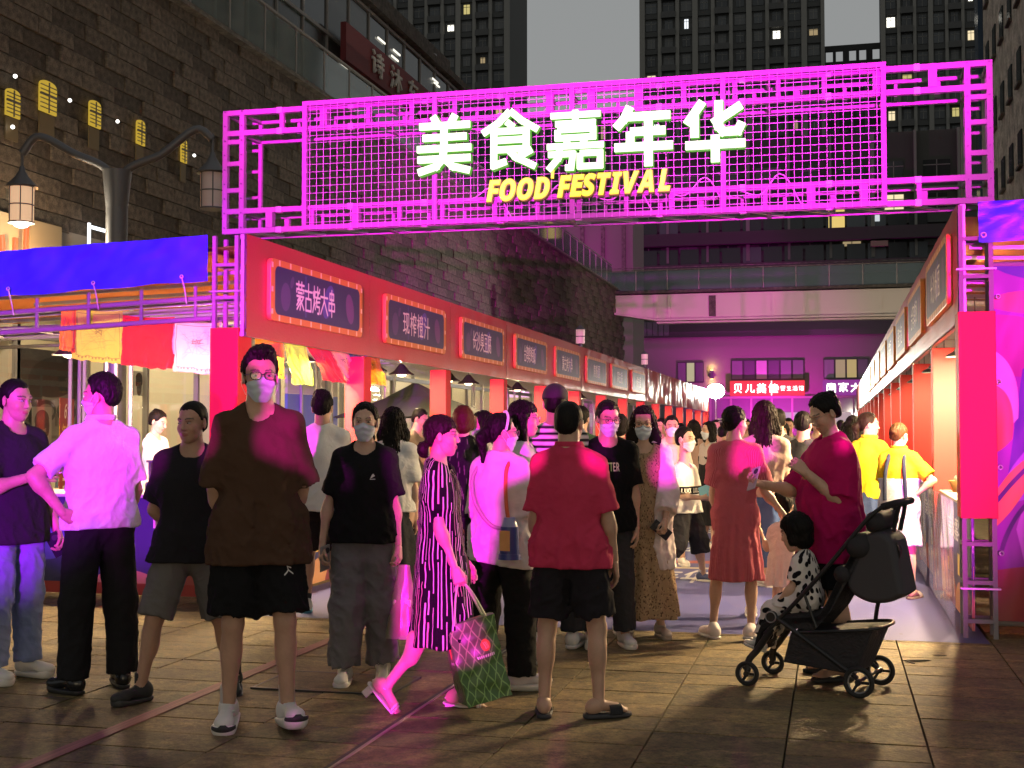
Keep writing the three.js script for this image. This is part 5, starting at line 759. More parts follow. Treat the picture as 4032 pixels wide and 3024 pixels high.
    for (let q = 0; q < 4; q++) {
      hp2.push(cap(T(kb[q] * .5, -.008, 0), T(kb[q], -.088 + Math.abs(q - 2) * .005, 0), .0165 * sc, .0115 * sc, { k: .014 }));
      let p = [kb[q], -.088 + Math.abs(q - 2) * .005, 0], an = 0; const seg = [.46, .3, .24], cu = [.85, 1.15, .75];
      for (let w = 0; w < 3; w++) { an += (hk.point && q === 3 ? .06 : curl + q * .03) * cu[w]; const l = ln[q] * seg[w], np = [p[0] + (hk.spread ?? .06) * kb[q] * 8 * l, p[1] - Math.cos(an) * l, p[2] + Math.sin(an) * l]; hp2.push(cap(T(...p), T(...np), (.0092 - w * .0008) * sc, (.0086 - w * .0009) * sc, { k: .004 })); p = np; }
    }
    hp2.push(cap(T(.016, -.022, .004), T(.036, -.05, .014), .0145 * sc, .012 * sc, { k: .012 }), cap(T(.036, -.05, .014), T(.044, -.075, .022 + curl * .012), .0108 * sc, .0098 * sc, { k: .004 }), cap(T(.044, -.075, .022 + curl * .012), T(.04 - curl * .01, -.097, .03 + curl * .022), .0098 * sc, .008 * sc, { k: .004 }));
    parts.push(paint(meshField(hp2, .0042 * cs), () => skin));
    (s.hands ??= [])[i] = { w: WR[i], X, Y, Z: Zp, T };
  });
  // --- feet
  const sh = s.shoes ?? { type: 'sneaker', color: L(.5, .5, .5) }, FL = .152 * H * (kid ? .95 : 1), ah = .043 * H;
  [0, 1].forEach((i) => {
    const l = leg[i], yaw = (l[2] ?? (i ? -8 : 8)) * Math.PI / 180, pit = (l[3] ?? 0) * Math.PI / 180, k = FL / .26;
    const M4 = new THREE.Matrix4().compose(AN[i], new THREE.Quaternion().setFromEuler(new THREE.Euler(pit, yaw, 0, 'YXZ')), V(k, k, k)), bot = -ah / k, put = (n, gg, m, par = g) => part(n, gg.applyMatrix4(M4), m, par), cell = .008 * cs;
    const flat = (y0) => (x, y, z, d) => Math.max(d, y0 - y);
    if (sh.type === 'sneaker' || sh.type === 'leather') {
      const th = sh.sole ?? .026, y = bot + th, slim = sh.type === 'leather' ? .85 : 1;
      const u = put('shoe', meshField([ell(V(0, y + .03, -.045), [.034 * slim, .05, .04]), cap(V(0, y + .035, -.03), V(0, y + .03, .09), .036 * slim, .03 * slim, { k: .03 }), ell(V(0, y + .018, .14), [.044 * slim, .034, .055], { k: .03 }), cap(V(0, bot + .06, -.02), V(0, -.0 + .018, -.012), .04, .036, { k: .03 })], cell, flat(y - .004)), M(sh.color, sh.type === 'leather' ? .25 : .75), g);
      put('sole', meshField([cap(V(0, y, -.045), V(0, y, .14), .043 * slim + (sh.flare ?? 0), .05 * slim + (sh.flare ?? 0)), ell(V(0, y, .05), [.047 * slim, .05, .1])], cell, (x, yy, z, d) => Math.max(d, bot - yy, yy - y + (z > .1 ? -.2 * (z - .1) : 0))), M(sh.soleColor ?? L(.5, .5, .48), .6), u);
      if (sh.type === 'sneaker' && lod < 1) put('lace', tube([[-.024, y + .06, .03], [.024, y + .062, .036], [-.024, y + .052, .05], [.024, y + .05, .058], [-.024, y + .043, .07], [.024, y + .041, .08], [-.02, y + .034, .092], [.036, y + .046, .062]], .0036, 40, 5), M(sh.lace ?? L(.6, .6, .58), .8), u);
      if (sh.toe) put('toe_guard', meshField([ell(V(0, y + .006, .15), [.05 + (sh.flare ?? 0), .03, .056])], cell, (x, yy, z, d) => Math.max(d, y - .018 - yy, yy - y - .012 - (Math.abs(x) < .016 ? .012 : 0), .155 - z)), M(sh.toe, .7), u);
      if (sh.sock) put('sock', meshField([cap(V(0, -.01, -.008), V(0, sh.sockH ?? .07, -.008), .036, .037)], cell, (x, yy, z, d) => Math.max(d, yy - (sh.sockH ?? .07))), M(sh.sock, .9), u);
    } else { // bare foot on a sole
      const th = sh.type === 'heel' ? .012 : .024, hl = sh.type === 'heel' ? .06 : 0, y = bot + th;
      const fp = [ell(V(0, y + .032, -.045), [.03, .036, .034]), cap(V(0, y + .05, -.02), V(0, y + .026, .1), .031, .026, { k: .03 }), cap(V(0, .0, -.008), V(0, y + .04, -.02), .03, .034, { k: .03 }), ell(V(0, y + .018, .12), [.04, .02, .03], { k: .02 })];
      for (let q = 0; q < 5; q++) fp.push(cap(V((q - 2) * .016 * (i ? -1 : 1), y + .013, .135 + .008 * (q < 2 ? 1 : 0)), V((q - 2) * .0165 * (i ? -1 : 1), y + .011, .168 - (4 - q) * 0 - Math.abs(q - 1) * .007), .0105, .009, { k: .004 }));
      const fg = paint(meshField(fp, .0062 * cs, flat(y)), () => skin); parts.push(fg.applyMatrix4(M4));
      const w = put('shoe', meshField([cap(V(0, bot + th / 2, -.05), V(0, bot + th / 2, .14), .042, .05), ell(V(0, bot + th / 2, .06), [.047, .05, .1])], cell, (x, yy, z, d) => Math.max(d, bot - yy, yy - (bot + th))), M(sh.color, .7), g);
      const strap = (z, y1, wd, r) => tube([[-.047, y, z], [-.035, y + y1, z - .004], [0, y + y1 + .012, z - .006], [.035, y + y1, z - .004], [.047, y, z]], r, 16, 6).scale(1, 1, 1);
      if (sh.type === 'heel') { put('heel', rbox(.05, hl, .045, .006, 0, bot - hl / 2 + .002, -.05), M(sh.color, .6), w); put('strap', merge([strap(.12, .03, .01, .008), strap(.135, .026, .01, .006), tube([[-.036, -.01, 0], [0, .002, .03], [.036, -.01, 0], [0, 0, -.042]], .004, 20, 6, true), tube([[0, y + .02, -.08], [0, .0, -.05]], .005, 6, 6)]), M(sh.color, .6), w); }
      else { const pg = new THREE.CylinderGeometry(.052, .056, .075, 20, 3, true, Math.PI * .5, Math.PI); pg.rotateX(Math.PI / 2).rotateZ(Math.PI / 2); const a = pg.attributes.position; for (let q = 0; q < a.count; q++) a.setXYZ(q, a.getX(q) * .98, Math.abs(a.getY(q)) * 1.0, a.getZ(q)); pg.translate(0, y - .004, .085).computeVertexNormals(); put('strap', pg, M(sh.strap ?? sh.color, .7), w); }
    }
  });
  const body = part('body', mergeIdx(parts), skinMat, g);
  // --- eyes, glasses, mask
  if (lod < 2 && !s.noFace) for (const q of [-1, 1]) { const e = new THREE.SphereGeometry(.0125, 14, 10).scale(1.08, s.eyes ?? .44, .7).translate(q * .0315, .002, .0795); paint(e, (x, y, z) => Math.hypot(x - q * .0315 - (hd.gaze ?? 0) * .004, y - .003) < .0056 ? [.012, .008, .006] : Math.abs(y - .002) > .0048 ? [.05, .03, .025] : [.38, .35, .33]); part('eye', e.applyMatrix4(HM), eyeMat, g); }
  if (s.glasses) {
    const r = .0022, fr = (q) => tube([[-.023, .012, 0], [0, .017, .001], [.023, .012, 0], [.025, -.004, 0], [.016, -.017, 0], [-.012, -.018, 0], [-.024, -.006, 0]], s.glasses === 'thin' ? .0012 : r, 36, 6, true).rotateY(q * .12).translate(q * .0325, .002, .104);
    const gl = part('glasses', merge([fr(-1), fr(1), rod(V(-.01, .008, .107), V(.01, .008, .107), r), rod(V(-.057, .01, .1), V(-.08, .008, -.01), r * .9), rod(V(.057, .01, .1), V(.08, .008, -.01), r * .9)]).applyMatrix4(HM), s.glasses === 'thin' ? M(L(.3, .25, .2), .3, { metalness: .7 }) : glassRim, g);
    for (const q of [-1, 1]) { const le = new THREE.CircleGeometry(.021, 20).scale(1.05, .75, 1).rotateY(q * .12).translate(q * .0325, .0, .104).applyMatrix4(HM); part('lens', le, P(0xffffff, .03, { transmission: 1, thickness: 0 }), gl); }
  }
  if (s.mask) {
    const yt = s.maskLow ? (t) => -.075 - .01 * Math.cos(t) : (t) => -.014 + .012 * Math.exp(-t * t * 14) - .02 * Math.abs(t) / 1.2, yb = (t) => -.122 + .045 * sm(.3, 1.25, Math.abs(t));
    const mk = part('face_mask', wrap(hp, -1.22, 1.22, yb, yt, .005, 30, 18, 10).applyMatrix4(HM), s.maskMat ?? maskMat, g);
    for (const q of [-1, 1]) for (const lp of [tube([[q * .076, -.03, .03], [q * .085, .012, .0], [q * .088, .02, -.02]], .0012, 8, 5), tube([[q * .07, -.085, .025], [q * .084, -.045, -.005], [q * .087, -.02, -.025]], .0012, 8, 5)]) part('ear_loop', lp.applyMatrix4(HM), M(L(.7, .7, .7), .8), mk);
  }
  // --- hair and hats
  if (s.hair) { const [p, mod] = hairPrims(s.hair); const hgp = meshField(p, .0062 * cs, mod).applyMatrix4(HM); const hr = part('hair', hgp, hairMat(hairC), g);
    if (s.hair.band) part('hair_band', tube([[-.088, .02, .0], [-.07, .1, .02], [0, .142, .025], [.07, .1, .02], [.088, .02, .0]], .009, 30, 8).applyMatrix4(HM), M(L(.75, .72, .72), .6), hr);
    if (s.hair.clip) part('hair_clip', merge([rbox(.05, .012, .01, .004, s.hair.clip * .05, .03, -.112), rbox(.035, .01, .01, .004, s.hair.clip * .045, .01, -.115)]).applyMatrix4(HM), M(L(.75, .72, .7), .3, { metalness: .5 }), hr); }
  if (s.cap) { const cg = meshField([ell(V(0, .05, -.014), [.09, .093, .106])], .0062 * cs, (x, y, z, d) => Math.max(d, .025 - y - z * .12)).applyMatrix4(HM); const cp = part('cap', cg, M(s.cap, .8), g); part('peak', new THREE.CylinderGeometry(.09, .095, .006, 24, 1, false, -1.2, 2.4).scale(.85, 1, 1.15).rotateX(.16).translate(0, .036, .065).applyMatrix4(HM), M(s.cap, .8), cp); }
  // --- clothes
  const uvWrap = (gg) => { const p = gg.attributes.position, uv = new Float32Array(p.count * 2); for (let i = 0; i < p.count; i++) { let a = Math.atan2(p.getX(i), p.getZ(i)) - view; a = Math.atan2(Math.sin(a), Math.cos(a)); uv[i * 2] = a / Math.PI / 2 + .5; uv[i * 2 + 1] = p.getY(i) / H; } gg.setAttribute('uv', new THREE.BufferAttribute(uv, 2)); return gg; };
  const seedN = (s.x ?? 1) * .731, rdg = (n) => Math.max(-.45, 1 - 2.6 * Math.abs(n)), fold = (x, y, z, d, a) => d - a * (.7 * rdg(n3(x * 5 + seedN, y * 1.7 + x * 1.6, z * 5)) + .5 * rdg(n3(x * 8 + y * 6, y * 4.5 - x * 4, z * 8 + seedN)) + .25 * rdg(n3(x * 17 - y * 9, y * 13 + x * 5, z * 17 + seedN)));
  const cc = .0098 * cs * (kid ? .75 : 1), cut = (a, b2, f2) => { const e = a.clone().lerp(b2, f2); return [e, b2.clone().sub(a).normalize()]; };
  const T = s.top_;
  if (T) {
    const e = T.ease ?? .016, hem = (T.hem ?? .47) * H + off, ps = torso(e), sl = T.sleeve ?? .72;
    if (T.boxy) ps.push(cap(up(0, pr.ch, 0), V(0, hem - .02, 0), (.092 * b) * H + e, (.1 * b + T.boxy) * H + e, { s: .74, k: .04 }));
    else ps.push(cap(up(0, pr.ch, 0), V(0, hem - .02, 0), (.082 * b) * H + e, (.09 * b) * H + e, { s: .76, k: .04 }));
    [0, 1].forEach((i) => { if (sl <= 0) return; const r0 = .028 * H + e * .6, w = (T.wide ?? .012) * .6 - e * .3; if (sl <= 1) ps.push(cap(SH[i], EL[i], r0, .031 * H + e + w, { k: .03, cut: cut(SH[i], EL[i], sl) })); else { ps.push(cap(SH[i], EL[i], r0, .03 * H + e + w, { k: .03 }), cap(EL[i], WR[i], .03 * H + e + w, .022 * H + e + w * .6, { k: .03, cut: cut(EL[i], WR[i], sl - 1) })); } });
    if (s.bottom && s.bottom.type !== 'skirt') [0, 1].forEach((i) => { const r = Math.max(.05 * b, (s.bottom.r0 ?? .056 * b)) * H + .014 + e * .3; ps.push(cap(HIP[i].clone().add(V(0, .03 * H, 0)), HIP[i].clone().lerp(KN[i], .6), r, r, { k: .04 })); });
    const nr = (T.neck ?? .04) * H * (kid ? 1.05 : 1); ps.push(cap(up(0, pr.nb - (T.neckDrop ?? .002), .012), up(0, pr.nb + .06, .012), nr, nr * 1.15, { sub: true, k: .006 })); if (T.vneck) ps.push(cap(up(0, pr.nb, .05), up(0, pr.nb - T.vneck, .075), .03 * H, .006, { sub: true, k: .006 }));
    const am = T.fold ?? .0075, tilt = T.hemTilt ?? 0;
    const gg = uvWrap(meshField(ps, cc, (x, y, z, d) => { if (T.open && z > 0) { const dd = T.open - Math.abs(x - .02 * Math.sin(y * 6)); if (y < pr.nb * H + off) d = Math.max(d, dd); } return Math.max(fold(x, y, z, d, am * (.5 + .8 * sm(.78 * H + off, hem, y))), hem + tilt * x + .008 * n3(x * 5, z * 5, seedN) - y); }));
    const tp = part(T.name ?? 'shirt', gg, T.mat, g);
    if (T.collar) part('collar', meshField([cap(up(0, pr.nb + .006, .006), up(0, pr.nb + .026, -.002), nr * 1.28, nr * 1.12), cap(up(0, pr.nb + .004, .006), up(0, pr.nb + .08, .012), nr * .98, nr * .95, { sub: true, k: .004 })], .008 * cs, (x, y, z, d) => { const q = up(0, pr.nb + .03, 0).y; return Math.max(d, y - q, q - .035 - y, z > .02 ? Math.min(1, (.012 - Math.abs(x))) : -1); }), T.mat, tp);
  }
  const legPrims = (r0, r1, f, k = .03, e = 0) => { const ps = [cap(up(-.046, pr.pel, 0), up(.046, pr.pel, 0), (.062 * b) * H + e, (.062 * b) * H + e, { s: .82, k }), cap(up(0, pr.pel, 0), up(0, pr.pel + .07, 0), .08 * b * H + e, .08 * b * H + e, { s: .72, k })];
    [0, 1].forEach((i) => { if (f <= 1) ps.push(cap(HIP[i], KN[i], r0 * H, r1 * H, { k, cut: cut(HIP[i], KN[i], f) })); else { const rk = (r0 * .45 + r1 * .55) * H; ps.push(cap(HIP[i], KN[i], r0 * H, rk, { k: .02 }), cap(KN[i], AN[i], rk, r1 * H, { k: .03, cut: cut(KN[i], AN[i], f - 1) })); } }); return ps; };
  const B = s.bottom;
  if (B) {
    const top = (B.waist ?? pr.wa - .015) * H + off; let ps;
    if (B.type === 'skirt') { ps = [cap(up(0, pr.wa, 0), V(0, (B.hem) * H + off - .03, (AN[0].z + AN[1].z) * .12), .08 * b * H, B.r * H, { s: .85 })]; ps.push(cap(up(-.046, pr.pel, 0), up(.046, pr.pel, 0), .064 * b * H, .064 * b * H, { s: .85 })); }
    else ps = legPrims(B.r0 ?? .056 * b, B.r1 ?? .05 * b, B.len ?? .9, .03, .012);
    const hem = B.type === 'skirt' ? B.hem * H + off : -9;
    part(B.name ?? (B.type === 'skirt' ? 'skirt' : (B.len ?? .9) <= 1.3 ? 'shorts' : 'trousers'), uvWrap(meshField(ps, cc, (x, y, z, d) => { if (B.type === 'skirt') d += .012 * Math.sin(Math.atan2(x, z) * 11 + n3(x * 2, y * 1.5, z * 2) * 2) * sm(top, hem, y); return Math.max(fold(x, y, z, d, B.fold ?? .008), y - top, hem - y); })), B.mat, g);
  }
  const Dr = s.dress;
  if (Dr) {
    const e = Dr.ease ?? .012, hem = Dr.hem * H + off, ps = torso(e), sl = Dr.sleeve ?? .5, mz = (KN[0].z + KN[1].z) * .3;
    ps.push(cap(up(0, pr.wa, 0), V(0, hem - .05, mz), (Dr.waistR ?? .086) * b * H + e, Dr.r * H, { s: .84, k: .05 }));
    [0, 1].forEach((i) => { if (sl > 0) ps.push(cap(SH[i], EL[i], .03 * H + e + (Dr.puff ?? 0), .03 * H + e + (Dr.puff ?? 0) * 1.3, { k: .03, cut: cut(SH[i], EL[i], sl) })); });
    const nr = (Dr.neck ?? .045) * H; ps.push(cap(up(0, pr.nb - .006, .02), up(0, pr.nb + .05, .01), nr, nr * 1.2, { sub: true, k: .006 }));
    part('dress', uvWrap(meshField(ps, cc, (x, y, z, d) => { const wv = sm(pr.wa * H + off, hem, y); d += (Dr.pleat ?? .012) * Math.sin(Math.atan2(x, z - mz * wv) * (Dr.n ?? 13) + 2.2 * n3(x * 2, y * 1.4, z * 2)) * wv; return Math.max(fold(x, y, z, d, Dr.fold ?? .007), hem + .01 * n3(x * 6, 1, z * 6) - y, Dr.maxY ? y - Dr.maxY * H - off : -1); })), Dr.mat, g);
  }
  s.sk = { g, H, off, up, SH, EL, WR, HIP, KN, AN, hc, HM, pr, view, hs };
  return s;
}
// a point of a figure's own frame in the world
const inWorld = (s, p) => p.clone().applyAxisAngle(V(0, 1, 0), s.sk.g.rotation.y).add(s.sk.g.position);
// ---------- people ----------
const wrinkle = noiseTex(512, (u, v) => { const r = (n) => 1 - 2.4 * Math.abs(n); const k = .45 + .22 * r(tile(u, v, 5, 1)) + .14 * r(tile(u, v, 11, 4)) + .06 * tile(u, v, 60, 6); return [k, k, k]; }, false); wrinkle.repeat.set(2, 3);
const cloth = (r, g, b, o = {}) => P(L(r, g, b), .92, { specularIntensity: .3, bumpMap: wrinkle, bumpScale: .0035, ...o });
const printed = (w, h, draw, o = {}) => P(0xffffff, .92, { specularIntensity: .3, map: canvasTex(w, h, draw), bumpMap: wrinkle, bumpScale: .0035, ...o });
const white = cloth(.66, .65, .64), black = cloth(.014, .014, .016), charcoal = cloth(.03, .03, .034);
const shoeW = { type: 'sneaker', color: L(.6, .58, .55), soleColor: L(.62, .6, .57) };
const Pp = {};
const add = (k, s) => { Pp[k] = person(s); return Pp[k]; };
const frontU = (face) => .5 + face / 360;
// man at the edge with a cigarette
add('smoker', { x: 22, top: 822, foot: 1468, face: 38, label: 'man in black shirt and blue jeans holding a cigarette at his chest', skin: SKIN.m, build: 1.12, belly: .7, head: { yaw: 8, pitch: 4, gaze: 1 }, hair: { type: 'crop' },
  armR: [[-.3, -1, .3], [.9, .32, .62], [.1, -.2, -1], { curl: .12, dir: [1, .02, .25], spread: .12 }], armL: [[.22, -1, .05], [.12, -1, .3], [-1, 0, -.2], { curl: .75 }],
  top_: { mat: cloth(.018, .016, .022), ease: .022, boxy: .008, hem: .455, sleeve: .8 }, bottom: { mat: cloth(.16, .2, .36), len: 1.93, r0: .058, r1: .043, fold: .011 }, shoes: { ...shoeW, sole: .034 } });
add('polo', { x: 212, top: 812, foot: 1492, face: -158, label: 'man in a pale polo shirt with one hand on his hip, seen from behind', build: 1.05, head: { yaw: 42 }, hair: { type: 'short', vol: .004 }, mask: true,
  armL: [[.9, -.8, -.05], [-.6, -.85, -.2], [-.2, 0, 1], { curl: .3, dir: [-.95, -.35, -.2] }], armR: [[-.22, -1, .12], [.2, -1, .5]],
  top_: { mat: cloth(.62, .62, .66), ease: .018, hem: .515, sleeve: .8, collar: true, fold: .011, boxy: .004 }, bottom: { mat: black, len: 1.97, r0: .058, r1: .047 }, shoes: { type: 'leather', color: L(.012, .012, .014), soleColor: L(.02, .02, .02) }, legL: [[.1, -1, .02], [.04, -1, -.03], 20], legR: [[-.1, -1, .02], [-.02, -1, -.02], -12] });
add('elder', { x: 410, top: 870, foot: 1508, face: -8, label: 'older man in black shirt and grey shorts walking with hands behind his back', skin: SKIN.o, head: { yaw: -26, pitch: 3, gaze: -1 }, hair: { type: 'crop', color: '#15130f' }, eyes: .4,
  armL: [[.28, -1, -.3], [-.62, -.6, -.5]], armR: [[-.28, -1, -.3], [.62, -.6, -.5]],
  top_: { mat: cloth(.014, .013, .016), ease: .022, hem: .47, sleeve: .8, boxy: .004 }, bottom: { mat: cloth(.12, .11, .105), len: .98, r0: .062, r1: .058 }, shoes: { type: 'sneaker', color: L(.02, .02, .02), soleColor: L(.03, .03, .03), lace: L(.03, .03, .03), sock: L(.02, .02, .02), sockH: .09 },
  legR: [[-.26, -1, .2], [-.2, -1, -.02], -40, 0], legL: [[.18, -1, -.12], [.2, -1, -.32], 5, 12] });
add('tall', { x: 556, top: 760, foot: 1568, face: 4, shw: .93, build: .93, label: 'tall man in a loose brown shirt with glasses and face mask walking forward', skin: SKIN.m, head: { yaw: 3 }, hair: { type: 'spiky' }, glasses: true, mask: true,
  armL: [[.2, -1, -.16], [-.2, -.85, -.42]], armR: [[-.2, -1, -.16], [.2, -.85, -.42]],
  top_: { mat: cloth(.062, .033, .02), ease: .026, boxy: .008, hem: .435, sleeve: .93, wide: .034, fold: .013, neck: .039 }, bottom: { mat: printed(1024, 1024, (g, w, h) => { g.fillStyle = '#161617'; g.fillRect(0, 0, w, h); g.strokeStyle = '#dcd8d2'; g.lineWidth = 4; g.lineCap = 'round'; const x = w * (.5 + .12), y = h * (1 - .425); for (const [a, b, c, d] of [[0, -14, 2, 4], [0, -8, -14, -16], [0, -6, 14, -2], [2, 4, -16, 16], [2, 4, 18, 14]]) { g.beginPath(); g.moveTo(x + a, y + b); g.lineTo(x + c, y + d); g.stroke(); } }), len: .9, r0: .066, r1: .066, fold: .012 }, shoes: { ...shoeW, sole: .044, flare: .008, toe: L(.02, .02, .02), sock: L(.45, .42, .4), sockH: .12 },
  legL: [[.07, -1, .22], [.04, -1, -.04], 8, -8], legR: [[-.07, -1, .06], [-.04, -1, -.14], -10, 6] });
add('back5', { x: 694, top: 850, foot: 1325, face: 176, lod: 0, label: 'man in white shirt and dark shorts walking into the lane', head: { yaw: -6 }, hair: { type: 'spiky' }, armL: [[.15, -1, .1], [.0, -.8, .5]], armR: [[-.15, -1, .1], [0, -.8, .5]],
  top_: { mat: white, ease: .026, boxy: .006, hem: .47, sleeve: .85 }, bottom: { mat: cloth(.025, .016, .018), len: .92, r0: .062, r1: .06 }, shoes: { type: 'sneaker', color: L(.55, .55, .53), soleColor: L(.1, .3, .4), sock: L(.02, .02, .02), sockH: .08 }, legL: [[.05, -1, .25], [.03, -1, -.1], 5, 0], legR: [[-.05, -1, -.04], [-.03, -1, -.3], -5, 14] });
add('black6', { x: 786, top: 872, foot: 1472, face: -4, sex: 'f', label: 'woman in black shirt and wide grey trousers wearing a face mask', head: { yaw: -2 }, hair: { type: 'low' }, mask: true, eyes: .42,
  armL: [[.2, -1, -.02], [.1, -1, .22], [-1, 0, -.3], { curl: .6 }], armR: [[-.34, -1, .0], [-.12, -1, .2], [1, 0, -.3], { curl: .55 }],
  top_: { mat: printed(1024, 1024, (g, w, h) => { g.fillStyle = '#171719'; g.fillRect(0, 0, w, h); g.fillStyle = '#d9d6d2'; const x = frontU(-4) * w + 52, y = h * (1 - .742); g.beginPath(); g.moveTo(x, y + 12); g.quadraticCurveTo(x + 16, y - 8, x + 26, y - 6); g.lineTo(x + 36, y + 2); g.lineTo(x + 8, y + 10); g.closePath(); g.fill(); g.fillRect(x - 2, y + 12, 40, 3); }), ease: .022, boxy: .004, hem: .5, sleeve: .78, fold: .01 }, bottom: { mat: cloth(.15, .145, .15), len: 1.9, r0: .06, r1: .056, fold: .014 }, shoes: { ...shoeW, color: L(.62, .6, .55) }, legR: [[-.04, -1, .16], [-.03, -1, -.02], -4, 0], legL: [[.04, -1, -.04], [.03, -1, -.2], 6, 14] });
add('long7', { x: 848, top: 882, foot: 1352, face: 172, sex: 'f', label: 'woman with long black hair in white top and long dark skirt, seen from behind', hair: { type: 'long', len: .34 }, top_: { mat: white, ease: .018, hem: .52, sleeve: .8 }, bottom: { type: 'skirt', mat: charcoal, hem: .2, r: .13 }, shoes: shoeW });
const streaks = printed(512, 1024, (g, w, h) => { g.fillStyle = '#141016'; g.fillRect(0, 0, w, h); const R = seeded(23); for (let i = 0; i < 46; i++) { let y = R() * 120; const x = i / 46 * w + R() * 4; while (y < h) { const l = 80 + R() * 260; g.fillStyle = R() < .75 ? '#d8cfc8' : '#c9a79c'; g.fillRect(x + R() * 3, y, 1.6 + R() * 2.6, l); y += l + R() * 70; } } });
add('stripe', { x: 950, top: 900, foot: 1532, face: 82, sex: 'f', label: 'woman in black dress with white streaks carrying a green bag', build: 1.06, skin: SKIN.f, hair: { type: 'low', color: '#1c0f12', fringe: true }, head: { yaw: 4 },
  armR: [[-.1, -1, .06], [.0, -.93, .36], [1, 0, -.1], { curl: .85 }], armL: [[.1, -1, .1], [0, -.9, .4]], dress: { mat: streaks, hem: .225, r: .135, sleeve: .62, fold: .009, pleat: .009, n: 9 }, shoes: { type: 'heel', color: L(.62, .55, .54) }, legL: [[.03, -1, .26], [0, -1, .0], 4, 9], legR: [[-.03, -1, -.12], [0, -.8, -.62], -4, 48] });
add('crossbody', { x: 1082, top: 896, foot: 1488, face: 150, sex: 'f', label: 'woman in white shirt with headband and crossbody bag, seen from behind', head: { yaw: -42 }, hair: { type: 'pony', band: true, len: .14 }, mask: true, glasses: 'thin', armL: [[.15, -1, .15], [-.3, -.5, .8]], armR: [[-.22, -1, .1], [.2, -.6, .8]],
  top_: { mat: cloth(.6, .58, .56), ease: .03, boxy: .012, hem: .46, sleeve: .95, wide: .026, fold: .012, hemTilt: .12 }, bottom: { mat: cloth(.012, .012, .012), len: 1.95, r0: .06, r1: .05 }, shoes: { ...shoeW, sole: .045, color: L(.62, .55, .55) }, legL: [[.12, -1, .05], [.06, -1, -.04], 30], legR: [[-.1, -1, .05], [-.05, -1, -.04], -50] });
add('girl10', { x: 1130, top: 868, foot: 1425, face: 84, sex: 'f', lod: 0, label: 'girl with thin glasses and dark fringe looking toward the polo man', hair: { type: 'long', len: .14, fringe: true }, glasses: 'thin', top_: { mat: cloth(.5, .48, .5), ease: .02, sleeve: .8 }, bottom: { mat: charcoal, len: 1.9 }, shoes: shoeW });
add('cap11', { x: 1200, top: 835, foot: 1398, face: 172, lod: 0, label: 'man in black cap and striped shirt behind the pink polo man', cap: L(.012, .012, .013), hair: { type: 'crop' }, top_: { mat: printed(64, 256, (g, w, h) => { g.fillStyle = '#d8d4cc'; g.fillRect(0, 0, w, h); g.fillStyle = '#1b1b1d'; for (let i = 0; i < 40; i++) g.fillRect(0, i * 6.4, w, 2.4); }), ease: .022, sleeve: .85 }, bottom: { mat: charcoal, len: 1.9 }, shoes: shoeW });
add('pink12', { x: 1230, shw: .93, top: 870, foot: 1548, face: 172, label: 'man in a raspberry polo shirt and black shorts wearing slides', skin: [.42, .255, .175], build: 1.0, head: { yaw: -8 }, hair: { type: 'crop', color: '#12100f' }, glasses: 'thin',
  armL: [[.18, -1, .06], [-.05, -.9, .4]], armR: [[-.26, -1, .0], [-.12, -1, .26], [1, 0, -.3], { curl: .3 }],
  top_: { mat: cloth(.46, .035, .085), ease: .022, hem: .475, sleeve: .86, collar: true, fold: .012, boxy: .006 }, bottom: { mat: cloth(.016, .014, .017), len: .82, r0: .064, r1: .064, fold: .012 }, shoes: { type: 'slide', color: L(.03, .03, .035) }, legL: [[.1, -1, .06], [.03, -1, -.08], 10], legR: [[-.16, -1, .06], [-.03, -1, -.08], -62] });
add('ette13', { x: 1314, top: 870, foot: 1396, face: 8, lod: 0, label: 'masked man with glasses in a black shirt with pale lettering', head: { pitch: 10, yaw: 14 }, hair: { type: 'short' }, glasses: true, mask: true, top_: { mat: printed(1024, 1024, (g, w, h) => { g.fillStyle = '#101012'; g.fillRect(0, 0, w, h); g.fillStyle = '#a9c98a'; g.font = 'bold 52px sans-serif'; g.fillText('BETTER', frontU(8) * w - 96, h * (1 - .72)); }), ease: .022, sleeve: .8 }, bottom: { mat: charcoal, len: 1.9 }, shoes: shoeW });
const floral = printed(1024, 1024, (g, w, h) => { g.fillStyle = '#9a8266'; g.fillRect(0, 0, w, h); const R = seeded(5); for (let i = 0; i < 5200; i++) { g.fillStyle = ['#4a3426', '#5d4430', '#b79c78', '#3b2a20'][i % 4]; g.globalAlpha = .75; g.beginPath(); g.ellipse(R() * w, R() * h, 2 + R() * 5, 1.5 + R() * 2.5, R() * 3, 0, 7); g.fill(); } g.globalAlpha = 1; });
add('floral14', { x: 1392, top: 882, foot: 1376, face: -2, sex: 'f', label: 'woman in long brown floral dress and pale cardigan with glasses and mask', skin: SKIN.f, head: { pitch: 6 }, hair: { type: 'long', len: .3, front: true, color: '#120c0b', vol: .006 }, glasses: true, mask: true, maskMat: M(L(.45, .56, .68), .85),
  armL: [[.16, -1, .05], [-.05, -.7, .55], [-.7, .2, -.5], { curl: .7 }], armR: [[-.16, -1, .0], [-.02, -1, .2]], dress: { mat: floral, hem: .085, r: .155, sleeve: 0, pleat: .014, n: 10 }, top_: { name: 'cardigan', mat: cloth(.6, .52, .52), ease: .03, boxy: .03, hem: .3, sleeve: 1.7, wide: .022, open: .1, fold: .012 }, shoes: { type: 'leather', color: L(.5, .42, .36), soleColor: L(.4, .35, .3) }, legL: [[.06, -1, .0], [.03, -1, -.02], 20], legR: [[-.06, -1, .06], [-.03, -1, 0], -8] });
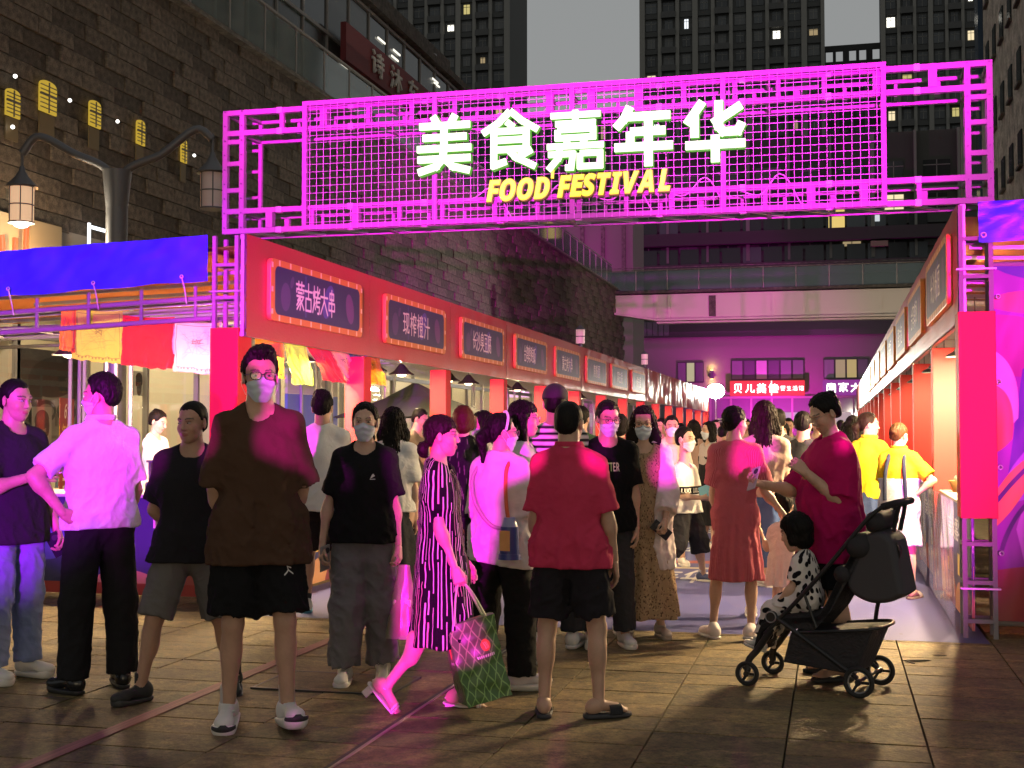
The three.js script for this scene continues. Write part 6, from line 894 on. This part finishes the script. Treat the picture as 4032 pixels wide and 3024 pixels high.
add('girlkid', { x: 1310, top: 1030, foot: 1368, face: 2, sex: 'f', kid: true, lod: 1, label: 'small girl in pale clothes standing beside the floral dress', hair: { type: 'bowl' }, top_: { mat: cloth(.5, .48, .46), sleeve: .8 }, bottom: { mat: cloth(.3, .28, .24), len: 1.6 }, shoes: shoeW });
add('boy15', { x: 1480, top: 923, foot: 1256, face: 62, lod: 1, kid: true, headK: .66, label: 'boy in white shirt with lettered sleeve band holding a blue box', mask: true, hair: { type: 'crop' }, armL: [[.1, -1, .2], [-.2, -.1, 1]], armR: [[-.1, -1, .2], [.1, -.05, 1], [.6, .6, 0], { curl: .8 }],
  top_: { mat: printed(512, 512, (g, w, h) => { g.fillStyle = '#e6e2d8'; g.fillRect(0, 0, w, h); g.fillStyle = '#17171b'; g.fillRect(0, h * .385, w, 26); g.fillStyle = '#f0ece4'; g.font = 'bold 22px sans-serif'; for (let i = 0; i < 7; i++) g.fillText('LUCK', i * 76 + 14, h * .385 + 21); }), ease: .024, boxy: .008, hem: .45, sleeve: .9, wide: .02 }, bottom: { mat: charcoal, len: 1.35, r0: .066, r1: .058 }, shoes: { ...shoeW, color: L(.08, .1, .2), sock: L(.6, .6, .6) }, legL: [[.05, -1, .36], [.02, -1, .1], 0, 0], legR: [[-.05, -1, -.1], [-.02, -.8, -.6], 0, 38] });
const rose = printed(1024, 64, (g, w, h) => { g.fillStyle = '#a84a58'; g.fillRect(0, 0, w, h); g.fillStyle = '#c47a80'; for (let i = 0; i < 128; i++) g.fillRect(i * 8, 0, 2.4, h); });
add('rose17', { x: 1590, top: 880, foot: 1380, face: 166, sex: 'f', label: 'woman in a rose pinstriped dress holding a small girl by the hand', head: { yaw: -26 }, hair: { type: 'bun', clip: 1, by: .02, bz: -.1 }, build: .95, armR: [[-.3, -1, .12], [-.62, -.8, .25], [1, 0, 0], { curl: .5 }], armL: [[.14, -1, .08], [.02, -.9, .5]], dress: { mat: rose, hem: .255, r: .122, sleeve: .8, puff: .012, pleat: .008, n: 17 }, shoes: { ...shoeW, color: L(.66, .6, .58), sole: .02 }, legL: [[.12, -1, -.02], [.08, -1, -.06], 40], legR: [[-.06, -1, .1], [-.03, -1, -.2], -10, 10] });
add('skirt18', { x: 1655, top: 870, foot: 1335, face: 174, sex: 'f', label: 'woman with very long brown hair, beige top and blue skirt, seen from behind', hair: { type: 'long', len: .42, color: '#1b0f0d', vol: .006 }, top_: { mat: cloth(.5, .38, .32), ease: .016, hem: .56, sleeve: .5 }, bottom: { type: 'skirt', mat: cloth(.07, .12, .28), hem: .24, r: .105 }, shoes: shoeW });
add('phone19', { x: 1798, top: 853, foot: 1462, face: -66, sex: 'f', label: 'broad person in a magenta shirt looking down at a phone behind the stroller', skin: [.46, .28, .2], build: 1.3, belly: .9, limb: 1.12, shw: 1.05, head: { pitch: 26, yaw: 4 }, hair: { type: 'bun', by: .085, bz: -.085 }, glasses: 'thin', eyes: .25,
  armL: [[.18, -1, .12], [-.12, .62, .72], [-1, .1, .1], { curl: .7 }], armR: [[-.12, -.8, .5], [.25, .18, 1], [.4, .9, 0], { curl: .7 }], top_: { mat: printed(1024, 1024, (g, w, h) => { g.fillStyle = '#a51355'; g.fillRect(0, 0, w, h); g.save(); g.translate(frontU(-66) * w + 4, h * (1 - .7)); g.transform(1, 0, -.25, 1, 0, 0); g.fillStyle = '#7f8f3a'; g.font = 'bold 46px sans-serif'; g.fillText('EASY', -60, 0); g.restore(); }), ease: .034, boxy: .02, hem: .41, sleeve: .95, wide: .026, fold: .012 }, bottom: { mat: black, len: .82, r0: .07, r1: .07 }, shoes: { type: 'slide', color: L(.02, .02, .02) }, legL: [[.05, -1, .02], [.03, -1, -.02], 5], legR: [[-.05, -1, -.1], [-.03, -1, -.05], -10] });
add('toddler20', { x: 1695, top: 1066, foot: 1352, face: 172, sex: 'f', kid: true, lod: 1, label: 'small girl with tied hair held by the hand, seen from behind', hair: { type: 'buns' }, armL: [[.25, -.6, .1], [.3, .8, .1]], dress: { mat: cloth(.6, .55, .52), hem: .3, r: .16, sleeve: .4 }, shoes: shoeW });
add('yellow22', { x: 1880, top: 893, foot: 1262, face: 150, sex: 'f', lod: 1, label: 'woman in yellow polo with ponytail raising a hand to her face', hair: { type: 'pony', len: .1, color: '#1c120c' }, head: { yaw: -50 }, armR: [[-.4, -.7, .4], [.1, .95, .4]], top_: { mat: cloth(.6, .46, .02), ease: .018, collar: true, sleeve: .8, hem: .5 }, bottom: { type: 'skirt', mat: cloth(.04, .06, .14), hem: .35, r: .11 }, shoes: shoeW });
const ov = add('overall23', { x: 1945, top: 916, foot: 1292, face: 164, sex: 'f', lod: 0, label: 'woman in yellow shirt and pale denim pinafore with a hand on her hip', head: { yaw: -16, pitch: 8 }, hair: { type: 'bun', color: '#3a2410', by: .03, bz: -.1 }, armR: [[-.75, -.75, -.05], [.75, -.6, -.1], [.3, 0, 1], { curl: .25 }], armL: [[.2, -1, .2], [-.3, .1, .9]],
  top_: { mat: cloth(.62, .42, .015), ease: .02, collar: true, sleeve: .78, hem: .55 }, dress: { mat: cloth(.42, .46, .52), hem: .3, r: .12, sleeve: 0, maxY: .69, ease: .03, waistR: .09, neck: .02 }, shoes: { type: 'slide', color: L(.2, .16, .12), strap: L(.7, .68, .62) } });
{ const { up, g } = ov.sk; for (const q of [-1, 1]) part('strap', tube([up(q * .06, .56, -.078), up(q * .058, .66, -.083), up(q * .052, .74, -.078), up(q * .045, .8, -.052), up(q * .04, .838, -.012), up(q * .04, .8, .05)], .017, 30, 8), cloth(.02, .025, .05), g); }
add('bun24', { x: 336, top: 886, D: 13.2, H: 1.66, face: 62, sex: 'f', lod: 1, label: 'woman in white blouse looking at her phone behind the tent counter', head: { pitch: 18 }, hair: { type: 'bun', by: .1, bz: -.06 }, armR: [[-.05, -.9, .35], [.2, .3, 1]], armL: [[.05, -.9, .35], [-.2, .3, 1]], top_: { mat: cloth(.68, .64, .62), ease: .02, sleeve: 1.2, hem: .5 }, bottom: { mat: black, len: 1.9 }, shoes: shoeW });
// further back in the lane
const far = [
  ['vendor', { x: 902, top: 912, D: 14.3, H: 1.7, face: 70, label: 'man in grey brown shirt working in the juice stall', hair: { type: 'crop' }, head: { pitch: 20 }, armR: [[-.1, -.8, .5], [.1, -.2, 1]], top_: { mat: cloth(.2, .16, .12) }, bottom: { mat: charcoal, len: 1.9 } }],
  ['auburn', { x: 1000, top: 878, foot: 1330, face: 178, sex: 'f', label: 'woman with short auburn hair in a dark patterned top', hair: { type: 'bowl', color: '#3a1c12' }, top_: { mat: printed(256, 256, (g, w, h) => { g.fillStyle = '#1a1a1e'; g.fillRect(0, 0, w, h); const R = seeded(8); g.fillStyle = '#5c5a58'; for (let i = 0; i < 400; i++) g.fillRect(R() * w, R() * h, 3, 7); }) }, bottom: { mat: charcoal, len: 1.9 } }],
  ['masked', { x: 1042, top: 890, foot: 1318, face: -78, sex: 'f', label: 'masked woman with dark hair facing the stalls by the headband woman', hair: { type: 'long', len: .2 }, mask: true, top_: { mat: cloth(.5, .42, .44) }, bottom: { mat: charcoal, len: 1.9 } }],
  ['w16', { x: 1452, top: 900, foot: 1222, face: 8, label: 'masked man in beige shirt behind the boy', mask: true, hair: { type: 'short' }, top_: { mat: cloth(.5, .42, .34) }, bottom: { mat: charcoal, len: .95 } }],
  ['pin', { x: 1533, top: 912, foot: 1190, face: -62, sex: 'f', label: 'woman in black pinafore dress with long hair and mask', mask: true, hair: { type: 'long', len: .2 }, top_: { mat: cloth(.45, .4, .38), sleeve: 1.5 }, dress: { mat: black, hem: .2, r: .13, sleeve: 0, maxY: .74, ease: .02 } }],
  ['m17', { x: 1500, top: 908, foot: 1172, face: 170, sex: 'f', label: 'woman with long hair in brown top beside the pinafore woman', hair: { type: 'long', len: .2 }, top_: { mat: cloth(.3, .2, .16) }, bottom: { mat: black, len: 1.9 } }],
  ['d18', { x: 1692, top: 912, foot: 1205, face: -10, label: 'masked man in dark shirt with joined hands deep in the lane', mask: true, hair: { type: 'bowl' }, armL: [[.1, -1, .2], [-.6, .1, .6]], armR: [[-.1, -1, .2], [.6, .1, .6]], top_: { mat: charcoal }, bottom: { mat: cloth(.3, .25, .2), len: .95 } }],
  ['vest', { x: 1738, top: 892, foot: 1290, face: 168, label: 'man in black sleeveless vest hidden behind the magenta shirt', hair: { type: 'short' }, top_: { mat: charcoal, sleeve: .12, boxy: .01 }, bottom: { mat: charcoal, len: 1.5 } }],
  ['cap2', { x: 1682, top: 884, foot: 1268, face: -160, label: 'man in dark clothes beside the long haired woman', hair: { type: 'crop' }, top_: { mat: charcoal }, bottom: { mat: charcoal, len: 1.5 } }],
  ['h1', { x: 1846, top: 900, foot: 1240, face: 175, sex: 'f', label: 'woman with long black hair next to the yellow polo', hair: { type: 'long', len: .25 }, top_: { mat: cloth(.3, .3, .32) }, bottom: { mat: charcoal, len: 1.9 } }],
  ['h2', { x: 1832, top: 915, foot: 1190, face: 5, sex: 'f', label: 'woman in pale top facing out beside the banner side stalls', hair: { type: 'bun' }, top_: { mat: white }, bottom: { mat: charcoal, len: 1.9 } }],
  ['h3', { x: 1562, top: 922, foot: 1150, face: 172, label: 'boy in white shirt far along the lane', hair: { type: 'short' }, top_: { mat: white }, bottom: { mat: charcoal, len: .95 } }],
  ['h4', { x: 1548, top: 908, foot: 1140, face: 10, sex: 'f', label: 'woman in pink top far along the lane', hair: { type: 'long', len: .15 }, mask: true, top_: { mat: cloth(.5, .2, .25) }, bottom: { mat: cloth(.1, .12, .2), len: 1.9 } }],
  ['h5', { x: 1705, top: 905, foot: 1150, face: 5, label: 'man in grey shirt far along the lane by the red sign', hair: { type: 'short' }, top_: { mat: cloth(.25, .25, .26) }, bottom: { mat: charcoal, len: 1.9 } }],
  ['h6', { x: 1470, top: 915, foot: 1150, face: 176, sex: 'f', label: 'woman in light skirt beyond the boy with the box', hair: { type: 'pony' }, top_: { mat: cloth(.5, .48, .45) }, bottom: { type: 'skirt', mat: cloth(.45, .4, .4), hem: .2, r: .11 } }],
  ['h7', { x: 1765, top: 905, foot: 1130, face: 0, sex: 'f', label: 'woman with round face and fringe far along the lane', hair: { type: 'bowl' }, top_: { mat: cloth(.4, .2, .3) }, bottom: { mat: charcoal, len: 1.9 } }],
  ['h8', { x: 1818, top: 908, foot: 1118, face: 178, label: 'man in navy shirt far along the banner side stalls', hair: { type: 'crop' }, top_: { mat: cloth(.04, .05, .12) }, bottom: { mat: charcoal, len: .95 } }],
  ['h9', { x: 1430, top: 905, foot: 1165, face: -40, label: 'man in ochre shirt at the far brick side stalls', hair: { type: 'short' }, top_: { mat: cloth(.4, .26, .08) }, bottom: { mat: charcoal, len: 1.9 } }],
  ['h10', { x: 1612, top: 906, foot: 1132, face: 15, sex: 'f', label: 'woman in cream dress far along the lane', hair: { type: 'long', len: .2 }, dress: { mat: cloth(.55, .5, .4), hem: .25, r: .12, sleeve: .5 } }],
  ['h11', { x: 1255, top: 880, foot: 1270, face: 170, label: 'man in dark green shirt behind the masked man', hair: { type: 'short' }, top_: { mat: cloth(.04, .08, .05) }, bottom: { mat: charcoal, len: 1.9 } }],
  ['h12', { x: 1340, top: 895, foot: 1255, face: 175, sex: 'f', label: 'woman with dark bob behind the floral dress', hair: { type: 'bowl' }, top_: { mat: cloth(.3, .1, .12) }, bottom: { mat: charcoal, len: 1.9 } }],
];
for (const [k, s] of far) add(k, { lod: s.foot && s.foot < 1180 ? 2 : 1, shoes: shoeW, group: 'people further along the lane', ...s });

// unseen people behind the viewer, placed before the stage light to shade the crowd
[['onlooker in dark clothes standing behind the viewer', 410, 1.74, 0, 1], ['tall onlooker behind the viewer with arms at his sides', 575, 1.8, 0, 1], ['slim onlooker turned sideways behind the viewer', 770, 1.74, 90, .85], ['onlooker in grey standing straight behind the viewer', 1225, 1.76, 0, .95], ['child standing behind the viewer', 1092, 1.2, 0, .95], ['onlooker turned away behind the viewer', 1370, 1.7, 40, .9], ['woman watching from behind the viewer, banner side', 1570, 1.74, 0, 1], ['man watching from behind the viewer, beside the banner side woman', 1780, 1.8, 0, 1.15], ['onlooker nearest the banner side behind the viewer', 1935, 1.86, 0, 1]].forEach(([label, px, H, turn, build], i) => {
  const target = at(px * 1.8228, 1700, 7).setY(0), d = target.clone().sub(stagePos), p = stagePos.clone().addScaledVector(d.normalize(), 10.9);
  person({ x: 100 + i, pos: p, H, face: 0, lod: 2, kid: H < 1.4, build, label, hair: { type: 'short' }, top_: { mat: cloth(.2, .2, .22) }, bottom: { mat: charcoal, len: 1.9 }, shoes: shoeW, group: 'onlookers behind the viewer' }).sk.g.rotation.y = Math.atan2(target.x - p.x, target.z - p.z) + turn * Math.PI / 180;
});
// ---------- stroller with a toddler ----------
{
  const near = gnd(1724 * 1.8228, 1495 * 1.8228), base = near.clone().add(V(.12, 0, -.2)), t = thing('baby_stroller', 'black folding stroller with a grey bag on its handle', 'stroller', base.setY(0));
  const toCam = camera.position.clone().sub(base); t.rotation.y = Math.atan2(toCam.x, toCam.z) - 108 * Math.PI / 180;
  const blk = M(L(.012, .012, .014), .4), fab = M(L(.02, .018, .022), .85, { bumpMap: wrinkle, bumpScale: .01 }), grey = M(L(.045, .042, .048), .8), rimM = M(L(.32, .32, .34), .35, { metalness: .5 });
  const q = (x, y, s) => V(x, y, s);           // width, height, forward
  const wheel = (x, s, r) => { const w = part('wheel', new THREE.TorusGeometry(r - .012, .0135, 10, 36).rotateY(Math.PI / 2).translate(x, r, s), M(L(.012, .012, .012), .7), t); part('rim', new THREE.TorusGeometry(r - .027, .0045, 6, 36).rotateY(Math.PI / 2).translate(x, r, s), rimM, w); for (let i = 0; i < 3; i++) { const a = i * 2.094 + .5; part('spoke', bar(q(x, r, s), q(x, r + (r - .026) * Math.cos(a), s + (r - .026) * Math.sin(a)), .014), blk, w); } part('hub', rod(q(x - .018, r, s), q(x + .018, r, s), .017, 14), blk, w); };
  for (const x of [-.21, .21]) { wheel(x, .36, .07); wheel(x, -.28, .085); }
  for (const x of [-.19, .19]) {
    part('rear_leg', rod(q(x, .1, -.27), q(x, .43, .24), .0135, 10), blk, t); part('front_fork', tube([q(x * 1.08, .085, .36), q(x * 1.05, .15, .35), q(x, .2, .31), q(x, .33, .22)], .02, 16, 10), blk, t);
    part('push_bar', tube([q(x, .3, .26), q(x, .5, .07), q(x, .74, -.14), q(x, .98, -.34), q(x * .98, 1.04, -.41)], .0125, 30, 10), blk, t); part('hinge', rod(q(x - .012 * Math.sign(x), .4, .22), q(x + .014 * Math.sign(x), .4, .22), .034, 20), blk, t); part('hinge_ring', new THREE.TorusGeometry(.03, .0035, 6, 24).rotateY(Math.PI / 2).translate(x + .015 * Math.sign(x), .4, .22), rimM, t);
    part('strut', rod(q(x, .36, -.04), q(x, .55, .03), .009, 8), blk, t);
  }
  part('handle', tube([q(-.19, 1.04, -.41), q(-.18, 1.06, -.47), q(0, 1.065, -.49), q(.18, 1.06, -.47), q(.19, 1.04, -.41)], .02, 30, 10), fab, t);
  part('axle', [rod(q(-.2, .09, -.28), q(.2, .09, -.28), .01), rod(q(-.19, .3, .26), q(.19, .3, .26), .012)], blk, t);
  const sheet = (pts, w, th = .02) => { const g = new THREE.BoxGeometry(w, th, 1, 10, 1, pts.length * 6), c = new THREE.CatmullRomCurve3(pts), p = g.attributes.position; for (let i = 0; i < p.count; i++) { const u = p.getZ(i) + .5, a = c.getPoint(u), b = c.getTangent(u), n = V(0, b.z, -b.y).normalize(), x = p.getX(i); a.addScaledVector(n, p.getY(i) + .03 * (x / w * 2) ** 2); p.setXYZ(i, x, a.y, a.z); } g.computeVertexNormals(); return g; };
  part('seat', sheet([q(0, .36, .3), q(0, .4, .2), q(0, .42, .06), q(0, .44, -.04), q(0, .6, -.13), q(0, .85, -.26)], .34, .03), fab, t);
  part('leg_rest', sheet([q(0, .4, .22), q(0, .3, .27), q(0, .2, .3)], .32, .02), fab, t);
  for (const x of [-.17, .17]) { const s = new THREE.Shape([[.1, .4], [-.05, .42], [-.27, .84], [-.33, .84], [-.12, .46], [-.02, .34], [.12, .34]].map(([a, b]) => new THREE.Vector2(a, b))); part('side_panel', new THREE.ExtrudeGeometry(s, { depth: .008, bevelEnabled: false }).rotateY(-Math.PI / 2).translate(x, 0, 0), fab, t); }
  part('hood', meshField([cap(V(-.14, .96, -.36), V(.14, .96, -.36), .055, .055), cap(V(-.15, .82, -.27), V(.15, .82, -.27), .07, .07, { k: .08 }), cap(V(-.15, .66, -.18), V(.15, .66, -.18), .05, .05, { k: .08 })], .012), fab, t);
  part('basket', (() => { const s = new THREE.Shape([[.14, .16], [-.24, .13], [-.34, .36], [.1, .31]].map(([a, b]) => new THREE.Vector2(a, b))); return new THREE.ExtrudeGeometry(s, { depth: .36, bevelEnabled: true, bevelSize: .012, bevelThickness: .012, bevelSegments: 2 }).rotateY(-Math.PI / 2).translate(.18, 0, 0); })(), fab, t);
  part('basket_rim', tube([q(-.185, .32, .1), q(-.19, .375, -.35), q(.19, .375, -.35), q(.185, .32, .1)], .01, 30, 8), blk, t);
  part('strap', tube([q(-.1, .6, -.36), q(-.12, .48, -.3), q(-.13, .38, -.28)], .012, 16, 6), fab, t);
  // bag hung on the handle
  const bag = thing('stroller_bag', 'dark grey fabric bag hanging from the stroller handle', 'bag', base); bag.rotation.y = t.rotation.y;
  part('pouch', (() => { const sh = new THREE.Shape(); sh.moveTo(-.33, .86); sh.quadraticCurveTo(-.39, .9, -.43, .84); sh.lineTo(-.48, .58); sh.quadraticCurveTo(-.44, .54, -.34, .54); sh.quadraticCurveTo(-.24, .56, -.23, .62); sh.closePath(); const g = new THREE.ExtrudeGeometry(sh, { depth: .24, steps: 6, curveSegments: 16, bevelEnabled: true, bevelSize: .03, bevelThickness: .05, bevelSegments: 5 }).rotateY(-Math.PI / 2).translate(.12, 0, 0); return g; })(), grey, bag);
  part('flap', (() => { const g = new THREE.CylinderGeometry(.1, .12, .2, 20, 4, true, 0, Math.PI).rotateZ(Math.PI / 2).rotateX(-.3).translate(0, .78, -.36).scale(1, 1, 1); return g; })(), fab, bag);
  part('handle_loop', tube([q(-.07, .9, -.44), q(-.06, 1.04, -.47), q(.06, 1.04, -.47), q(.07, .9, -.44)], .013, 20, 8), fab, bag); part('tag', new THREE.SphereGeometry(.016, 12, 8).scale(.5, 1.2, 1).translate(-.19, .78, -.4), M(L(.6, .5, .5), .4), bag);
  // toddler
  const spots = printed(512, 512, (g, w, h) => { g.fillStyle = '#d6d0cc'; g.fillRect(0, 0, w, h); const R = seeded(15); g.fillStyle = '#17151a'; for (let i = 0; i < 420; i++) { const x = R() * w, y = R() * h; g.beginPath(); g.ellipse(x, y, 7 + R() * 5, 6 + R() * 4, R() * 3, 0, 7); g.fill(); } });
  const pos = base.clone().add(V(0, 0, .07).applyAxisAngle(V(0, 1, 0), t.rotation.y));
  const k = add('toddler21', { x: 1705, pos, y: .04, H: .93, sit: true, face: -108, kid: true, sex: 'm', lod: 0, lean: 6, label: 'toddler with dark bowl haircut in spotted clothes sitting in the stroller', headK: .92, hair: { type: 'bowl', color: '#0b0908', vol: .008 }, head: { pitch: 12, yaw: -8 }, armL: [[.2, -1, .25], [0, -.75, .7]], armR: [[-.2, -1, .25], [0, -.75, .7]], legL: [[.12, -.32, 1], [.05, -1, .35], 0, -15], legR: [[-.12, -.32, 1], [-.05, -1, .35], 0, -15], top_: { mat: spots, ease: .016, sleeve: .75, hem: .44 }, bottom: { mat: spots, len: 1.75, r0: .07, r1: .055 }, shoes: { ...shoeW, sock: L(.6, .6, .6) } });
}
// ---------- things people hold ----------
const handPoint = (k, i, x = 0, y = -.09, z = .025) => inWorld(Pp[k], Pp[k].hands[i].T(x, y, z));
function tag1(o, name, label, category) { o.name = numbered(name); o.userData = { label, category }; scene.add(o); return shade(o); }
{ // green shopping bag
  const h = handPoint('stripe', 1), t = thing('shopping_bag', 'green diamond patterned shopping bag in the hand of the striped dress woman', 'bag', h); const toCam = camera.position.clone().sub(h); t.rotation.y = Math.atan2(toCam.x, toCam.z) + .35; t.rotation.z = .22;
  const tex = canvasTex(256, 384, (g, w, h2) => { g.fillStyle = '#4d6b3a'; g.fillRect(0, 0, w, h2); g.strokeStyle = '#86a862'; g.lineWidth = 6; for (let i = -8; i < 12; i++) { g.beginPath(); g.moveTo(i * 50, 0); g.lineTo(i * 50 + 220, h2); g.stroke(); g.beginPath(); g.moveTo(i * 50, 0); g.lineTo(i * 50 - 220, h2); g.stroke(); } g.fillStyle = '#d9683a'; g.beginPath(); g.arc(178, 130, 27, 0, 7); g.fill(); g.strokeStyle = '#f0b090'; g.lineWidth = 4; for (let i = 0; i < 3; i++) { g.beginPath(); g.moveTo(164 + i * 9, 116); g.lineTo(172 + i * 9, 146); g.stroke(); } g.fillStyle = '#d8d6c8'; for (let i = 0; i < 9; i++) { g.fillRect(118 + i * 12, 172, 8, 13); } });
  const g = new THREE.BoxGeometry(.27, .42, .13, 16, 20, 8), p = g.attributes.position; for (let i = 0; i < p.count; i++) { const x = p.getX(i), y = p.getY(i), z = p.getZ(i), v = (y + .21) / .42; p.setXYZ(i, x * (1.0 - .12 * (1 - v)) + .008 * n3(x * 14, y * 10, z * 9), y, z * (1.15 - .75 * v) + .014 * n3(x * 9, y * 12, 3 + z * 6)); } g.computeVertexNormals(); g.translate(0, -.41, 0);
  part('bag_body', g, M(0xffffff, .45, { map: tex }), t); for (const z of [-.03, .03]) part('handle', tube([[-.09, -.205, z], [-.03, -.03, z * .4], [0, .0, 0], [.03, -.03, z * .4], [.09, -.205, z]], .006, 24, 6), M(L(.5, .55, .35), .6), t);
}
{ // thin plastic bag
  const h = handPoint('black6', 0), t = thing('plastic_bag', 'thin translucent plastic bag hanging from the hand of the black shirt woman', 'bag', h); const g = new THREE.CylinderGeometry(.035, .11, .42, 28, 16, true), p = g.attributes.position; for (let i = 0; i < p.count; i++) { const x = p.getX(i), y = p.getY(i), z = p.getZ(i), k = 1 + .12 * n3(x * 20, y * 6, z * 20); p.setXYZ(i, x * k, y, z * k * .6); } g.computeVertexNormals(); part('film', g.translate(.04, -.24, -.02), P(L(.6, .58, .4), .3, { transmission: .7, thickness: 0 }), t); part('packet', rbox(.1, .16, .07, .02, .04, -.36, -.02), M(L(.5, .1, .08), .6), t); part('box', rbox(.11, .07, .08, .01, .04, -.26, -.02), M(L(.6, .55, .4), .6), t);
}
const phone = (k, i, label, tilt, col = L(.02, .02, .03), off = [0, -.085, .03]) => { const p = handPoint(k, i, ...off), o = tag1(new THREE.Mesh(rbox(.075, .155, .009, .004), M(col, .2)), 'mobile_phone', label, 'phone'); o.position.copy(p); const c = camera.position.clone().sub(p); o.rotation.set(tilt[0], Math.atan2(c.x, c.z) + tilt[1], tilt[2], 'YXZ'); const ring = shade(new THREE.Mesh(new THREE.CylinderGeometry(.018, .018, .004, 20).rotateX(Math.PI / 2).translate(.012, .045, .006), M(L(.05, .05, .06), .2))); ring.name = 'camera_ring'; o.add(ring); return o; };
phone('phone19', 1, 'phone held up in the hands of the magenta shirt person', [-.5, -1.0, .3], L(.45, .35, .4));
phone('floral14', 0, 'dark phone in the hand of the floral dress woman', [.1, .3, .9]);
phone('black6', 1, 'phone carried low by the black shirt woman', [.2, .8, .2], L(.3, .28, .28));
phone('bun24', 1, 'phone held by the woman behind the tent counter', [-.4, -.8, 0]);
phone('smoker', 0, 'dark flask like phone in the low hand of the smoking man', [.2, .2, .5]);
{ const p = handPoint('smoker', 1, .012, -.16, .012), o = tag1(new THREE.Mesh(rod(V(0, 0, 0), V(.075, .018, .03), .004, 8), M(L(.75, .72, .7), .8)), 'cigarette', 'cigarette between the fingers of the man in black shirt', 'cigarette'); o.position.copy(p); }
{ const p = handPoint('boy15', 1, 0, -.07, .03), o = tag1(new THREE.Mesh(rbox(.2, .12, .06, .006), M(L(.12, .38, .5), .5)), 'snack_box', 'light blue box held by the boy in white shirt', 'box'); o.position.copy(p).add(V(0, .05, 0)); o.rotation.y = Pp.boy15.sk.g.rotation.y + 1.2; o.rotation.z = -.3; }
{ // cross body bag of the headband woman
  const s = Pp.crossbody, { up, g, H } = s.sk, t = thing('crossbody_bag', 'blue drum shaped crossbody bag on the back of the white shirt woman', 'bag', g.position, g.rotation.y);
  const c = up(-.085, .55, -.085), body = part('bag_body', [cyl(.05, .055, .15, 20, c.x, c.y, c.z), cyl(.062, .066, .03, 20, c.x, c.y - .09, c.z)], M(L(.03, .05, .22), .4), t); part('bag_cap', cyl(.03, .045, .05, 18, c.x, c.y + .1, c.z), M(L(.25, .3, .5), .4), body); part('picture_panel', box(.062, .11, .006, c.x, c.y, c.z - .055), M(L(.6, .35, .12), .5), body);
  part('strap', tube([c.clone().add(V(0, .08, 0)), up(-.075, .66, -.088), up(-.07, .74, -.088), up(-.062, .8, -.068), up(-.055, .84, -.02)], .011, 30, 8), M(L(.6, .14, .05), .7), t); part('strap', tube([c.clone().add(V(.03, .06, 0)), up(-.02, .6, -.1), up(.045, .67, -.1), up(.075, .76, -.08), up(.075, .82, -.03)], .011, 30, 8), M(L(.35, .3, .3), .7), t);
}
renderer.render(scene, camera);
